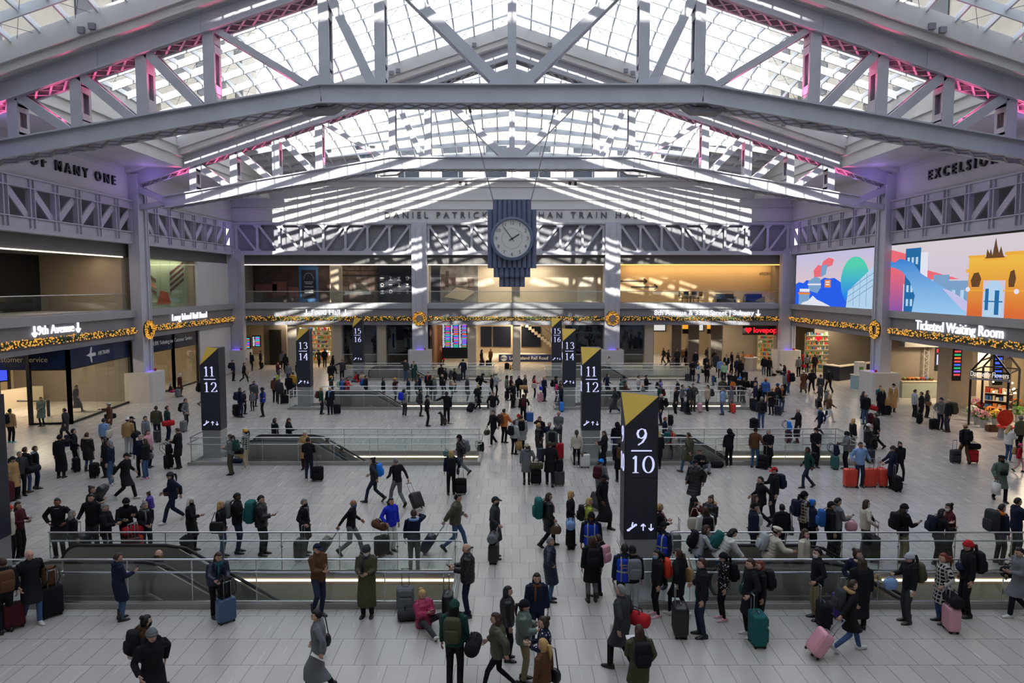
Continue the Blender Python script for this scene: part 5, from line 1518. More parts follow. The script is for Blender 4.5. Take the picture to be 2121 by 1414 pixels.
M_amb = glow('amber_sign_panel', '#f0a030', 1.0)
for px, w in ((1423, 'nearer the end wall column'), (1474, 'nearer the card shop')):
    x_, z_ = on_y(px, 681, 68.5)
    t = thing('hanging_sign', 'small amber and black hanging sign in the subway arcade, %s' % w, 'sign', (x_, 68.5, z_))
    MB().box(-.42, .42, 0, .1, 0, .5).build('amber_panel', M_amb, t); MB().box(-.42, .42, 0, .1, -.45, 0).build('black_panel', M['black'], t); MB().box(-.03, .03, .03, .07, .5, 4.45 - z_).build('hanger', M['black'], t)
for px, w in ((1382, 'beside the first arcade pier'), (1465, 'between the arcade piers')):
    x_, z_ = on_y(px, 683, 77)
    t = thing('arcade_window', 'bright daylit window at the back of the subway arcade, %s' % w, 'window', (x_, 81.4, 2.6))
    MB().box(-.7, .7, 0, .1, 0, 1.6).build('pane', M['soft_glow'], t)
    b = MB(); b.box(-.8, -.7, -.05, .1, -.1, 1.7); b.box(.7, .8, -.05, .1, -.1, 1.7); b.box(-.7, .7, -.05, .1, -.1, 0); b.box(-.7, .7, -.05, .1, 1.6, 1.7); b.build('frame', M['black'], t)
# ================================================================== PEOPLE AND LUGGAGE: materials coloured per object
def tinted(name, rough=.85, spec=.3, pattern=None, bump=0.0, var=.12):
    m, nt, b = principled(name)
    oi = nt.nodes.new('ShaderNodeObjectInfo')
    tc = nt.nodes.new('ShaderNodeTexCoord')
    no = nt.nodes.new('ShaderNodeTexNoise'); no.inputs['Scale'].default_value = 9; no.inputs['Detail'].default_value = 3
    nt.links.new(tc.outputs['Object'], no.inputs['Vector'])
    mr = nt.nodes.new('ShaderNodeMapRange'); mr.inputs['To Min'].default_value = 1 - var; mr.inputs['To Max'].default_value = 1 + var
    nt.links.new(no.outputs['Fac'], mr.inputs['Value'])
    mx = nt.nodes.new('ShaderNodeVectorMath'); mx.operation = 'SCALE'
    nt.links.new(oi.outputs['Color'], mx.inputs[0]); nt.links.new(mr.outputs[0], mx.inputs['Scale'])
    out = mx.outputs[0]
    if pattern:
        if pattern == 'plaid':
            ck = nt.nodes.new('ShaderNodeTexBrick'); ck.offset = 0; ck.inputs['Scale'].default_value = 1
            ck.inputs['Brick Width'].default_value = .09; ck.inputs['Row Height'].default_value = .09; ck.inputs['Mortar Size'].default_value = .016
            mp = nt.nodes.new('ShaderNodeMapping'); mp.inputs['Rotation'].default_value = (PI / 2, 0, 0)
            nt.links.new(tc.outputs['Object'], mp.inputs[0]); nt.links.new(mp.outputs[0], ck.inputs['Vector'])
            fac = ck.outputs['Fac']; c2 = (.42, .40, .37, 1)
        elif pattern == 'dots':
            ck = nt.nodes.new('ShaderNodeTexVoronoi'); ck.inputs['Scale'].default_value = 16
            nt.links.new(tc.outputs['Object'], ck.inputs['Vector'])
            lt = nt.nodes.new('ShaderNodeMath'); lt.operation = 'LESS_THAN'; lt.inputs[1].default_value = .26
            nt.links.new(ck.outputs['Distance'], lt.inputs[0]); fac = lt.outputs[0]; c2 = (.6, .52, .56, 1)
        else:
            ck = nt.nodes.new('ShaderNodeTexChecker'); ck.inputs['Scale'].default_value = 22
            nt.links.new(tc.outputs['Object'], ck.inputs['Vector']); fac = ck.outputs['Fac']; c2 = (.75, .72, .72, 1)
        m2 = nt.nodes.new('ShaderNodeMixRGB'); nt.links.new(fac, m2.inputs[0]); nt.links.new(out, m2.inputs[1]); m2.inputs[2].default_value = c2
        out = m2.outputs[0]
    nt.links.new(out, b.inputs['Base Color'])
    b.inputs['Roughness'].default_value = rough; b.inputs['Specular IOR Level'].default_value = spec
    if bump:
        bp = nt.nodes.new('ShaderNodeBump'); bp.inputs['Strength'].default_value = bump
        n2 = nt.nodes.new('ShaderNodeTexNoise'); n2.inputs['Scale'].default_value = 22
        nt.links.new(tc.outputs['Object'], n2.inputs['Vector'])
        nt.links.new(n2.outputs['Fac'], bp.inputs['Height']); nt.links.new(bp.outputs[0], b.inputs['Normal'])
    return m
T = {'cloth': tinted('cloth', .9, .2, None, .15), 'puff': tinted('quilted_nylon', .45, .4, None, .1), 'skin': tinted('skin', .55, .35, None, 0, .05), 'hair': tinted('hair', .55, .4, None, .3, .25),
     'leather': tinted('leather', .4, .5, None, .1), 'shell': tinted('suitcase_shell', .32, .5, None, 0, .03), 'fur': tinted('fur_trim', .95, .1, None, .9, .3),
     'plaid': tinted('plaid_cloth', .9, .2, 'plaid'), 'dots': tinted('spotted_cloth', .85, .2, 'dots'), 'check': tinted('checked_shell', .4, .4, 'check')}
M_eye = mat('dark_eye', '#1a1412', .3); M_lip = mat('lip', '#8d4f48', .5); M_sole_w = mat('white_sole', '#cfcdc8', .6); M_sole_k = mat('dark_sole', '#171514', .6)
M_strap = mat('black_webbing', '#151516', .7); M_wheel = mat('black_wheel', '#101011', .5); M_rod = mat('telescopic_rod', '#8d8f92', .35, .7)
PAL = dict(k=('black', '#1c1c21'), n=('navy', '#1d2438'), g=('grey', '#6c6f73'), lg=('light grey', '#a4a8ad'), dg=('dark grey', '#37393d'), w=('white', '#d6d5d1'), c=('cream', '#c9c0ae'), t=('tan', '#a88659'),
           br=('brown', '#5d3f2b'), ol=('olive', '#4b4a38'), gr=('dark green', '#20423a'), tl=('teal', '#265f60'), b=('blue', '#2c5c9e'), lb=('light blue', '#7f9dc9'), rb=('royal blue', '#2434c0'), bb=('bright blue', '#2a7fe0'),
           jd=('blue', '#435c80'), dj=('dark blue', '#272f43'), r=('red', '#b0242b'), cr=('coral red', '#d4412f'), m=('maroon', '#4a1e24'), mg=('magenta', '#a02b52'), p=('pink', '#d498a5'), hp=('hot pink', '#d8467a'), o=('orange', '#d0702b'), y=('mustard', '#c7963b'),
           lm=('lime', '#a6b64b'), mn=('mint', '#9dc1a2'), lv=('lavender', '#8c84c2'), pu=('purple', '#4c3290'), kh=('khaki', '#857659'), bg=('beige', '#b5a68a'), gg=('grey-green', '#5d6b62'))
HAIR = dict(K=('black', '#141213'), B=('brown', '#3b281d'), Y=('blond', '#b8955c'), G=('grey', '#7d7b78'), W=('white', '#c9c6c0'), R=('red', '#6e2f1e'))
SKIN = ('#c59c87', '#a8755a', '#6b4632')

# ------------------------------------------------------------------ head
def head_mesh():
    n, m_ = 22, 15
    v, f, mi = [], [], []
    for i in range(m_ + 1):
        th = -PI / 2 + PI * i / m_
        for k in range(n):
            a = 2 * PI * k / n
            x, y, z = math.cos(th) * math.sin(a), math.cos(th) * math.cos(a), math.sin(th)
            X, Y, Z = x * .074, y * .094, z * .118
            if Z < 0:                                       # jaw narrows, chin comes forward
                t = -Z / .118
                X *= 1 - .28 * t ** 1.5
                Y = Y * (1 - .30 * t) + (.022 * t if y > 0 else .012 * t)
            fr = max(0, y) ** 4
            if abs(Z + .018) < .05 and abs(x) < .22 and y > .6: Y += .020 * (1 - abs(Z + .02) / .05) * (1 - abs(x) / .22)   # nose
            if .0 < Z < .032 and .2 < abs(x) < .6 and y > .6: Y -= .010                                                     # eye sockets
            if .034 < Z < .055 and y > .7: Y += .004
            v.append((X, Y, Z))
    for i in range(m_):
        for k in range(n):
            f.append((i * n + k, i * n + (k + 1) % n, (i + 1) * n + (k + 1) % n, (i + 1) * n + k))
    b = MB(); b.add(v, f)
    for s in (-1, 1):
        b.ball((s * .074, -.005, .0), .012, .022, .032, 8, 5)
        b.ball((s * .030, .078, .014), .0125, .008, .007, 8, 4, 1)
        b.bar((s * .015, .085, .036), (s * .046, .074, .038), .008, .008, (0, 0, 1), 1)
    b.bar((-.022, .088, -.058), (.022, .088, -.058), .010, .008, (0, 0, 1), 2)
    return b
HEAD = head_mesh()
def cap_shape(r0, zfront, zback, grow, face=.02, n=20, m_=14, low=-.9):
    """closed shell around the head: 'grow' outside the hair line, tucked inside over the face"""
    v, f = [], []
    for i in range(m_ + 1):
        th = -PI / 2 + PI * i / m_
        for k in range(n):
            a = 2 * PI * k / n
            x, y, z = math.cos(th) * math.sin(a), math.cos(th) * math.cos(a), math.sin(th)
            line = zback + (zfront - zback) * (0.5 + 0.5 * y) ** 1.0 if y > -.2 else zback
            if y > .25: line = zfront
            Z = z * .118
            g = grow if Z > line else -face
            v.append((x * (.074 + g), y * (.094 + g) - .004, z * (.118 + g)))
    for i in range(m_):
        for k in range(n): f.append((i * n + k, i * n + (k + 1) % n, (i + 1) * n + (k + 1) % n, (i + 1) * n + k))
    b = MB(); b.add(v, f); return b
HEADGEAR = {}
def headgear(kind):
    if kind in HEADGEAR: return HEADGEAR[kind]
    mt = 'hair'
    if kind == 's': b = cap_shape(0, .052, -.05, .013)
    elif kind == 'd': b = cap_shape(0, .2, -.2, .004); b = MB(); b.tube([(.078 * math.sin(a), -.088 * math.cos(a), -.005) for a in [-1.45 + 2.9 * i / 10 for i in range(11)]], .020, 6, flat=.6)
    elif kind in 'lpb':
        b = cap_shape(0, .055, -.09, .016)
        if kind == 'l':
            rings = []
            for z, w, y0, y1 in ((.04, .088, -.10, .01), (-.06, .098, -.105, .03), (-.16, .108, -.10, .035), (-.26, .112, -.10, .0), (-.33, .09, -.09, -.03)):
                rings.append([Vector((w * math.cos(2 * PI * k / 14), (y0 + y1) / 2 + (y1 - y0) / 2 * math.sin(2 * PI * k / 14), z)) for k in range(14)])
            # keep the face open: hair falls beside and behind it
            rings = [[Vector((p.x, min(p.y, .02 if abs(p.x) > .06 else -.045), p.z)) for p in r] for r in rings]
            b.loft(rings)
        elif kind == 'p': b.tube([(0, -.10, .03), (0, -.15, .02), (0, -.165, -.08), (0, -.15, -.22)], [.02, .038, .034, .012], 8)
        else: b.ball((0, -.09, .09), .048, n=10, m=7)
    elif kind == 'bn': b = cap_shape(0, .045, -.02, .024); b.loft([[Vector(((.074 + g_) * math.sin(a), (.094 + g_) * math.cos(a) - .004, z_ + .010 * math.cos(a))) for a in [2 * PI * i / 20 for i in range(20)]] for z_, g_ in ((.012, .010), (.014, .024), (.055, .022), (.06, .008))]); mt = 'cloth'
    elif kind == 'pb':
        b = cap_shape(0, .045, -.02, .026); b.ball((0, -.01, .185), .052, n=10, m=7); b.loft([[Vector(((.074 + g_) * math.sin(a), (.094 + g_) * math.cos(a) - .004, z_ + .010 * math.cos(a))) for a in [2 * PI * i / 20 for i in range(20)]] for z_, g_ in ((.012, .010), (.014, .024), (.055, .022), (.06, .008))]); mt = 'cloth'
    elif kind == 'cp':
        b = cap_shape(0, .048, .02, .018); mt = 'cloth'
        vis = [(.075 * math.sin(a), .09 + .085 * math.cos(a), .052 - .02 * math.cos(a)) for a in [-PI / 2 + PI * i / 10 for i in range(11)]]
        b.add([(x, y, z) for x, y, z in vis] + [(x, y, z - .012) for x, y, z in vis], [tuple(range(11)), tuple(range(21, 10, -1))] + [(i, i + 1, 12 + i, 11 + i) for i in range(10)])
    elif kind == 'bt': b = cap_shape(0, .055, .0, .014); b.ball((.0, -.015, .10), .125, .135, .045, 16, 7); mt = 'cloth'
    elif kind in ('hd', 'hj'):
        b = cap_shape(0, .062 if kind == 'hd' else .05, -.13, .034 if kind == 'hd' else .022)
        b.tube([(.085 * math.sin(a), .05 + .01 * math.cos(a), .01 + .105 * math.cos(a)) for a in [2 * PI * i / 20 for i in range(21)]], .020, 6)
        b.tube([(0, -.03, -.07), (0, -.035, -.17)], [.092, .12], 12); mt = 'cloth'
    elif kind == 'fh':
        b = MB(); b.tube([(.125 * math.sin(a), -.055 - .085 * math.cos(a), -.125 + .02 * math.cos(a)) for a in [-2.3 + 4.6 * i / 14 for i in range(15)]], [.03] + [.05] * 13 + [.03], 8); mt = 'fur'
    elif kind == 'hood':                                   # hood lying on the back
        b = MB(); b.tube([(.105 * math.sin(a), -.04 - .075 * math.cos(a), -.135) for a in [-2.2 + 4.4 * i / 12 for i in range(13)]], [.02] + [.042] * 11 + [.02], 8); mt = 'cloth'
    elif kind == 'sc':
        b = MB(); b.tube([(.078 * math.sin(a), .085 * math.cos(a) - .01, -.15) for a in [2 * PI * i / 16 for i in range(17)]], .040, 8); b.tube([(.03, .09, -.16), (.045, .145, -.28), (.05, .15, -.46)], [.035, .045, .045], 8, flat=.4); mt = 'cloth'
    elif kind == 'mk':
        b = MB(); rings = []
        for z in (-.012, -.045, -.078, -.10):
            w = .072 if z > -.09 else .05
            rings.append([Vector((w * math.sin(a), .012 + .096 * math.cos(a) * (1 - (.10 if z < -.07 else 0)), z)) for a in [-1.35 + 2.7 * i / 10 for i in range(11)]] + [Vector((w * .9 * math.sin(a), .0 + .086 * math.cos(a) * .9, z)) for a in [1.35 - 2.7 * i / 10 for i in range(11)]])
        b.loft(rings); mt = 'cloth'
    elif kind == 'hp':                                     # headphones round the neck
        b = MB(); b.tube([(.09 * math.sin(a), .07 * math.cos(a), -.15) for a in [-2.6 + 5.2 * i / 14 for i in range(15)]], .014, 6); mt = 'leather'
    HEADGEAR[kind] = b.mesh(dict(s='short_hair', d='hair_fringe', l='long_hair', p='ponytail_hair', b='bun_hair', bn='knit_beanie', pb='pompom_hat', cp='peaked_cap', bt='beret', hd='raised_hood', hj='head_scarf', fh='fur_collar', hood='folded_hood', sc='scarf', mk='face_mask', hp='headphones')[kind], T[mt], True)
    return HEADGEAR[kind]

# ------------------------------------------------------------------ poses
POSES = {
    'st': {}, 'pk': dict(wl=(-.23, .10, .93), wr=(.23, .10, .93), eh=(1, -.8, -.3)),
    'ph': dict(wl=(-.07, .30, 1.10), wr=(.08, .31, 1.12), hp=-18), 'p1': dict(wr=(.10, .33, 1.14), hp=-14, al=(-.10, .04, .08)),
    'hm': dict(wl=(-.31, .15, .99), al=(-.11, -.04, .08)), 'hc': dict(wr=(.31, .15, .99), al=(-.11, -.04, .08)), 'h2': dict(wr=(.17, .36, 1.0), wl=(-.17, .36, 1.0)),
    'wk': dict(hz=.878, ln=4, al=(-.085, .30, .085), ar=(.085, -.31, .16), pr=-42, pl=12, wl=(-.25, -.17, .90), wr=(.25, .24, .93)),
    'w2': dict(hz=.90, ln=2, al=(-.085, .20, .085), ar=(.085, -.22, .12), pr=-30, wl=(-.25, -.10, .88), wr=(.25, .15, .89)),
    'pl': dict(hz=.878, ln=6, al=(-.085, .30, .085), ar=(.085, -.31, .16), pr=-42, pl=12, wl=(-.24, .22, .95), wr=(.25, -.30, .88)),
    'wp': dict(hz=.888, ln=3, al=(-.085, .24, .085), ar=(.085, -.26, .14), pr=-36, wl=(-.10, .30, 1.08), wr=(.25, .12, .88), hp=-15),
    'fd': dict(wl=(-.05, .24, 1.02), wr=(.07, .22, 1.0)), 'cr': dict(wl=(-.09, .27, 1.14), wr=(.10, .28, 1.10)),
    'er': dict(wr=(.115, .10, 1.50), eh=(1, .5, -.9), hy=12), 'e2': dict(wr=(.10, .16, 1.46), wl=(-.06, .24, 1.02), eh=(1, .5, -.9), hp=-10),
    'ak': dict(wl=(-.21, .08, 1.0), wr=(.21, .08, 1.0), eh=(1, -.4, 0)), 'pt': dict(wr=(.52, .30, 1.27), hy=-40),
    'lg': dict(ln=-3, al=(-.07, -.02, .08), ar=(.15, .02, .27), pr=-65, kr=(.4, 1, 0), wl=(-.02, .27, 1.17), wr=(.06, .30, 1.13), hp=-8),
    'ln': dict(ln=18, wl=(-.10, .40, .98), wr=(.25, .50, 1.08)), 'bd': dict(ln=30, wl=(-.14, .52, .80), wr=(.16, .55, .83), hp=-20),
    'sb': dict(wr=(.14, .17, 1.24), eh=(1, -.2, -.6)), 'hg': dict(ln=6, wl=(-.12, .36, 1.22), wr=(.14, .38, 1.15)),
    'lk': dict(hy=45, wr=(.28, .14, .97)), 'up': dict(hp=18),
    'si': dict(hz=.13, ln=-6, al=(-.13, .62, .08), ar=(.15, .74, .08), pl=30, pr=40, wl=(-.05, .30, .44), wr=(.07, .31, .45), hp=-22),
    'sx': dict(hz=.13, ln=8, al=(.16, .26, .09), ar=(-.16, .32, .09), kl=(-1, .3, .2), kr=(1, .3, .2), wl=(-.1, .32, .36), wr=(.1, .32, .36), hp=-12),
    'ly': dict(hz=.13, ln=-86, al=(-.1, .42, .08), ar=(.1, .78, .08), pl=10, pr=60, wl=(-.1, -.12, .30), wr=(.26, -.1, .12)),
    'es': dict(wl=(-.30, .34, 1.0), wr=(.26, .06, .88)),
    'kd': dict(wl=(-.34, .1, .98), wr=(.24, .1, .95)),
}
def ik(a, c, l1, l2, hint):
    a, c = Vector(a), Vector(c)
    d = c - a; L = d.length
    if L > (l1 + l2) * .995: c = a + d * ((l1 + l2) * .995 / L); d = c - a; L = d.length
    u = d / L
    x = (l1 * l1 - l2 * l2 + L * L) / (2 * L)
    h = math.sqrt(max(0, l1 * l1 - x * x))
    k = Vector(hint) - u * Vector(hint).dot(u)
    k = k.normalized() if k.length > 1e-5 else u.orthogonal().normalized()
    return a + u * x + k * h, c
SK = {}
def skeleton(key):
    if key in SK: return SK[key]
    p = POSES[key]
    ln = math.radians(p.get('ln', 0)); hz = p.get('hz', .93)
    j = {}
    P = Vector((0, -.02 if ln > .3 else 0, hz)); up = Vector((0, math.sin(ln), math.cos(ln))); fw = Vector((0, math.cos(ln), -math.sin(ln)))
    j['P'], j['up'], j['fw'] = P, up, fw
    X = Vector((1, 0, 0))
    j['N'] = P + up * .50
    for s, c in ((-1, 'l'), (1, 'r')):
        j['S' + c] = P + up * .455 + X * s * .175
        j['H' + c] = P + X * s * .085 - up * .03
        eh = Vector(p.get('eh', (.5, -.7, -.5))); eh.x *= s
        w = Vector(p.get('w' + c, (s * .245, .04, .85)))
        j['E' + c], j['W' + c] = ik(j['S' + c], w, .285, .255, eh)
        an = Vector(p.get('a' + c, (s * .095, .01 * s, .08)))
        j['K' + c], j['A' + c] = ik(j['H' + c], an, .42, .41, p.get('k' + c, (s * .1, 1, 0)))
        j['fp' + c] = math.radians(p.get('p' + c, 0))
    hy, hp = math.radians(p.get('hy', 0)), math.radians(p.get('hp', -4)) - (ln * .6 if abs(ln) < 1 else ln)
    if abs(ln) > 1: hp = -ln - .0
    j['head'] = Matrix.Translation(j['N'] + up * .115 + fw * .015) @ Matrix.Rotation(hy, 4, 'Z') @ Matrix.Rotation(hp if abs(ln) < 1 else -ln, 4, 'X')
    j['top'] = j['head'] @ Vector((0, -.01, .125))
    SK[key] = j
    return j
TORSO = ((-.10, .150, .105), (0, .158, .115), (.12, .138, .103), (.25, .152, .112), (.36, .165, .112), (.43, .150, .092), (.475, .085, .072), (.52, .055, .058))
def torso(b, j, grow, upto=.475, frm=-.10, ridge=0.0, n=18, top_r=None):
    rings = []
    ts = [frm + (upto - frm) * i / 22 for i in range(23)]
    for t in ts:
        for (a, wa, da), (c, wc, dc) in zip(TORSO, TORSO[1:]):
            if a <= t <= c + 1e-6:
                u = (t - a) / (c - a); w, d = wa + (wc - wa) * u, da + (dc - da) * u; break
        else: w, d = TORSO[0][1:]
        g = grow * (1 if t < .43 else .6) + ridge * abs(math.sin(PI * t / .085))
        c0 = j['P'] + j['up'] * t
        rings.append([c0 + Vector((1, 0, 0)) * (w + g) * math.cos(2 * PI * k / n) + j['fw'] * (d + g) * math.sin(2 * PI * k / n) for k in range(n)])
    b.loft(rings)
def seg(p, q, r0, r1, k, ridge):
    pts, rr = [], []
    for i in range(k + 1):
        t = i / k
        pts.append(Vector(p).lerp(Vector(q), t)); rr.append(r0 + (r1 - r0) * t + (ridge * abs(math.sin(PI * t * (q - p).length / .085)) if ridge else 0))
    return pts, rr
def limb(b, a, m_, c, r, ridge=0.0, n=10, end=0.0):
    p1, r1 = seg(a, m_, r[0], r[1], 6, ridge); p2, r2 = seg(m_, c, r[1], r[2], 6, ridge)
    if end: p2.append(p2[-1] + (Vector(c) - Vector(m_)).normalized() * end); r2.append(r[2])
    b.tube(p1 + p2[1:], r1 + r2[1:], n)
def remesh(b, voxel, name, m_, smooth=2, extra=None, mats=None):
    me = b.mesh('tmp', M_eye)
    o = bpy.data.objects.new('tmp', me); COL.objects.link(o)
    md = o.modifiers.new('r', 'REMESH'); md.mode = 'VOXEL'; md.voxel_size = voxel
    if smooth:
        ms = o.modifiers.new('s', 'SMOOTH'); ms.factor = .6; ms.iterations = smooth
    dg = bpy.context.evaluated_depsgraph_get()
    r = bpy.data.meshes.new_from_object(o.evaluated_get(dg))
    bpy.data.objects.remove(o, do_unlink=True); bpy.data.meshes.remove(me)
    if extra:
        nv = len(r.vertices); co = np.empty(nv * 3, np.float32); r.vertices.foreach_get('co', co)
        q = MB(); q.v = [tuple(x) for x in co.reshape(-1, 3)]; q.f = [list(p.vertices) for p in r.polygons]; q.m = [0] * len(q.f)
        for e in extra:
            n0 = len(q.v); q.v += e.v; q.f += [[i + n0 for i in p] for p in e.f]; q.m += e.m
        bpy.data.meshes.remove(r)
        return q.mesh(name, mats or m_, True)
    r.name = name; r.materials.clear()
    for x in (mats or [m_]): r.materials.append(x)
    r.polygons.foreach_set('use_smooth', [True] * len(r.polygons)); r.polygons.foreach_set('material_index', [0] * len(r.polygons))
    return r
def hand(W, E, side, grip):
    d = (Vector(W) - Vector(E)).normalized()
    th = Vector((0, .8, .6)) - d * Vector((0, .8, .6)).dot(d)
    th = th.normalized() if th.length > .05 else d.orthogonal().normalized()
    xx = th.cross(-d)
    F = Matrix((xx, th, -d)).transposed().to_4x4(); F.translation = Vector(W)
    b = MB(); s = side
    rings = []
    for z, w, t in ((.03, .024, .020), (-.0, .026, .019), (-.04, .038, .017), (-.085, .040, .014)):
        rings.append([Vector((t * math.cos(2 * PI * k / 10), w * math.sin(2 * PI * k / 10), z)) for k in range(10)])
    b.loft(rings)
    for i, (y, L) in enumerate(((.030, .070), (.010, .080), (-.010, .074), (-.029, .058))):
        c1 = grip * (.55 + .08 * i); c2 = c1 + grip * .9
        p0 = Vector((0, y, -.078)); p1 = p0 + Vector((-s * math.sin(c1), 0, -math.cos(c1))) * L * .5; p2 = p1 + Vector((-s * math.sin(c2), 0, -math.cos(c2))) * L * .5
        b.tube([p0, p1, p2], [.0095, .009, .007], 6)
    b.tube([Vector((0, .026, -.015)), Vector((-s * .012, .052, -.045)), Vector((-s * .022, .052, -.078))], [.013, .010, .008], 6)
    b.v = [tuple(F @ Vector(p)) for p in b.v]
    return b
CACHE = {}
def body_mesh(pose):
    k = ('body', pose)
    if k not in CACHE:
        j = skeleton(pose); b = MB()
        torso(b, j, -.034, .44, -.06)
        b.tube([j['N'] - j['up'] * .06, j['N'] + j['up'] * .02, j['head'] @ Vector((0, -.012, -.06))], [.062, .050, .048], 10)
        for c in 'lr':
            b.tube([j['P'] + j['up'] * .41, j['S' + c] - j['up'] * .02], [.04, .034], 8)
            limb(b, j['S' + c] - j['up'] * .02, j['E' + c], j['W' + c], (.034, .030, .026))
            limb(b, j['H' + c], j['K' + c], j['A' + c], (.060, .042, .034))
        h = MB(); h.add([tuple(j['head'] @ Vector(p)) for p in HEAD.v], HEAD.f); h.m = list(HEAD.m)
        g = {'hc': 1.1, 'pl': 1.1, 'h2': 1.0}.get(pose, .55)
        ex = [h, hand(j['Wl'], j['El'], -1, .5 if pose not in ('h2', 'hm') else 1.0), hand(j['Wr'], j['Er'], 1, g)]
        CACHE[k] = remesh(b, .022, 'body', T['skin'], 2, ex, [T['skin'], M_eye, M_lip])
    return CACHE[k]
def legs_x(j, z):
    out = []
    for c in 'lr':
        H, K, A = j['H' + c], j['K' + c], j['A' + c]
        p = H.lerp(K, min(1, max(0, (H.z - z) / max(.01, H.z - K.z)))) if z > K.z else K.lerp(A, min(1, max(0, (K.z - z) / max(.01, K.z - A.z))))
        out.append(p)
    return out
def top_mesh(kind, pose, mt):
    k = (kind, pose, mt)
    if k in CACHE: return CACHE[k]
    j = skeleton(pose); b = MB()
    grow, rid, sl, low = {'j': (.026, 0, (.074, .060, .050), -.13), 'p': (.040, .020, (.080, .068, .056), -.12), 'c': (.030, 0, (.076, .062, .052), -.10), 'l': (.032, 0, (.077, .063, .053), -.10),
                          's': (.014, 0, (.062, .050, .040), -.08), 'h': (.022, 0, (.068, .056, .046), -.10), 'q': (.040, .020, (.082, .070, .058), -.10)}[kind]
    torso(b, j, grow, .50, low, rid)
    for c in 'lr':
        b.tube([j['P'] + j['up'] * .40, j['S' + c] - j['up'] * .005], [.085, sl[0] * 1.0], 10)
        limb(b, j['S' + c], j['E' + c], j['W' + c] - (j['W' + c] - j['E' + c]).normalized() * .02, sl, rid * .7)
    b.tube([j['N'] - j['up'] * .05, j['N'] + j['up'] * (.035 if kind != 's' else .0)], [.082, .068 if kind != 's' else .06], 12)
    if kind in 'clq' and POSES[pose].get('hz', .93) > .6:
        zend = {'c': .50, 'l': .26, 'q': .48}[kind]
        z0 = j['P'].z + .02
        rings = []
        n = 18; lv = 12
        for i in range(lv + 1):
            z = z0 + (zend - z0) * i / lv
            A, B = legs_x(j, z)
            cx, cy = (A.x + B.x) / 2, (A.y + B.y) / 2
            g = grow + .008 * i / lv + (rid * abs(math.sin(PI * z / .095)))
            wx = max(.158, abs(A.x - B.x) / 2 + .085) + g; wy = max(.115, abs(A.y - B.y) / 2 + .08) + g
            if i < 2: cy *= .5
            rings.append([Vector((cx + wx * math.cos(2 * PI * q / n), cy + wy * math.sin(2 * PI * q / n), z)) for q in range(n)])
        b.loft(rings)
    CACHE[k] = remesh(b, .019, dict(j='jacket', p='puffer_jacket', c='coat', l='long_coat', s='sweater', h='hoodie', q='long_puffer')[kind], T[mt], 1 if rid else 3)
    return CACHE[k]
def legs_mesh(pose, fit):
    k = ('legs', pose, fit)
    if k in CACHE: return CACHE[k]
    j = skeleton(pose); b = MB()
    torso(b, j, .008, .10, -.10)
    r = {'t': (.094, .070, .058), 'j': (.092, .066, .052), 'e': (.084, .056, .040), 'w': (.098, .076, .056)}[fit]
    for c in 'lr':
        b.ball(tuple(j['H' + c]), .098, n=10, m=7)
        limb(b, j['H' + c], j['K' + c], j['A' + c], r, 0, 10, .02)
    CACHE[k] = remesh(b, .019, 'trousers', T['cloth'], 3)
    return CACHE[k]
def shoe_mesh(kind):
    if ('shoe', kind) in CACHE: return CACHE[('shoe', kind)]
    b = MB(); rings = []
    for y, w, z0, z1 in ((-.085, .022, -.07, -.01), (-.07, .036, -.08, .02), (-.02, .042, -.08, .03), (.04, .043, -.08, .005), (.10, .047, -.08, -.025), (.15, .044, -.08, -.038), (.185, .024, -.075, -.055)):
        rings.append([Vector((w * math.cos(a), y, (z0 + z1) / 2 + (z1 - z0) / 2 * math.sin(a))) for a in [2 * PI * k / 12 for k in range(12)]])
    b.loft(rings)
    if kind == 'b': b.tube([(0, -.02, .0), (0, -.015, .09), (0, -.01, .16)], [.048, .052, .056], 10)
    b.add(*(lambda pts: ([(x, y, -.08) for x, y in pts] + [(x, y, -.056) for x, y in pts], [tuple(range(len(pts) - 1, -1, -1)), tuple(range(len(pts), 2 * len(pts)))] + [(i, (i + 1) % len(pts), len(pts) + (i + 1) % len(pts), len(pts) + i) for i in range(len(pts))]))([(.049 * math.cos(a) * (1 if math.sin(a) > -.2 else .85), .05 + .142 * math.sin(a)) for a in [2 * PI * k / 16 for k in range(16)]]), 1)
    CACHE[('shoe', kind)] = b.mesh('shoe', [T['leather'], M_sole_w if kind == 'w' else M_sole_k], True)
    return CACHE[('shoe', kind)]

# ------------------------------------------------------------------ luggage
def rbox(b, w, d, h, z0=0.0, r=.05, n=28, bulge=0.0, e=.35, cx=0, cy=0):
    rings = []
    lv = [(0, .72), (.25, .93), (1, 1)] 
    zs = [(z0, .80), (z0 + r * .4, .95), (z0 + r, 1.0)] + [(z0 + h * t, 1 + bulge * math.sin(PI * t)) for t in (.25, .4, .5, .6, .75) if r < h * t < h - r] + [(z0 + h - r, 1.0), (z0 + h - r * .4, .95), (z0 + h, .80)]
    for z, k in zs:
        ring = []
        for i in range(n):
            a = 2 * PI * i / n; c, s = math.cos(a), math.sin(a)
            ring.append(Vector((cx + w / 2 * k * math.copysign(abs(c) ** e, c), cy + d / 2 * k * math.copysign(abs(s) ** e, s), z)))
        rings.append(ring)
    b.loft(rings)
def lmesh(key, fn, name, mats):
    if key not in CACHE:
        b = MB(); fn(b); CACHE[key] = b.mesh(name, mats, True)
    return CACHE[key]
def put(name, me, parent, color=None, loc=None):
    o = bpy.data.objects.new(name, me); COL.objects.link(o)
    if parent: o.parent = parent
    if color: o.color = lin(color)
    if loc: o.location = loc
    return o
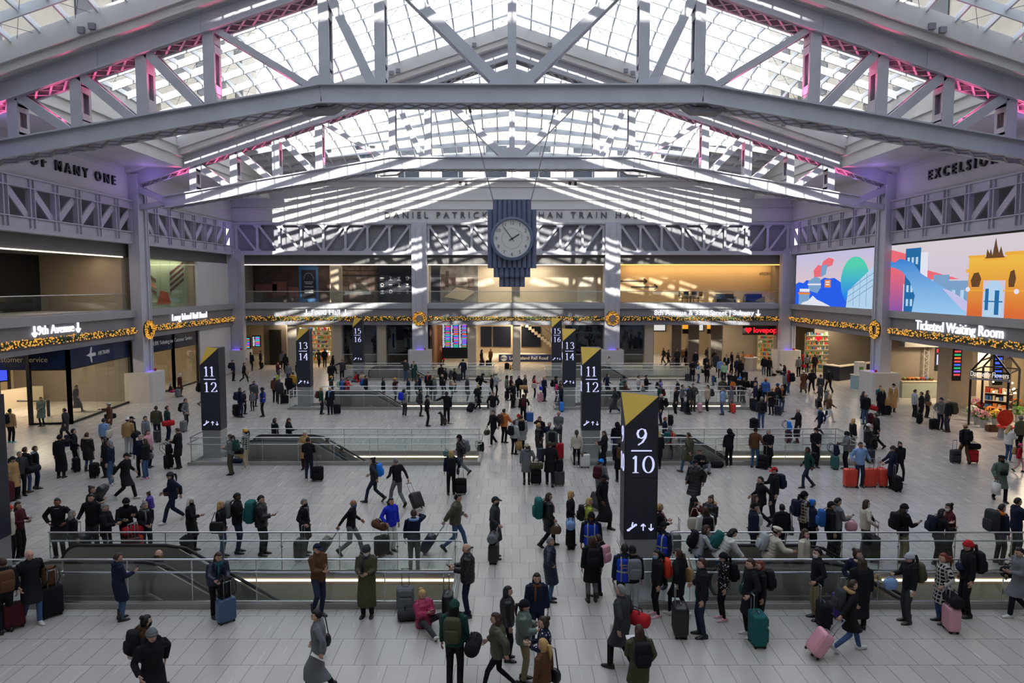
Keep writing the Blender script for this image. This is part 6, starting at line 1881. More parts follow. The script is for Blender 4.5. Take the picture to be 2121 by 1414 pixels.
def suit_shell(b, kind, big):
    w, d, h = ((.42, .25, .58), (.48, .30, .72))[big]
    rbox(b, w, d, h - .05, .05, .05)
    if kind == 'shell':
        for i in range(-3, 4): rbox(b, .022, d + .014, h - .15, .10, .03, 12, cx=i * w / 7.5)
    elif kind == 'soft':
        rbox(b, w * .78, .06, h * .42, .12, .03, 16, cy=-d / 2 - .01); rbox(b, w * .78, .05, h * .26, .12 + h * .48, .03, 16, cy=-d / 2 - .005)
def suitcase(x, y, rz, col, kind='shell', big=0, tilt=0.0, detail=True, ext=True, pattern=None, z=0.0):
    w, d, h = ((.42, .25, .58), (.48, .30, .72))[big]
    root = bpy.data.objects.new('suitcase', None); COL.objects.link(root); root.empty_display_size = .2
    root.matrix_world = Matrix.Translation((x, y, z)) @ Matrix.Rotation(rz, 4, 'Z') @ Matrix.Translation((0, d / 2, 0)) @ Matrix.Rotation(tilt, 4, 'X') @ Matrix.Translation((0, -d / 2, 0))
    mt = pattern or ('shell' if kind == 'shell' else 'cloth')
    put('shell', lmesh(('shell', kind, big, mt), lambda b: suit_shell(b, kind, big), 'shell', T[mt]), root, col)
    def hd(b):
        top = h + (.40 if ext else .03)
        if ext:
            for s in (-1, 1): b.tube([(s * .085, d / 2 - .03, h - .05), (s * .085, d / 2 - .03, top)], .010, 6)
        b.tube([(-.1, d / 2 - .03, top), (.1, d / 2 - .03, top)], .016, 6)
        b.tube([(-.07, 0, h - .01), (-.06, 0, h + .03), (.06, 0, h + .03), (.07, 0, h - .01)], .012, 6)
    put('handle', lmesh(('sh', big, ext), hd, 'handle', M_rod if ext else M_strap), root)
    if col == PAL['cr'][1] and big:                         # stickers on the big red cases
        def stk(b):
            for x_, z_, w_ in ((-.08, .40, .05), (.08, .40, .05), (.10, .16, .04)): b.box(x_ - w_, x_ + w_, -d / 2 - .022, -d / 2 - .012, z_ - .07, z_ + .07)
        put('sticker', lmesh(('stk',), stk, 'sticker', M['white_paint']), root)
        put('black_badge', lmesh(('bdg',), lambda b: b.box(-.14, -.04, -d / 2 - .022, -d / 2 - .012, .10, .24), 'black_badge', M['black']), root)
    if detail:
        def wh(b): b.tube([(-.012, 0, .03), (.012, 0, .03)], .03, 10); b.box(-.018, .018, -.018, .018, .03, .06)
        me = lmesh(('wheel',), wh, 'wheel', M_wheel)
        for sx in (-1, 1):
            for sy in (-1, 1): put('wheel', me, root, None, (sx * (w / 2 - .06), sy * (d / 2 - .05), 0))
    else:
        def wh4(b):
            for sx in (-1, 1): b.tube([(sx * (w / 2 - .06) - .012, 0, .03), (sx * (w / 2 - .06) + .012, 0, .03)], .03, 8)
        put('wheels', lmesh(('wheels', big), wh4, 'wheels', M_wheel), root)
    return root
def bag(kind, mw, col, detail=True, pattern=None):
    root = bpy.data.objects.new(dict(bp='backpack', hk='hiking_backpack', tb='tote_bag', df='duffel_bag', sb='shoulder_bag', hb='handbag', sp='shopping_bag', sl='sling_bag')[kind], None)
    COL.objects.link(root); root.empty_display_size = .15; root.matrix_world = mw
    tx = T[pattern] if pattern else T['leather' if kind in ('sb', 'hb', 'tb') else 'cloth']
    if kind in ('bp', 'hk'):
        k = 1.0 if kind == 'bp' else 1.35
        pb_ = put('pack_body', lmesh((kind, 'a', pattern), lambda b: rbox(b, .30 * k, .17 * k, .44 * k, -.22 * k, .08, 24, .06, .55, cy=-.09 * k), 'pack_body', tx), root, col)
        put('front_pocket', lmesh((kind, 'b', pattern), lambda b: rbox(b, .24 * k, .07, .22 * k, -.18 * k, .05, 20, .05, .55, cy=-.19 * k), 'front_pocket', tx), pb_, col)
        def st(b):
            for s in (-1, 1): b.tube([(s * .09, -.02, .20), (s * .10, .08, .27), (s * .11, .22, .20), (s * .12, .235, .02), (s * .13, .08, -.14), (s * .12, -.04, -.18)], .018, 6, flat=.5)
        put('straps', lmesh((kind, 'c'), st, 'straps', M_strap), root)
    elif kind == 'df':
        def dfb(b):
            rings = []
            for x, r in ((-.27, .09), (-.255, .125), (-.2, .14), (0, .145), (.2, .14), (.255, .125), (.27, .09)):
                rings.append([Vector((x, r * math.cos(2 * PI * k / 16), r * .95 * math.sin(2 * PI * k / 16) - .02)) for k in range(16)])
            b.loft(rings)
        put('bag_body', lmesh((kind, 'a', pattern), dfb, 'bag_body', tx), root, col)
        put('handles', lmesh((kind, 'b'), lambda b: [b.tube([(-.11, s * .06, .08), (-.09, s * .05, .17), (.09, s * .05, .17), (.11, s * .06, .08)], .011, 6) for s in (-1, 1)], 'handles', M_strap), root)
    elif kind == 'sp':
        put('paper_body', lmesh((kind, 'a', pattern), lambda b: b.box(-.17, .17, -.07, .07, -.52, -.12), 'paper_body', tx), root, col)
        put('handles', lmesh((kind, 'b'), lambda b: [b.tube([(-.08, s * .05, -.13), (-.06, s * .03, -.02), (.06, s * .03, -.02), (.08, s * .05, -.13)], .008, 5) for s in (-1, 1)], 'handles', T['cloth']), root, col)
    else:
        w, h, d, drop = dict(tb=(.38, .34, .12, .30), sb=(.30, .24, .11, .42), hb=(.30, .24, .13, .12), sl=(.24, .14, .09, .0))[kind]
        put('bag_body', lmesh((kind, 'a', pattern), lambda b: rbox(b, w, d, h, -drop - h, .05, 22, .10, .5), 'bag_body', tx), root, col)
        put('strap', lmesh((kind, 'b'), lambda b: b.tube([(-w / 2 + .03, 0, -drop - .03), (-.05, 0, -.03 if drop > .2 else -drop + .06), (.05, 0, -.03 if drop > .2 else -drop + .06), (w / 2 - .03, 0, -drop - .03)], .013, 6), 'strap', T['leather']), root, col)
    return root
def small(kind, mw, col):
    if kind == 'phone':
        o = put('mobile_phone', lmesh(('phone',), lambda b: b.box(-.037, .037, -.005, .005, -.075, .075), 'mobile_phone', M['black']), None)
    elif kind == 'cup':
        o = put('paper_cup', lmesh(('cup',), lambda b: (b.tube([(0, 0, -.06), (0, 0, .06)], [.03, .042], 12), b.tube([(0, 0, .06), (0, 0, .075)], [.044, .040], 12)), 'paper_cup', T['cloth']), None, col)
    else:
        o = put('paper_sheet', lmesh(('paper',), lambda b: b.box(-.11, .11, -.15, .15, -.004, .004), 'paper_sheet', M['white_paint']), None)
    o.matrix_world = mw
    return o
# ------------------------------------------------------------------ the crowd: one row per person
# head pixel x y | pose facing | top:colour[:pattern] | legs:colour | head | extras
CROWD = '''
4 1154 st AL|j:k|t:k|s:B|h=1.76 bp:br shoe:k
60 1138 w2 CR|c:k|j:jd|d:G|h=1.80 su:k:L:soft:1 so:br su:m:R:soft shoe:w
246 1144 p1 AR|c:n|j:jd|s:B|h=1.64 phone hood:n shoe:b
468 1130 ln CR|p:n|t:k|l:B|h=1.66 sc:tl su:jd:F:shell so:k phone
303 1273 wk AR|j:br|t:k|b:K|h=1.68 bp:k mk:k
314 1301 wk CR|c:k|t:k|bn:g|h=1.80 fh:k
662 1119 lg CR|j:br|j:dj|cp:n|h=1.78
766 1115 ph C|l:ol|t:k|bn:dg|h=1.76 mk:w sc:dg phone
884 1194 si CR|p:mg|t:dg|b:Y|h=1.66 shoe:w phone
964 1125 ph L|p:k|t:n|d:B|h=1.80 su:k:F:shell phone
655 1262 w2 L|l:g|t:k|s:K|h=1.68 sb:k paper
941 1242 st A|h:gr|t:k|bn:gr|h=1.80 bp:ol df:k shoe:br
1026 1268 wk L|p:ol|e:k|l:B|h=1.67
1052 1213 st R|p:k|t:k|l:K|h=1.62
1112 1186 st C|j:n|t:n|l:K|h=1.66 sc:br
1086 1242 cr R|p:gg|t:kh|bn:k|h=1.68
1126 1276 cr L|h:n:dots|t:k|b:B|h=1.70
1125 1322 st AL|s:br|t:k|p:Y|h=1.66 sb:k
1140 1112 ak R|q:n|j:jd|s:G|h=1.64
1225 1060 st C|v:n|t:n|bn:k|h=1.80 S3
1227 1110 st A|c:k|t:g|l:B|h=1.68 bp:k shoe:b
1239 1106 st AL|j:k|j:dj|s:B|h=1.62 bp:p
1289 1114 st A|v:n|t:k|s:K|h=1.78 S3
1310 1130 st A|h:k|w:lg|cp:k|h=1.74 bp:g
1286 1210 w2 AL|c:dg|t:k|s:G|h=1.84 df:r sp:c
1323 1293 wp A|c:ol|t:k|l:B|h=1.66 bp:k paper sc:gr
1356 1128 st L|j:k|e:k|p:K|h=1.64 bp:cr mk:lb shoe:p
1399 1126 w2 AL|c:k|e:k|p:B|h=1.68 tb:t shoe:w
1454 1155 hc L|j:k|j:dj|s:B|h=1.82 su:k:F:shell:1
1499 1144 st L|j:k:dots|e:k|bn:k|h=1.64 bp:k shoe:p
1555 1156 hm L|c:k|t:k|s:B|h=1.80 su:tl:L:soft:1 sb:gr shoe:w
1574 1160 st L|c:k|t:k|l:R|h=1.66 bp:k
1694 1134 hm L|j:k|t:kh|s:K|h=1.74 su:k:L:soft mk:w phone
1764 1127 lk C|j:n|t:k|b:B|h=1.66 sc:bg su:pu:R:shell
1785 1153 st A|l:k|t:k|l:B|h=1.70
1768 1200 pl R|c:k|j:jd|s:B|h=1.66 fh:t bp:dg pl:p shoe:w
1883 1145 p1 L|j:k|t:dg|bn:lg|h=1.68 bp:ol hb:lb cup shoe:b
1955 1145 hm L|c:k:plaid|j:jd|p:R|h=1.68 su:p:L:shell so:k shoe:b
1992 1111 st L|h:k|t:k|bn:r|h=1.86 sl:n bp:k
2098 1127 wp L|c:g|t:k|s:K|h=1.74 df:k phone shoe:w
1465 1087 ln R|h:lg|j:jd|l:B|h=1.70 bp:k
1524 1095 bd R|p:w|j:jd|l:K|h=1.74 bp:tl
1612 1092 ln R|p:c|j:jd|bt:c|h=1.70 bp:lg
1668 1095 st CR|c:c|t:k|l:B|h=1.68 mk:p
20 846 st A|p:t|t:k|s:K|h=1.74 bp:k shoe:tl
84 822 fd C|q:gg|e:k|s:K|h=1.66 fh:bg shoe:b
225 833 pt CL|c:br|t:bg|cp:w|h=1.74 df:k
215 866 st A|h:lb|t:k|bn:dg|h=1.70 tb:c
264 864 st A|j:t|w:lg|cp:w|h=1.76 df:k
272 862 st R|j:k|t:k|cp:k|h=1.74
301 861 st R|h:g|t:k|s:K|h=1.74 hood:g cup
323 840 st A|j:ol|j:dj|s:B|h=1.80
346 840 st AR|j:gr|j:dj|s:B|h=1.80 df:r su:dg:B:shell
384 825 hc R|h:g|e:k|s:B|h=1.76 bp:k su:g:R:shell shoe:w
152 887 hc AR|j:k|t:k|s:K|h=1.80 bp:n su:k:R:soft
123 900 er A|l:k|t:k|bn:k|h=1.80
180 895 st A|q:k|j:jd|l:B|h=1.68 fh:bg shoe:b
216 906 st L|c:k|t:k|l:B|h=1.66 su:k:F:soft
227 911 st L|s:n|j:jd|l:G|h=1.82 hb:k shoe:w
262 938 pl R|c:k|t:k|cp:k|h=1.80 pl:k shoe:w
290 900 st C|j:n|t:k|s:G|h=1.76
300 908 st L|j:k|j:jd|l:B|h=1.68 sb:g shoe:p
306 890 st R|j:p|t:k|s:B|h=1.66
366 886 ph L|c:k|t:k|s:B|h=1.78 su:k:F:soft so:k
51 925 st A|j:k|j:jd|s:B|h=1.78 df:k shoe:br
72 923 st AR|h:k|e:n|s:B|h=1.70 hood:lg
26 945 st R|c:t|t:k|bn:k|h=1.62 su:m:R:soft:1
40 934 st CR|j:dg|t:k|s:G|h=1.72
352 977 wk CL|j:n|t:n|bn:dg|h=1.78 df:br shoe:w
191 1006 hg R|j:k|t:k|b:B|h=1.68
188 1022 hc C|j:k|t:dg|s:K|h=1.82 su:dg:R:shell
220 1042 ph R|j:k|j:dj|s:G|h=1.78 phone
118 1031 ak C|c:k|t:k|s:K|h=1.78 S2 hp:lg
149 1056 st AR|c:k|t:k|l:G|h=1.60
37 1038 cr R|s:m|t:k|l:B|h=1.68 paper
17 1045 st R|j:c|t:k|bn:cr|h=1.70
261 1031 hg CR|j:k|t:k|bn:k|h=1.80 mk:k su:m:F:shell:1
300 1038 fd CR|j:k|j:dj|l:G|h=1.66 sc:g su:cr:R:shell:1 so:r
396 1030 p1 R|c:k|t:k|l:W|h=1.64 mk:k su:k:R:soft
457 1037 st R|j:k|j:jd|l:Y|h=1.68 tb:k
493 1020 ph R|j:k|j:dj|s:K|h=1.82 bp:g S3 phone
542 1025 p1 R|p:k|w:k|s:K|h=1.80 hk:tl phone
630 1032 hc R|c:k|t:k|s:G|h=1.68 mk:n sc:g su:dg:R:shell
732 1034 pl R|s:k|t:g|d:G|h=1.74 mk:b pl:k S2
810 1030 hc CR|j:rb|t:w|l:K|h=1.66 su:k:R:soft df:br shoe:b
853 1063 er A|h:n|w:gg|s:B|h=1.72 hood:lb
771 947 wk L|h:dg|j:dj|b:K|h=1.72 bp:bb shoe:b
819 947 pl AL|s:k|t:g|s:G|h=1.82 pl:k
475 899 ph L|h:g|t:ol|p:B|h=1.72 bp:gr df:k
508 888 cr L|j:gr:plaid|t:bg|bn:y|h=1.72 shoe:w
631 892 cr C|c:t|t:m|l:W|h=1.68 paper
638 905 cr A|h:k|j:dj|s:K|h=1.80 su:k:R:soft shoe:w
569 865 st AR|c:k|t:k|l:B|h=1.66 sc:lg
595 868 ph R|c:k|t:k|l:B|h=1.66 phone
1021 849 w2 CL|j:k|t:k|s:B|h=1.80 hb:ol cup shoe:w
1044 846 h2 AR|p:o|t:k|s:K|h=1.74 bp:br
1080 859 st A|q:lg|t:k|s:B|h=1.72 fh:t bp:k
1065 870 st AR|p:lg|t:k|s:B|h=1.62 bp:k sp:t
1074 857 st C|j:g|t:k|cp:r|h=1.76
1091 918 lk A|c:g|e:k|bn:bg|h=1.66 hood:g su:k:R:soft so:ol shoe:b
1118 862 er C|j:k|t:k|l:B|h=1.66
1116 875 st R|q:k|t:k|s:Y|h=1.66 su:n:R:shell
1138 872 lk C|j:n|t:k|s:W|h=1.76 su:r:L:soft:1
1143 882 st A|j:gg|t:k|s:W|h=1.64 bp:k
1139 914 w2 A|c:k|t:k|s:B|h=1.80 su:dg:R:shell so:k
1157 851 fd C|s:g|t:dg|d:G|h=1.80
1192 884 st A|s:c|e:k|p:B|h=1.66 hb:br su:w:R:shell shoe:w
1250 892 ph L|j:k|t:k|l:B|h=1.66 tb:c su:k:R:soft
1279 874 er A|l:k|t:k|hd:k|h=1.74
951 900 wk L|p:k|t:g|bn:k|h=1.78 bp:g
934 932 hc A|j:n|t:k|l:Y|h=1.70 bp:k sb:k su:k:R:soft
949 1022 pl R|p:ol|j:jd|s:K|h=1.80 pl:n
1026 1028 hc R|c:dg|t:k|cp:dg|h=1.82 mk:dg su:k:R:shell so:g
1137 1020 w2 R|q:k|t:k|l:B|h=1.70 hk:tl sc:p hb:br shoe:b
1183 1016 hc R|j:k|j:dj|l:Y|h=1.66 su:k:R:soft so:lb
1221 1030 st R|j:lm|t:k|l:Y|h=1.66 bp:k
1251 982 w2 CR|l:k|t:k|cp:k|h=1.84 S3
1246 950 wp AR|c:g|t:k|bn:bb|h=1.68 bp:m pl:k cup
1284 912 st A|c:k|t:k|l:K|h=1.68 bp:br su:rb:R:shell
1378 863 st R|h:n|t:k|s:R|h=1.60
1388 882 st AR|h:cr|e:n|l:G|h=1.66 bp:tl tb:c shoe:w
1363 891 st A|c:k|t:k|l:Y|h=1.68 fh:bg
1426 895 wk AL|c:ol|j:jd|s:B|h=1.80 shoe:br
1436 918 si C|h:k|t:g|s:B|h=1.76 phone
1504 883 er A|h:k|t:k|hd:k|h=1.70 sl:hp shoe:w
1560 882 hc AR|j:br|j:jd|cp:k|h=1.76 su:k:R:soft
1585 885 fd C|c:k|t:k|l:G|h=1.68
1440 952 w2 CL|q:k|t:k|cp:k|h=1.78 S2 sb:k
1575 986 wk L|j:k|t:k|s:K|h=1.78
1603 967 p1 L|j:k|t:k|cp:r|h=1.80 bp:n
1673 925 w2 L|j:gr|j:dj|s:K|h=1.66 bp:k S3 shoe:b
1677 879 fd C|j:k|t:k|cp:k|h=1.76
1653 845 p1 L|l:k|t:k|d:G|h=1.76 su:m:F:soft so:bb phone
1578 821 st A|j:dg|j:jd|s:G|h=1.82 bp:k su:k:L:soft
1684 1034 st R|h:n|t:k|pb:bb|h=1.60 cup
1666 1017 st R|j:br:plaid|t:k|bn:k|h=1.78 bp:n hood:g
1620 1043 st A|h:k|t:k|s:K|h=1.66 sb:dg hood:k
1563 1040 st R|j:n|t:k|cp:k|h=1.80 cup
1564 1024 st R|c:bg|t:k|l:B|h=1.66 tb:w
1367 1042 cr R|j:k|t:k|p:Y|h=1.66 sc:p
1373 1081 st CL|v:n|t:k|cp:k|h=1.74 S3
1438 1029 e2 R|s:m|j:jd|bn:k|h=1.68 tb:c su:g:B:shell
1472 1026 cr CL|p:k|t:k|b:B|h=1.66 fh:t
1461 1049 st A|j:w|j:jd|l:B|h=1.64 bp:k
1699 843 w2 L|j:n|t:k|s:Y|h=1.60 mk:bb hood:lg shoe:w
1720 816 wk R|j:br|w:w|l:Y|h=1.70 shoe:w
1768 866 st R|j:k|t:k|l:Y|h=1.64
1800 877 p1 R|p:k|j:dj|bn:w|h=1.70 su:dg:R:soft
1814 855 wk AL|c:k|t:k|s:B|h=1.80 su:k:L:soft
1753 893 ph L|j:g|t:k|bn:k|h=1.66 mk:lb S3 su:tl:F:shell so:n
1783 915 kd C|h:lb|j:dj|s:K|h=1.80 S2 su:cr:L:shell:1 su2:cr:R:shell:1
1850 923 h2 L|c:n|t:k|bn:dg|h=1.68 su:cr:F:shell:1 su2:k:L:soft
1865 915 w2 C|j:k|e:k|b:K|h=1.68 mk:k tb:w shoe:w
2000 878 w2 A|j:k|t:br|cp:t|h=1.78 bp:k su:r:R:soft so:k su2:dg:L:soft
2076 944 w2 C|c:gg|t:k|bt:k|h=1.72 S3 mk:k sp:w sl:k shoe:b
2093 880 ph R|p:w|j:jd|l:Y|h=1.68 shoe:w
2115 861 st A|p:ol|t:k|bn:g|h=1.74
2114 918 w2 CR|j:r|e:p|bn:hp|h=1.25 bp:t
1738 1030 ph R|j:g|t:k|s:K|h=1.80 hb:p phone
1722 1038 st R|j:k|t:k|cp:k|h=1.76 bp:b
1795 1034 hc R|j:c|j:g|l:B|h=1.68 mk:w sl:k su:k:R:soft:1
1875 1043 p1 R|j:k|t:kh|bn:k|h=1.76 bp:k mk:lb phone
1965 1042 hg L|j:m|t:k|b:K|h=1.70 mk:w su:k:R:soft
1952 1053 hg R|j:k|t:k|l:K|h=1.66 bp:n
2076 1043 st R|j:n|t:k|s:K|h=1.74 hk:dg fh:o
2109 1030 h2 R|j:n|t:k|s:K|h=1.80
1794 814 st A|j:k|j:jd|d:B|h=1.80 df:r su:m:R:soft
1789 810 st R|j:k|t:k|l:B|h=1.66
1824 798 hg C|j:tl|t:kh|s:R|h=1.74
1826 803 st A|l:k|j:dj|p:Y|h=1.70 su:k:R:soft so:t
1851 794 st C|l:t|t:dg|cp:k|h=1.80 sc:w
1896 806 st R|j:lg|t:k|s:K|h=1.76 sl:k shoe:w
1909 811 st AL|c:k|t:k|s:B|h=1.80 su:k:L:soft shoe:w
1922 808 st R|j:dg|t:k|l:B|h=1.66 sb:br
1950 823 hc C|j:g|j:dj|cp:n|h=1.78 su:k:R:soft
1965 826 st L|j:k|t:dg|d:B|h=1.80 hk:ol shoe:br
372 773 st R|c:m|t:k|hj:w|h=1.66 su:g:R:soft
422 786 wk AR|h:k|w:g|s:K|h=1.76 hk:k
482 745 st R|j:n|t:k|s:K|h=1.76 bp:k
506 751 wk R|j:k|t:dg|l:K|h=1.70 shoe:w
511 741 st R|c:bg|t:bg|s:G|h=1.70
526 789 st CR|q:dg|e:k|l:K|h=1.68 mk:pu bp:k
497 802 hc AR|j:n|j:dj|s:B|h=1.82 bp:n su:k:L:soft:1
506 809 st R|j:k|t:k|s:K|h=1.45
522 810 st C|j:g|e:k|s:K|h=1.25 bp:hp
543 802 st L|v:n|t:k|bn:n|h=1.78 S3
569 779 st A|j:br|t:k|bn:lg|h=1.78
578 784 st A|j:dg|t:dg|bn:g|h=1.70 su:k:R:soft
576 749 ph R|j:m|t:k|l:B|h=1.66 su:lm:R:shell
585 727 st A|j:g|t:k|s:B|h=1.74
519 729 st A|j:k|t:k|s:K|h=1.76
539 726 st L|j:k|t:k|s:K|h=1.76 su:k:R:soft
597 752 st A|s:g|j:dj|s:B|h=1.72
591 733 st A|j:k|t:k|hd:k|h=1.70
607 770 st A|j:y|j:dj|hood|h=1.78
598 775 st A|c:k|e:k|s:K|h=1.68 df:k su:k:L:soft
615 748 st R|j:dg|t:k|s:R|h=1.70
660 724 w2 A|j:ol|t:k|s:K|h=1.72
672 722 st A|j:k|t:k|s:K|h=1.78 bp:k
690 736 wk R|l:k|t:k|hd:k|h=1.70
685 751 st A|l:k|t:k|s:K|h=1.74
711 743 pt C|j:dg|t:k|s:B|h=1.80
736 770 sx L|j:r|t:gg|s:K|h=1.60 bp:k
755 767 sx C|c:bg|t:r|l:B|h=1.66 hb:r
781 779 ly R|j:dg|t:k|s:B|h=1.72
840 744 er C|j:dg|j:jd|s:B|h=1.80
860 745 p1 C|c:gr|t:gr|s:K|h=1.68 sc:bg
686 778 st R|j:dg|t:k|bn:y|h=1.76 mk:w su:n:L:soft
709 781 st R|p:b|t:g|s:G|h=1.68 bp:mn
720 781 ph R|p:r|t:r|s:K|h=1.68 mk:k
758 777 hc R|j:k|t:k|s:K|h=1.78 bp:b
794 782 st R|j:k|t:k|l:B|h=1.66 sp:p
818 782 er R|p:m|t:k|bn:y|h=1.68 sp:p
846 782 st R|j:n|t:k|s:B|h=1.68
863 784 st R|j:dg|t:k|l:B|h=1.64
869 775 st R|c:n|t:k|s:K|h=1.78
665 802 st R|j:gr|t:n|l:Y|h=1.66 bp:br shoe:b
683 801 st C|c:k|t:n|s:W|h=1.70 sc:lb su:k:L:soft
837 803 st AR|j:gr:plaid|t:dg|bn:g|h=1.76 bp:rb paper shoe:w
871 804 st R|j:dg|e:k|bn:gr|h=1.70 sb:k shoe:b
885 818 pk R|j:k|t:k|cp:n|h=1.76 shoe:b
925 811 pt C|j:k|t:k|cp:n|h=1.82 S3 shoe:b
887 770 st C|c:k|e:k|s:K|h=1.66 sc:cr mk:w
900 779 st R|c:gg|j:jd|s:G|h=1.70 bp:k
896 778 st A|j:dg|t:k|l:Y|h=1.66
914 754 st A|j:k|t:k|s:B|h=1.74 df:br
922 761 st L|h:k|t:k|s:K|h=1.78
916 775 cr R|h:k|t:k|s:Y|h=1.66
935 779 cr R|p:bg|t:dg|l:B|h=1.66 sb:gr shoe:w
942 762 st R|j:k|j:dj|s:K|h=1.78 hk:dg
961 741 hc C|j:n|t:n|bn:k|h=1.82 mk:w su:dg:R:soft shoe:w
968 780 st R|c:dg|j:jd|s:G|h=1.72 mk:lb shoe:w
1001 773 ln R|j:k|t:k|bn:k|h=1.76 bp:k
992 792 pl AR|c:k|t:k|s:Y|h=1.74 pl:k shoe:w
1019 776 hc R|j:k|t:k|s:K|h=1.74 su:k:R:soft
1028 771 cr R|p:lg|t:k|bn:c|h=1.72 sc:bg
1050 777 hc R|j:gg|t:k|bn:k|h=1.74 mk:k su:k:L:soft
1059 778 st R|h:m|t:k|cp:k|h=1.70 mk:k
1062 791 hc CR|c:k|t:k|l:K|h=1.68 su:c:L:shell cup
1075 778 st C|j:k|t:k|l:K|h=1.66 mk:k df:t
1088 775 st R|c:dg|t:br|s:G|h=1.82 df:t
1108 777 ph R|s:r|e:k|l:K|h=1.66 tb:c shoe:w
1127 780 fd CR|j:n|t:n|b:Y|h=1.68 sb:rb su:p:R:shell
1152 779 st R|j:n|t:k|bn:k|h=1.76 bp:k
1161 788 st R|j:k:dots|t:k|s:K|h=1.70 bp:hp su:g:L:shell
1163 796 hc R|j:n|t:k|l:B|h=1.66 su:bb:R:shell
1021 811 pk C|h:k|w:lg|s:R|h=1.80 sb:k
1084 816 hc A|j:k|t:k|s:K|h=1.66 bp:m su:b:R:shell
1067 746 sx C|p:dg|t:k|bn:k|h=1.70 su:k:R:soft sp:y
998 724 w2 R|l:k|t:k|hd:k|h=1.70 su:k:L:soft
1016 722 st AL|j:br|t:k|s:R|h=1.72 su:k:L:soft
918 720 st R|c:r|t:k|s:K|h=1.70
1262 738 w2 R|j:c|t:k|s:B|h=1.60
1259 773 wk R|c:n|t:k|b:B|h=1.68 mk:w
1244 783 st R|h:lg|t:k|s:B|h=1.72 mk:w su:p:R:shell
1272 802 wk L|l:dg|t:k|b:K|h=1.68 bp:k shoe:w
1288 784 ph R|j:gg|t:k|s:K|h=1.68
1293 779 st R|j:tl|t:k|bn:k|h=1.74
1296 788 cr R|j:br|t:k|s:K|h=1.74
1323 777 st R|h:c:plaid|t:k|s:K|h=1.74
1340 776 ph R|j:k|t:k|s:K|h=1.80
1328 792 st L|h:g|t:k|d:G|h=1.72
1369 784 st R|j:lv|t:k|l:B|h=1.66 bp:k
1366 797 st L|j:gr|t:k|s:K|h=1.70 bp:m mk:lb
1370 815 st L|j:k|t:n|d:B|h=1.80 bp:k su:k:B:soft
1405 786 st L|c:k|t:k|l:W|h=1.64 sb:k
1400 803 st L|c:k|t:k|l:K|h=1.66 shoe:w
1414 796 e2 R|h:g|t:n|s:K|h=1.70
1427 799 hc L|h:dg|e:k|s:K|h=1.76 mk:bb bp:dg su:n:R:shell:1
1436 794 e2 C|j:ol|t:ol|s:K|h=1.76
1429 743 fd C|c:k|t:dg|cp:k|h=1.76 su:dg:R:soft
1447 751 st R|h:lb|j:jd|bn:y|h=1.66 tb:c
1441 727 st C|j:k|j:dj|s:K|h=1.74
1403 722 st C|j:dg|t:k|bn:g|h=1.76
1463 736 st C|j:k|t:k|s:K|h=1.74
1465 749 cr C|c:k|t:k|s:B|h=1.70 df:k
1478 755 st AL|p:c|j:jd|s:K|h=1.66 sp:tl
1483 731 st A|c:dg|t:k|s:K|h=1.76
1492 743 st A|j:lb|t:dg|hood|h=1.66 sp:w
1500 750 st A|s:mn|t:k|l:Y|h=1.68 sb:w
1505 734 st C|j:k|t:k|s:K|h=1.74 sc:w
1516 729 st CR|j:k|t:k|l:K|h=1.68
1515 747 st L|c:k|t:k|hd:k|h=1.66
1527 742 st C|j:n|t:k|bn:lg|h=1.70
1534 745 st A|j:k|t:k|bn:dg|h=1.76 bp:k su:k:R:soft:1
1529 730 st CR|c:br|t:k|s:B|h=1.70
1538 728 p1 L|c:t|t:k|s:B|h=1.72
1513 770 er C|j:k|t:k|s:B|h=1.74
1523 770 st L|j:k|t:k|s:B|h=1.70
1497 782 st A|p:ol|t:k|bn:k|h=1.72 fh:kh sp:w
1524 786 st A|j:n|t:k|bn:k|h=1.74 bp:o
1533 780 ph C|j:k|t:k|bn:bb|h=1.76 mk:w
1542 781 st L|j:k|t:k|s:K|h=1.72 bp:k
1466 797 st L|p:bg|t:k|s:K|h=1.72 sc:p bp:dg su:hp:F:check shoe:w
1497 803 st L|p:lb|j:jd|p:G|h=1.66 sb:k shoe:b
1515 799 st L|c:g|t:br|pb:m|h=1.64 su:cr:L:shell
1566 781 st R|j:k|t:k|s:K|h=1.76 mk:w bp:k
1565 792 hc L|j:n|t:dj|s:G|h=1.82 su:k:R:soft:1 paper
1575 797 st L|c:k|t:k|l:K|h=1.66
1586 783 st C|p:b|t:n|bn:o|h=1.78 S3
1599 803 cr CL|c:k|e:k|bn:t|h=1.66 tb:t su:n:L:shell shoe:b
1611 793 st L|h:k|t:k|cp:b|h=1.72 S3 sc:o
1620 797 fd C|j:k|j:jd|s:K|h=1.70 sc:o sb:gr hb:k shoe:b
1583 737 st A|j:k|j:jd|bn:o|h=1.76 bp:k shoe:w
1593 739 st A|j:k|t:k|bn:dg|h=1.78 shoe:w
1616 753 sx L|h:w|t:k|l:K|h=1.66
1624 756 sx L|h:k|t:k|hd:k|h=1.64
1600 759 sx R|h:lg|t:k|s:B|h=1.60
1634 767 st AL|h:r|j:jd|hd:r|h=1.74 hk:k shoe:w
1626 770 st R|j:g|t:k|bn:dg|h=1.70
1655 738 st A|j:g|t:k|s:B|h=1.76 df:r
1672 733 st A|s:g|t:dg|l:K|h=1.68
1693 729 st AL|j:k|t:bg|s:K|h=1.78 bp:k
1665 767 w2 A|l:br|t:k|bn:w|h=1.68 sp:lb
1682 765 wk A|j:k|t:k|s:K|h=1.78 bp:k shoe:w
1700 775 st A|j:dg|t:k|s:R|h=1.70 hood:lg
1717 764 wk A|h:k|t:k|s:K|h=1.80
1700 793 hc L|c:dg|t:k|cp:k|h=1.68 su:dg:R:shell
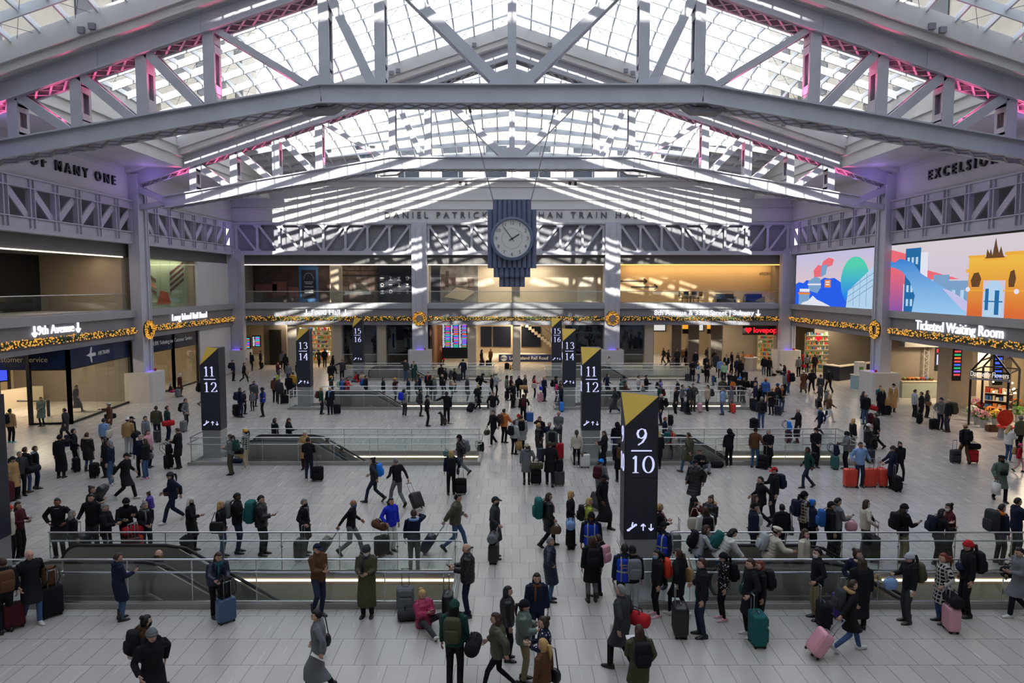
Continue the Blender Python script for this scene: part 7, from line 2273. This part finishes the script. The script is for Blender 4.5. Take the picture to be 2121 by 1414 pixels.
1714 806 st CR|c:g|t:dg|bn:bg|h=1.66 hb:w
1480 724 w2 R|j:k|t:k|s:K|h=1.74
1385 724 wk R|j:k|t:k|s:K|h=1.74
1374 720 w2 L|j:k|t:k|s:B|h=1.70
1415 719 st C|j:br|t:k|s:R|h=1.66
1421 721 st L|j:k|t:k|s:K|h=1.74
1466 718 st A|c:k|t:k|s:K|h=1.72
158 797 wk R|l:k|t:k|s:K|h=1.76 shoe:k
133 845 w2 L|c:dg|t:k|s:K|h=1.7
1688 733 st A|j:k|t:k|s:B|h=1.74
1664 729 st R|j:r|t:k|s:K|h=1.66
'''.strip().splitlines()
ESCAL = '''
328 1138 es AR|j:k|t:k|d:B|h=1.78 bp:k|0
1820 1185 es AR|p:t|t:k|l:Y|h=1.50 fh:bg|0
679 906 es AR|j:kh|t:k|s:K|h=1.76 bp:g|1
708 926 es AR|j:dg|t:k|s:K|h=1.74 bp:b|1
'''.strip().splitlines()
CHILD = '''
306 1018 hg L|p:pu|t:k|b:B|h=.95|303 1045
354 795 sx R|h:k|t:hp|s:K|h=1.20|
'''
ANG = dict(A=0, AL=45, L=90, CL=135, C=180, CR=225, R=270, AR=315)
FACE_W = dict(A='back turned', AL='back half turned', L='facing the ticket offices', CL='half facing forward', C='facing forward', CR='half facing forward', R='facing the screens', AR='back half turned')
TOPW = dict(j='jacket', p='puffer jacket', c='knee coat', l='long coat', s='sweater', h='hoodie', v='jacket with blue vest', q='long puffer')
LEGW = dict(j='jeans', t='trousers', e='leggings', w='sweatpants')
HATW = dict(bn='beanie', cp='cap', pb='pompom hat', bt='beret', hd='hood up', hj='headscarf')
HAIRW = dict(s='short %s hair', l='long %s hair', p='%s ponytail', b='%s hair bun', d='balding head')
POSEW = dict(st='standing', ph='reading a phone', p1='one hand raised', hc='hand on case handle', hm='hand on case handle', h2='both hands on handle', wk='striding', w2='walking', pl='pulling a case', wp='walking with raised hand', fd='hands together', cr='hands at chest',
             er='hand at ear', e2='hand at face', ak='hands on hips', pt='arm outstretched', lg='legs crossed', ln='leaning over', bd='bending down', sb='holding a strap', hg='arms around companion', lk='looking aside', up='looking up', pk='hands in pockets',
             si='sitting legs out', sx='sitting cross-legged', ly='lying down', es='riding the escalator', kd='between cases')
PEOPLE, THINGS2 = [], []
def zone(X, Y):
    if X < -15.2 and Y < 62: return 'near the ticket offices'
    if X > 15.2 and Y < 62: return 'below the video screens'
    if Y > 65.5: return 'inside the end arcade'
    for y, w in ((16.8, 'before the front rail'), (30.6, 'behind the front rail'), (44.4, 'behind the second rail'), (58.2, 'behind the third rail'), (66, 'close to the end wall')):
        if Y < y: return w
    return 'inside the end arcade'
def dressed(o, pose, top, legs, shoes, opts, detail):
    """clothes and hair as children of the body o"""
    j = skeleton(pose)
    tk, tc_, tp = (top + [None])[:3]
    mt = tp or ('puff' if tk in 'pq' else 'cloth')
    kind = 'j' if tk == 'v' else tk
    t = put(CACHE.get('n', None) or dict(j='jacket', p='puffer_jacket', c='coat', l='long_coat', s='sweater', h='hoodie', q='long_puffer')[kind], top_mesh(kind, pose, mt), o, PAL[tc_][1])
    if tk == 'v':
        if ('vest', pose) not in CACHE:
            b = MB(); torso(b, j, .042, .44, -.09); CACHE[('vest', pose)] = remesh(b, .02, 'safety_vest', T['cloth'], 2)
            s = MB()
            for e in (-1, 1):
                for q in (-1, 1):
                    P0 = j['P'] + Vector((q * .085, 0, 0)); s.tube([P0 + j['fw'] * e * .158 - j['up'] * .06, P0 + j['fw'] * e * .165 + j['up'] * .2, P0 + j['fw'] * e * .15 + j['up'] * .38, P0 + j['fw'] * e * .08 + j['up'] * .47], .022, 6, flat=.4)
            n = 20; s.loft([[j['P'] + j['up'] * (.12 + dz) + Vector((1, 0, 0)) * .188 * math.cos(2 * PI * k / n) + j['fw'] * .152 * math.sin(2 * PI * k / n) for k in range(n)] for dz in (0, .04)], cap=False)
            CACHE[('tape', pose)] = s.mesh('reflective_tape', M_tape, True)
        v = put('safety_vest', CACHE[('vest', pose)], o, '#2440b8'); put('reflective_tape', CACHE[('tape', pose)], v)
    put('trousers', legs_mesh(pose, legs[0]), o, PAL[legs[1]][1])
    sk = 'w' if shoes in ('w', 'p', 'tl') else 'b' if shoes == 'b' else 'k'
    sc = {'w': '#c9c8c4', 'p': '#d49aa8', 'tl': '#2fa0a0', 'b': '#241d19', 'br': '#5a3626'}.get(shoes, '#191919')
    for c in 'lr':
        s = put('shoe', shoe_mesh(sk), o, sc)
        s.matrix_local = Matrix.Translation(j['A' + c]) @ Matrix.Rotation((-.12 if c == 'r' else .12), 4, 'Z') @ Matrix.Rotation(j['fp' + c], 4, 'X')
    for kind_, col in opts:
        g = put(headgear(kind_).name.split('.')[0], headgear(kind_), o, col)
        g.matrix_local = j['head'] if kind_ not in ('sc', 'fh', 'hood', 'hp') else j['head'] @ Matrix.Rotation(-math.radians(POSES[pose].get('hp', -4)) * .8, 4, 'X')
M_tape = mat('silver_reflective_tape', '#a9a79c', .4)
def add_person(row, where=None, yplane=None, base_xy=None):
    f = [x.strip() for x in row.split('|')]
    a = f[0].split(); px, py, pose, face = float(a[0]), float(a[1]), a[2], a[3]
    top, legs = f[1].split(':'), f[2].split(':')
    ex = f[4].split()
    h = 1.72; shoes = 'k'; skin = SKIN[0]; acc = []; opts = []; hatw = ''
    hd = f[3].split(':')
    rnd = random.Random(int(px * 7 + py))
    if hd[0] in HAIRW:
        hc_ = HAIR[hd[1]]
        opts.append((hd[0], hc_[1])); hatw = HAIRW[hd[0]] % hc_[0] if '%' in HAIRW[hd[0]] else HAIRW[hd[0]]
    elif hd[0] == 'hood': opts += [('s', HAIR['B'][1]), ('hood', PAL[top[1]][1])]; hatw = 'hood down'
    else:
        opts.append((hd[0], PAL[hd[1]][1])); hatw = PAL[hd[1]][0] + ' ' + HATW[hd[0]]
        if hd[0] in ('bn', 'cp', 'pb', 'bt'): opts.append((rnd.choice('sslp') if hd[0] != 'cp' else 's', HAIR[rnd.choice('KKB')][1]))
    for e in ex:
        q = e.split(':')
        if e.startswith('h='): h = float(e[2:])
        elif q[0] == 'shoe': shoes = q[1]
        elif q[0] in ('mk', 'sc', 'fh', 'hood', 'hp') and len(q) > 1: opts.append((q[0], PAL[q[1]][1]))
        elif e in ('S2', 'S3'): skin = SKIN[int(e[1]) - 1]
        else: acc.append(q)
    s = h / 1.72
    j = skeleton(pose)
    if pose in ('si', 'sx', 'ly'): pass
    Rz = Matrix.Rotation(math.radians(ANG[face] + rnd.uniform(-8, 8)), 4, 'Z')
    tp = Rz @ (j['top'] * s)
    z0 = 0.0
    if yplane is not None:
        X, z = on_y(px, py, yplane); X -= tp.x; Y = yplane - tp.y; z0 = z - tp.z
    elif base_xy is not None:
        X, Y, z0 = base_xy; 
    else:
        X, Y = on_floor(px, py, tp.z); X -= tp.x; Y -= tp.y
        for k, x0, x1 in WELLS:                            # nobody stands over an opening
            y0, y1 = WELL_Y[k], WELL_Y[k] + WELL_D
            mg = .85 if pose in ('ly', 'sx', 'si') else .35
            if x0 + 4.9 < X < x1 + .3 and y0 - mg < Y < y1 + mg or x0 - .3 < X < x0 + 4.9 and (y0 - mg + .05 < Y < y0 + .3 or y1 - .3 < Y < y1 + mg - .05):
                Y = y0 - mg - .15 if Y < (y0 + y1) / 2 else y1 + mg + .15
    mw = Matrix.Translation((X, Y, z0)) @ Rz @ Matrix.Scale(s, 4)
    o = put('person', body_mesh(pose), None, skin)
    o.matrix_world = mw
    detail = Y < 40
    dressed(o, pose, top, legs, shoes, opts, detail)
    o['category'] = 'person'; o['group'] = 'travellers in the hall'
    pat = {'plaid': 'plaid ', 'dots': 'patterned '}.get(top[2] if len(top) > 2 else '', '')
    wear = '%s %s%s' % (PAL[top[1]][0], pat, TOPW[top[0]])
    legw = '%s %s' % (PAL[legs[1]][0], LEGW[legs[0]])
    zn = where or zone(X, Y)
    rec = dict(o=o, wear=wear, legs=legw, hat=hatw, face=FACE_W[face], pose=POSEW[pose], zone=zn, Y=Y, X=X, px=px)
    PEOPLE.append(rec)
    up, fw, P = j['up'], j['fw'], j['P']
    last_su = None
    for q in acc:
        k = q[0]; col = PAL[q[1]][1] if len(q) > 1 else None; cw = PAL[q[1]][0] if len(q) > 1 else ''
        b = None
        gz = .03 if top[0] in 'jcls' else .055 if top[0] in 'pq' else .02
        if k in ('bp', 'hk'):
            M_ = Matrix((Vector((1, 0, 0)), fw, up)).transposed().to_4x4(); M_.translation = P + up * .28 - fw * (.108 + gz)
            b = bag(k, mw @ M_, col); rel = '%s on the back of' % ('backpack' if k == 'bp' else 'large rucksack'); cat = 'backpack'
        elif k in ('sb', 'tb'):
            b = bag(k, mw @ Matrix.Translation((.255, -.02, 1.44 if pose not in ('sx', 'si') else .6)) @ Matrix.Rotation(PI / 2, 4, 'Z'), col); rel = '%s at the side of' % ('shoulder bag' if k == 'sb' else 'tote bag'); cat = 'bag'
        elif k == 'sl':
            b = bag(k, mw @ Matrix.Translation(P + up * .22 + fw * (.15 + gz)), col); rel = 'sling bag worn by'; cat = 'bag'
        elif k == 'df':
            b = bag(k, mw @ Matrix.Translation((.36, -.08, .92)) @ Matrix.Rotation(PI / 2, 4, 'Z'), col); rel = 'duffel bag at the hip of'; cat = 'bag'
        elif k in ('hb', 'sp'):
            if pose in ('sx', 'si'): pos = Vector((.42, .25, .37 if k == 'hb' else .53))
            else: pos = j['Wr'] + (j['Wr'] - j['Er']).normalized() * .085
            b = bag(k, mw @ Matrix.Translation(pos) @ Matrix.Rotation(PI / 2, 4, 'Z'), col, True, None); rel = '%s carried by' % ('handbag' if k == 'hb' else 'shopping bag'); cat = 'bag'
        elif k in ('su', 'su2'):
            side = q[2]; kind = q[3] if len(q) > 3 else 'shell'; big = int(q[4]) if len(q) > 4 else 0
            loc = {'R': (.36, .02), 'L': (-.40, -.02), 'F': (.0, .46), 'B': (-.05, -.48)}[side]
            if pose == 'h2' and side == 'F': loc = (.20, .30)
            if pose in ('sx', 'si'): loc = (.75, .15)
            w_ = mw @ Vector((loc[0] / s, loc[1] / s, 0))
            pt_ = 'check' if kind == 'check' else None
            b = suitcase(w_.x, w_.y, math.atan2(Rz[1][0], Rz[0][0]), col, 'shell' if pt_ else kind, big, 0, detail, pose in ('hc', 'hm', 'h2', 'kd', 'lk', 'ln') or rnd.random() < .6, pt_)
            rel = '%s suitcase %s' % ('checked' if pt_ else 'hard' if kind == 'shell' else 'soft', {'R': 'beside', 'L': 'on the far side of', 'F': 'in front of', 'B': 'behind'}[side]); cat = 'suitcase'
            if side == 'L': rel = rel.replace('on the far side of', 'standing by')
            last_su = (w_, Rz, big)
        elif k == 'pl':
            loc = (.25, -.92); w_ = mw @ Vector((loc[0], loc[1], 0))
            b = suitcase(w_.x, w_.y, math.atan2(Rz[1][0], Rz[0][0]), col, 'shell' if rnd.random() < .5 or q[1] == 'p' else 'soft', 0, -.60, detail, True)
            rel = 'tilted suitcase pulled by'; cat = 'suitcase'
        elif k == 'so':
            w_, R_, big = last_su; zt = .58 if not big else .72
            M_ = Matrix.Translation((w_.x, w_.y, zt + .02)) @ R_
            kk = rnd.choice(['bp', 'df'])
            b = bag(kk, M_ @ Matrix.Translation((0, -.02 if kk == 'df' else .06, .15 if kk == 'df' else .21)), col); rel = '%s lying on the suitcase of' % ('backpack' if kk == 'bp' else 'duffel bag'); cat = 'bag'
        elif k == 'phone':
            c = 'r'; W = j['Wr'] + (j['Wr'] - j['Er']).normalized() * .09
            b = small('phone', mw @ Matrix.Translation(W + Vector((-.03 if pose == 'ph' else -.015, .02, .03))) @ Matrix.Rotation(-.9, 4, 'X'), None); rel = 'dark phone in the hands of'; cat = 'phone'
        elif k == 'cup':
            W = j['Wl'] + (j['Wl'] - j['El']).normalized() * .09
            b = small('cup', mw @ Matrix.Translation(W + Vector((.03, .01, .02))), '#d9d6cf'); rel = 'pale cup held by'; cat = 'cup'
        elif k == 'paper':
            W = j['Wl'] + (j['Wl'] - j['El']).normalized() * .09
            b = small('paper', mw @ Matrix.Translation(W + Vector((.06, .06, .02))) @ Matrix.Rotation(.5, 4, 'X'), None); rel = 'white paper sheet held by'; cat = 'paper'
        if b is not None:
            b['category'] = cat
            THINGS2.append(dict(o=b, head=(cw + ' ' + rel).strip(), rec=rec))
    return rec
for r in CROWD: add_person(r)
for r in ESCAL:
    k = int(r.split('|')[-1]); add_person('|'.join(r.split('|')[:-1]), 'on the %s escalator' % ('front', 'second')[k], WELL_Y[k] + .88)
# child carried by an adult, child sitting by the glass
add_person('306 1018 sx L|p:pu|t:k|b:B|h=.98', 'carried in arms', on_floor(300, 1031, 1.62)[1] + .0)
add_person('354 795 sx R|h:k|t:hp|s:K|h=1.20', 'by the ticket office glass')
# staff vest lettering
def vest_text(rec):
    o = rec['o']; v = [c for c in o.children if c.name.startswith('safety_vest')][0]
    j = skeleton('st')
    for i, wd in enumerate(('Customer', 'Service')):
        me = text_mesh(wd, .062, .002); me.materials.append(M['yellow'])
        t = obj('vest_lettering', me, o)
        t.matrix_local = Matrix.Translation((0.0, -.178, 1.25 - .065 * i)) @ R_BACK
for r in PEOPLE:
    if 'vest' in r['wear'] and r['face'] == 'back turned': vest_text(r)

# ---- the police dog beside the two officers
def dog():
    b = MB()
    b.tube([(0, -.02, .16), (0, .02, .28), (0, .10, .42), (0, .17, .55)], [.15, .15, .13, .095], 12)
    b.tube([(0, .15, .50), (0, .20, .62), (0, .23, .68)], [.085, .07, .07], 10)
    b.ball((0, .25, .71), .07, .085, .07, 12, 8); b.tube([(0, .29, .69), (0, .40, .665)], [.05, .034], 8)
    for s in (-1, 1):
        b.tube([(s * .08, .15, .44), (s * .085, .17, .24), (s * .085, .17, .05)], [.06, .04, .03], 8); b.ball((s * .085, .20, .03), .035, .055, .03, 8, 5)
        b.tube([(s * .11, -.02, .20), (s * .15, .12, .16), (s * .14, -.04, .06), (s * .14, .08, .035)], [.10, .075, .045, .035], 8)
        b.tube([(s * .06, .23, .75), (s * .085, .22, .68), (s * .08, .23, .62)], [.02, .03, .015], 6)
    b.tube([(0, -.14, .10), (0, -.30, .05), (0, -.55, .04)], [.04, .028, .012], 7)
    me = remesh(b, .016, 'dog', M_dog, 2)
    X, Y = on_floor(921, 880)
    o = obj('dog', me); o.matrix_world = Matrix.Translation((X, Y, 0)) @ Matrix.Rotation(math.radians(115), 4, 'Z')
    tag(o, 'dark brown dog sitting at the feet of the officer with outstretched arm', 'dog')
    for s in (-1, 1):
        q = MB(); q.ball((s * .045, .315, .735), .011, n=6, m=4); q.build('eye', M_eye, o)
    q = MB(); q.tube([(.09 * math.cos(a), .19 + .075 * math.sin(a), .59 + .03 * math.sin(a)) for a in [2 * PI * k / 14 for k in range(15)]], .014, 6); q.build('collar', M_strap, o)
M_dog = mat('brown_dog_fur', '#2e1d14', .6, 0, .25, 14, .3)
dog()
# loose luggage on the floor
def loose(kind, px, py, col, rz, label, z=.0, name=None):
    x, y = on_floor(px, py)
    if kind.startswith('su'):
        o = suitcase(x, y, rz, PAL[col][1], 'soft' if kind.endswith('s') else 'shell', 0, 0, True, True)
    else:
        z = {'df': .165, 'bp': .22, 'hb': .36, 'sp': .52}[kind]
        o = bag(kind, Matrix.Translation((x, y, z)) @ Matrix.Rotation(rz, 4, 'Z'), PAL[col][1])
    o['label'] = label; o['category'] = 'suitcase' if kind.startswith('su') else 'bag'
loose('sus', 840, 1264, 'g', 0.1, 'grey suitcase with raised black handle beside the seated person in magenta')
loose('df', 848, 1284, 'dg', .2, 'black duffel bag on the floor in front of the grey suitcase')
loose('hb', 878, 1288, 'b', .3, 'bright blue soft bag at the knees of the seated person in magenta')
loose('df', 1455, 968, 'k', .3, 'black duffel bag beside the seated phone reader at the second rail')
loose('df', 1485, 968, 'k', .1, 'black bag with white fleece lying at the second rail')
loose('hb', 925, 945, 'tl', .0, 'turquoise bag resting at the second rail corner')
loose('df', 492, 962, 'n', .0, 'navy duffel bag on the floor behind the plaid jacket person')
loose('bp', 500, 956, 'y', .3, 'mustard yellow bag on the floor beside the navy duffel')
loose('df', 1633, 789, 'r', .2, 'red bag standing at the corner column plinth')
loose('bp', 994, 934, 'k', .5, 'black backpack leaning at the end of the second rail')

# ---- labels: first by look, then by place, then by order from the end wall
from collections import defaultdict
ORD = ['first', 'second', 'third', 'fourth', 'fifth', 'sixth', 'seventh', 'eighth', 'ninth', 'tenth', 'eleventh', 'twelfth']
def dedupe(items, forms, key):
    left = list(items)
    for f in forms:
        g = defaultdict(list)
        for it in left: g[f(it)].append(it)
        left = []
        for lab, its in g.items():
            if len(its) == 1 and len(lab.replace('-', ' ').split()) <= 16 and lab not in USED:
                its[0]['lab'] = lab; USED.add(lab)
            else: left += its
    return left
USED = set()
F1 = lambda r: 'person in %s and %s, %s, %s' % (r['wear'], r['legs'], r['hat'], r['pose'])
F2 = lambda r: 'person in %s and %s, %s, %s' % (r['wear'], r['legs'], r['hat'], r['zone'])
F3 = lambda r: 'person in %s, %s, %s, %s' % (r['wear'], r['hat'], r['pose'], r['zone'])
F4 = lambda r: 'person in %s, %s, %s, %s' % (r['wear'], r['hat'], r['face'], r['zone'])
rest = dedupe(PEOPLE, (F1, F2, F3, F4), None)
g = defaultdict(list)
for r in rest: g['person in %s, %s, %s' % (r['wear'], r['hat'], r['zone'])].append(r)
for lab, its in g.items():
    its.sort(key=lambda r: -r['Y'])
    for i, r in enumerate(its):
        r['lab'] = lab + ', %s from end wall' % ORD[i]
        if r['lab'] in USED: r['lab'] = lab + ', %s such from end wall' % ORD[i]
        USED.add(r['lab'])
for r in PEOPLE: r['o']['label'] = r['lab']
for t in THINGS2: t.update(zone=t['rec']['zone'], Y=t['rec']['Y'])
own = lambda r: r['rec']['wear']
G1 = lambda t: '%s person in %s' % (t['head'], own(t))
G2 = lambda t: '%s person in %s and %s' % (t['head'], own(t), t['rec']['legs'])
G3 = lambda t: '%s person in %s, %s' % (t['head'], own(t), t['rec']['hat'])
G4 = lambda t: '%s person in %s %s' % (t['head'], own(t), t['zone'])
G5 = lambda t: '%s person in %s, %s' % (t['head'], own(t), t['rec']['pose'])
rest = dedupe(THINGS2, (G1, G3, G4, G5, G2), None)
g = defaultdict(list)
for t in rest: g['%s person in %s' % (t['head'], own(t))].append(t)
for lab, its in g.items():
    its.sort(key=lambda t: -t['Y'])
    for i, t in enumerate(its): t['lab'] = lab + ', %s from end wall' % ORD[i]; USED.add(t['lab'])
GRP = dict(suitcase='suitcases of the travellers', backpack='backpacks worn in the hall', bag='bags carried in the hall', phone='phones held in the hall', cup='cups held in the hall', paper='papers held in the hall')
for t in THINGS2: t['o']['label'] = t['lab']; t['o']['group'] = GRP[t['o']['category']]
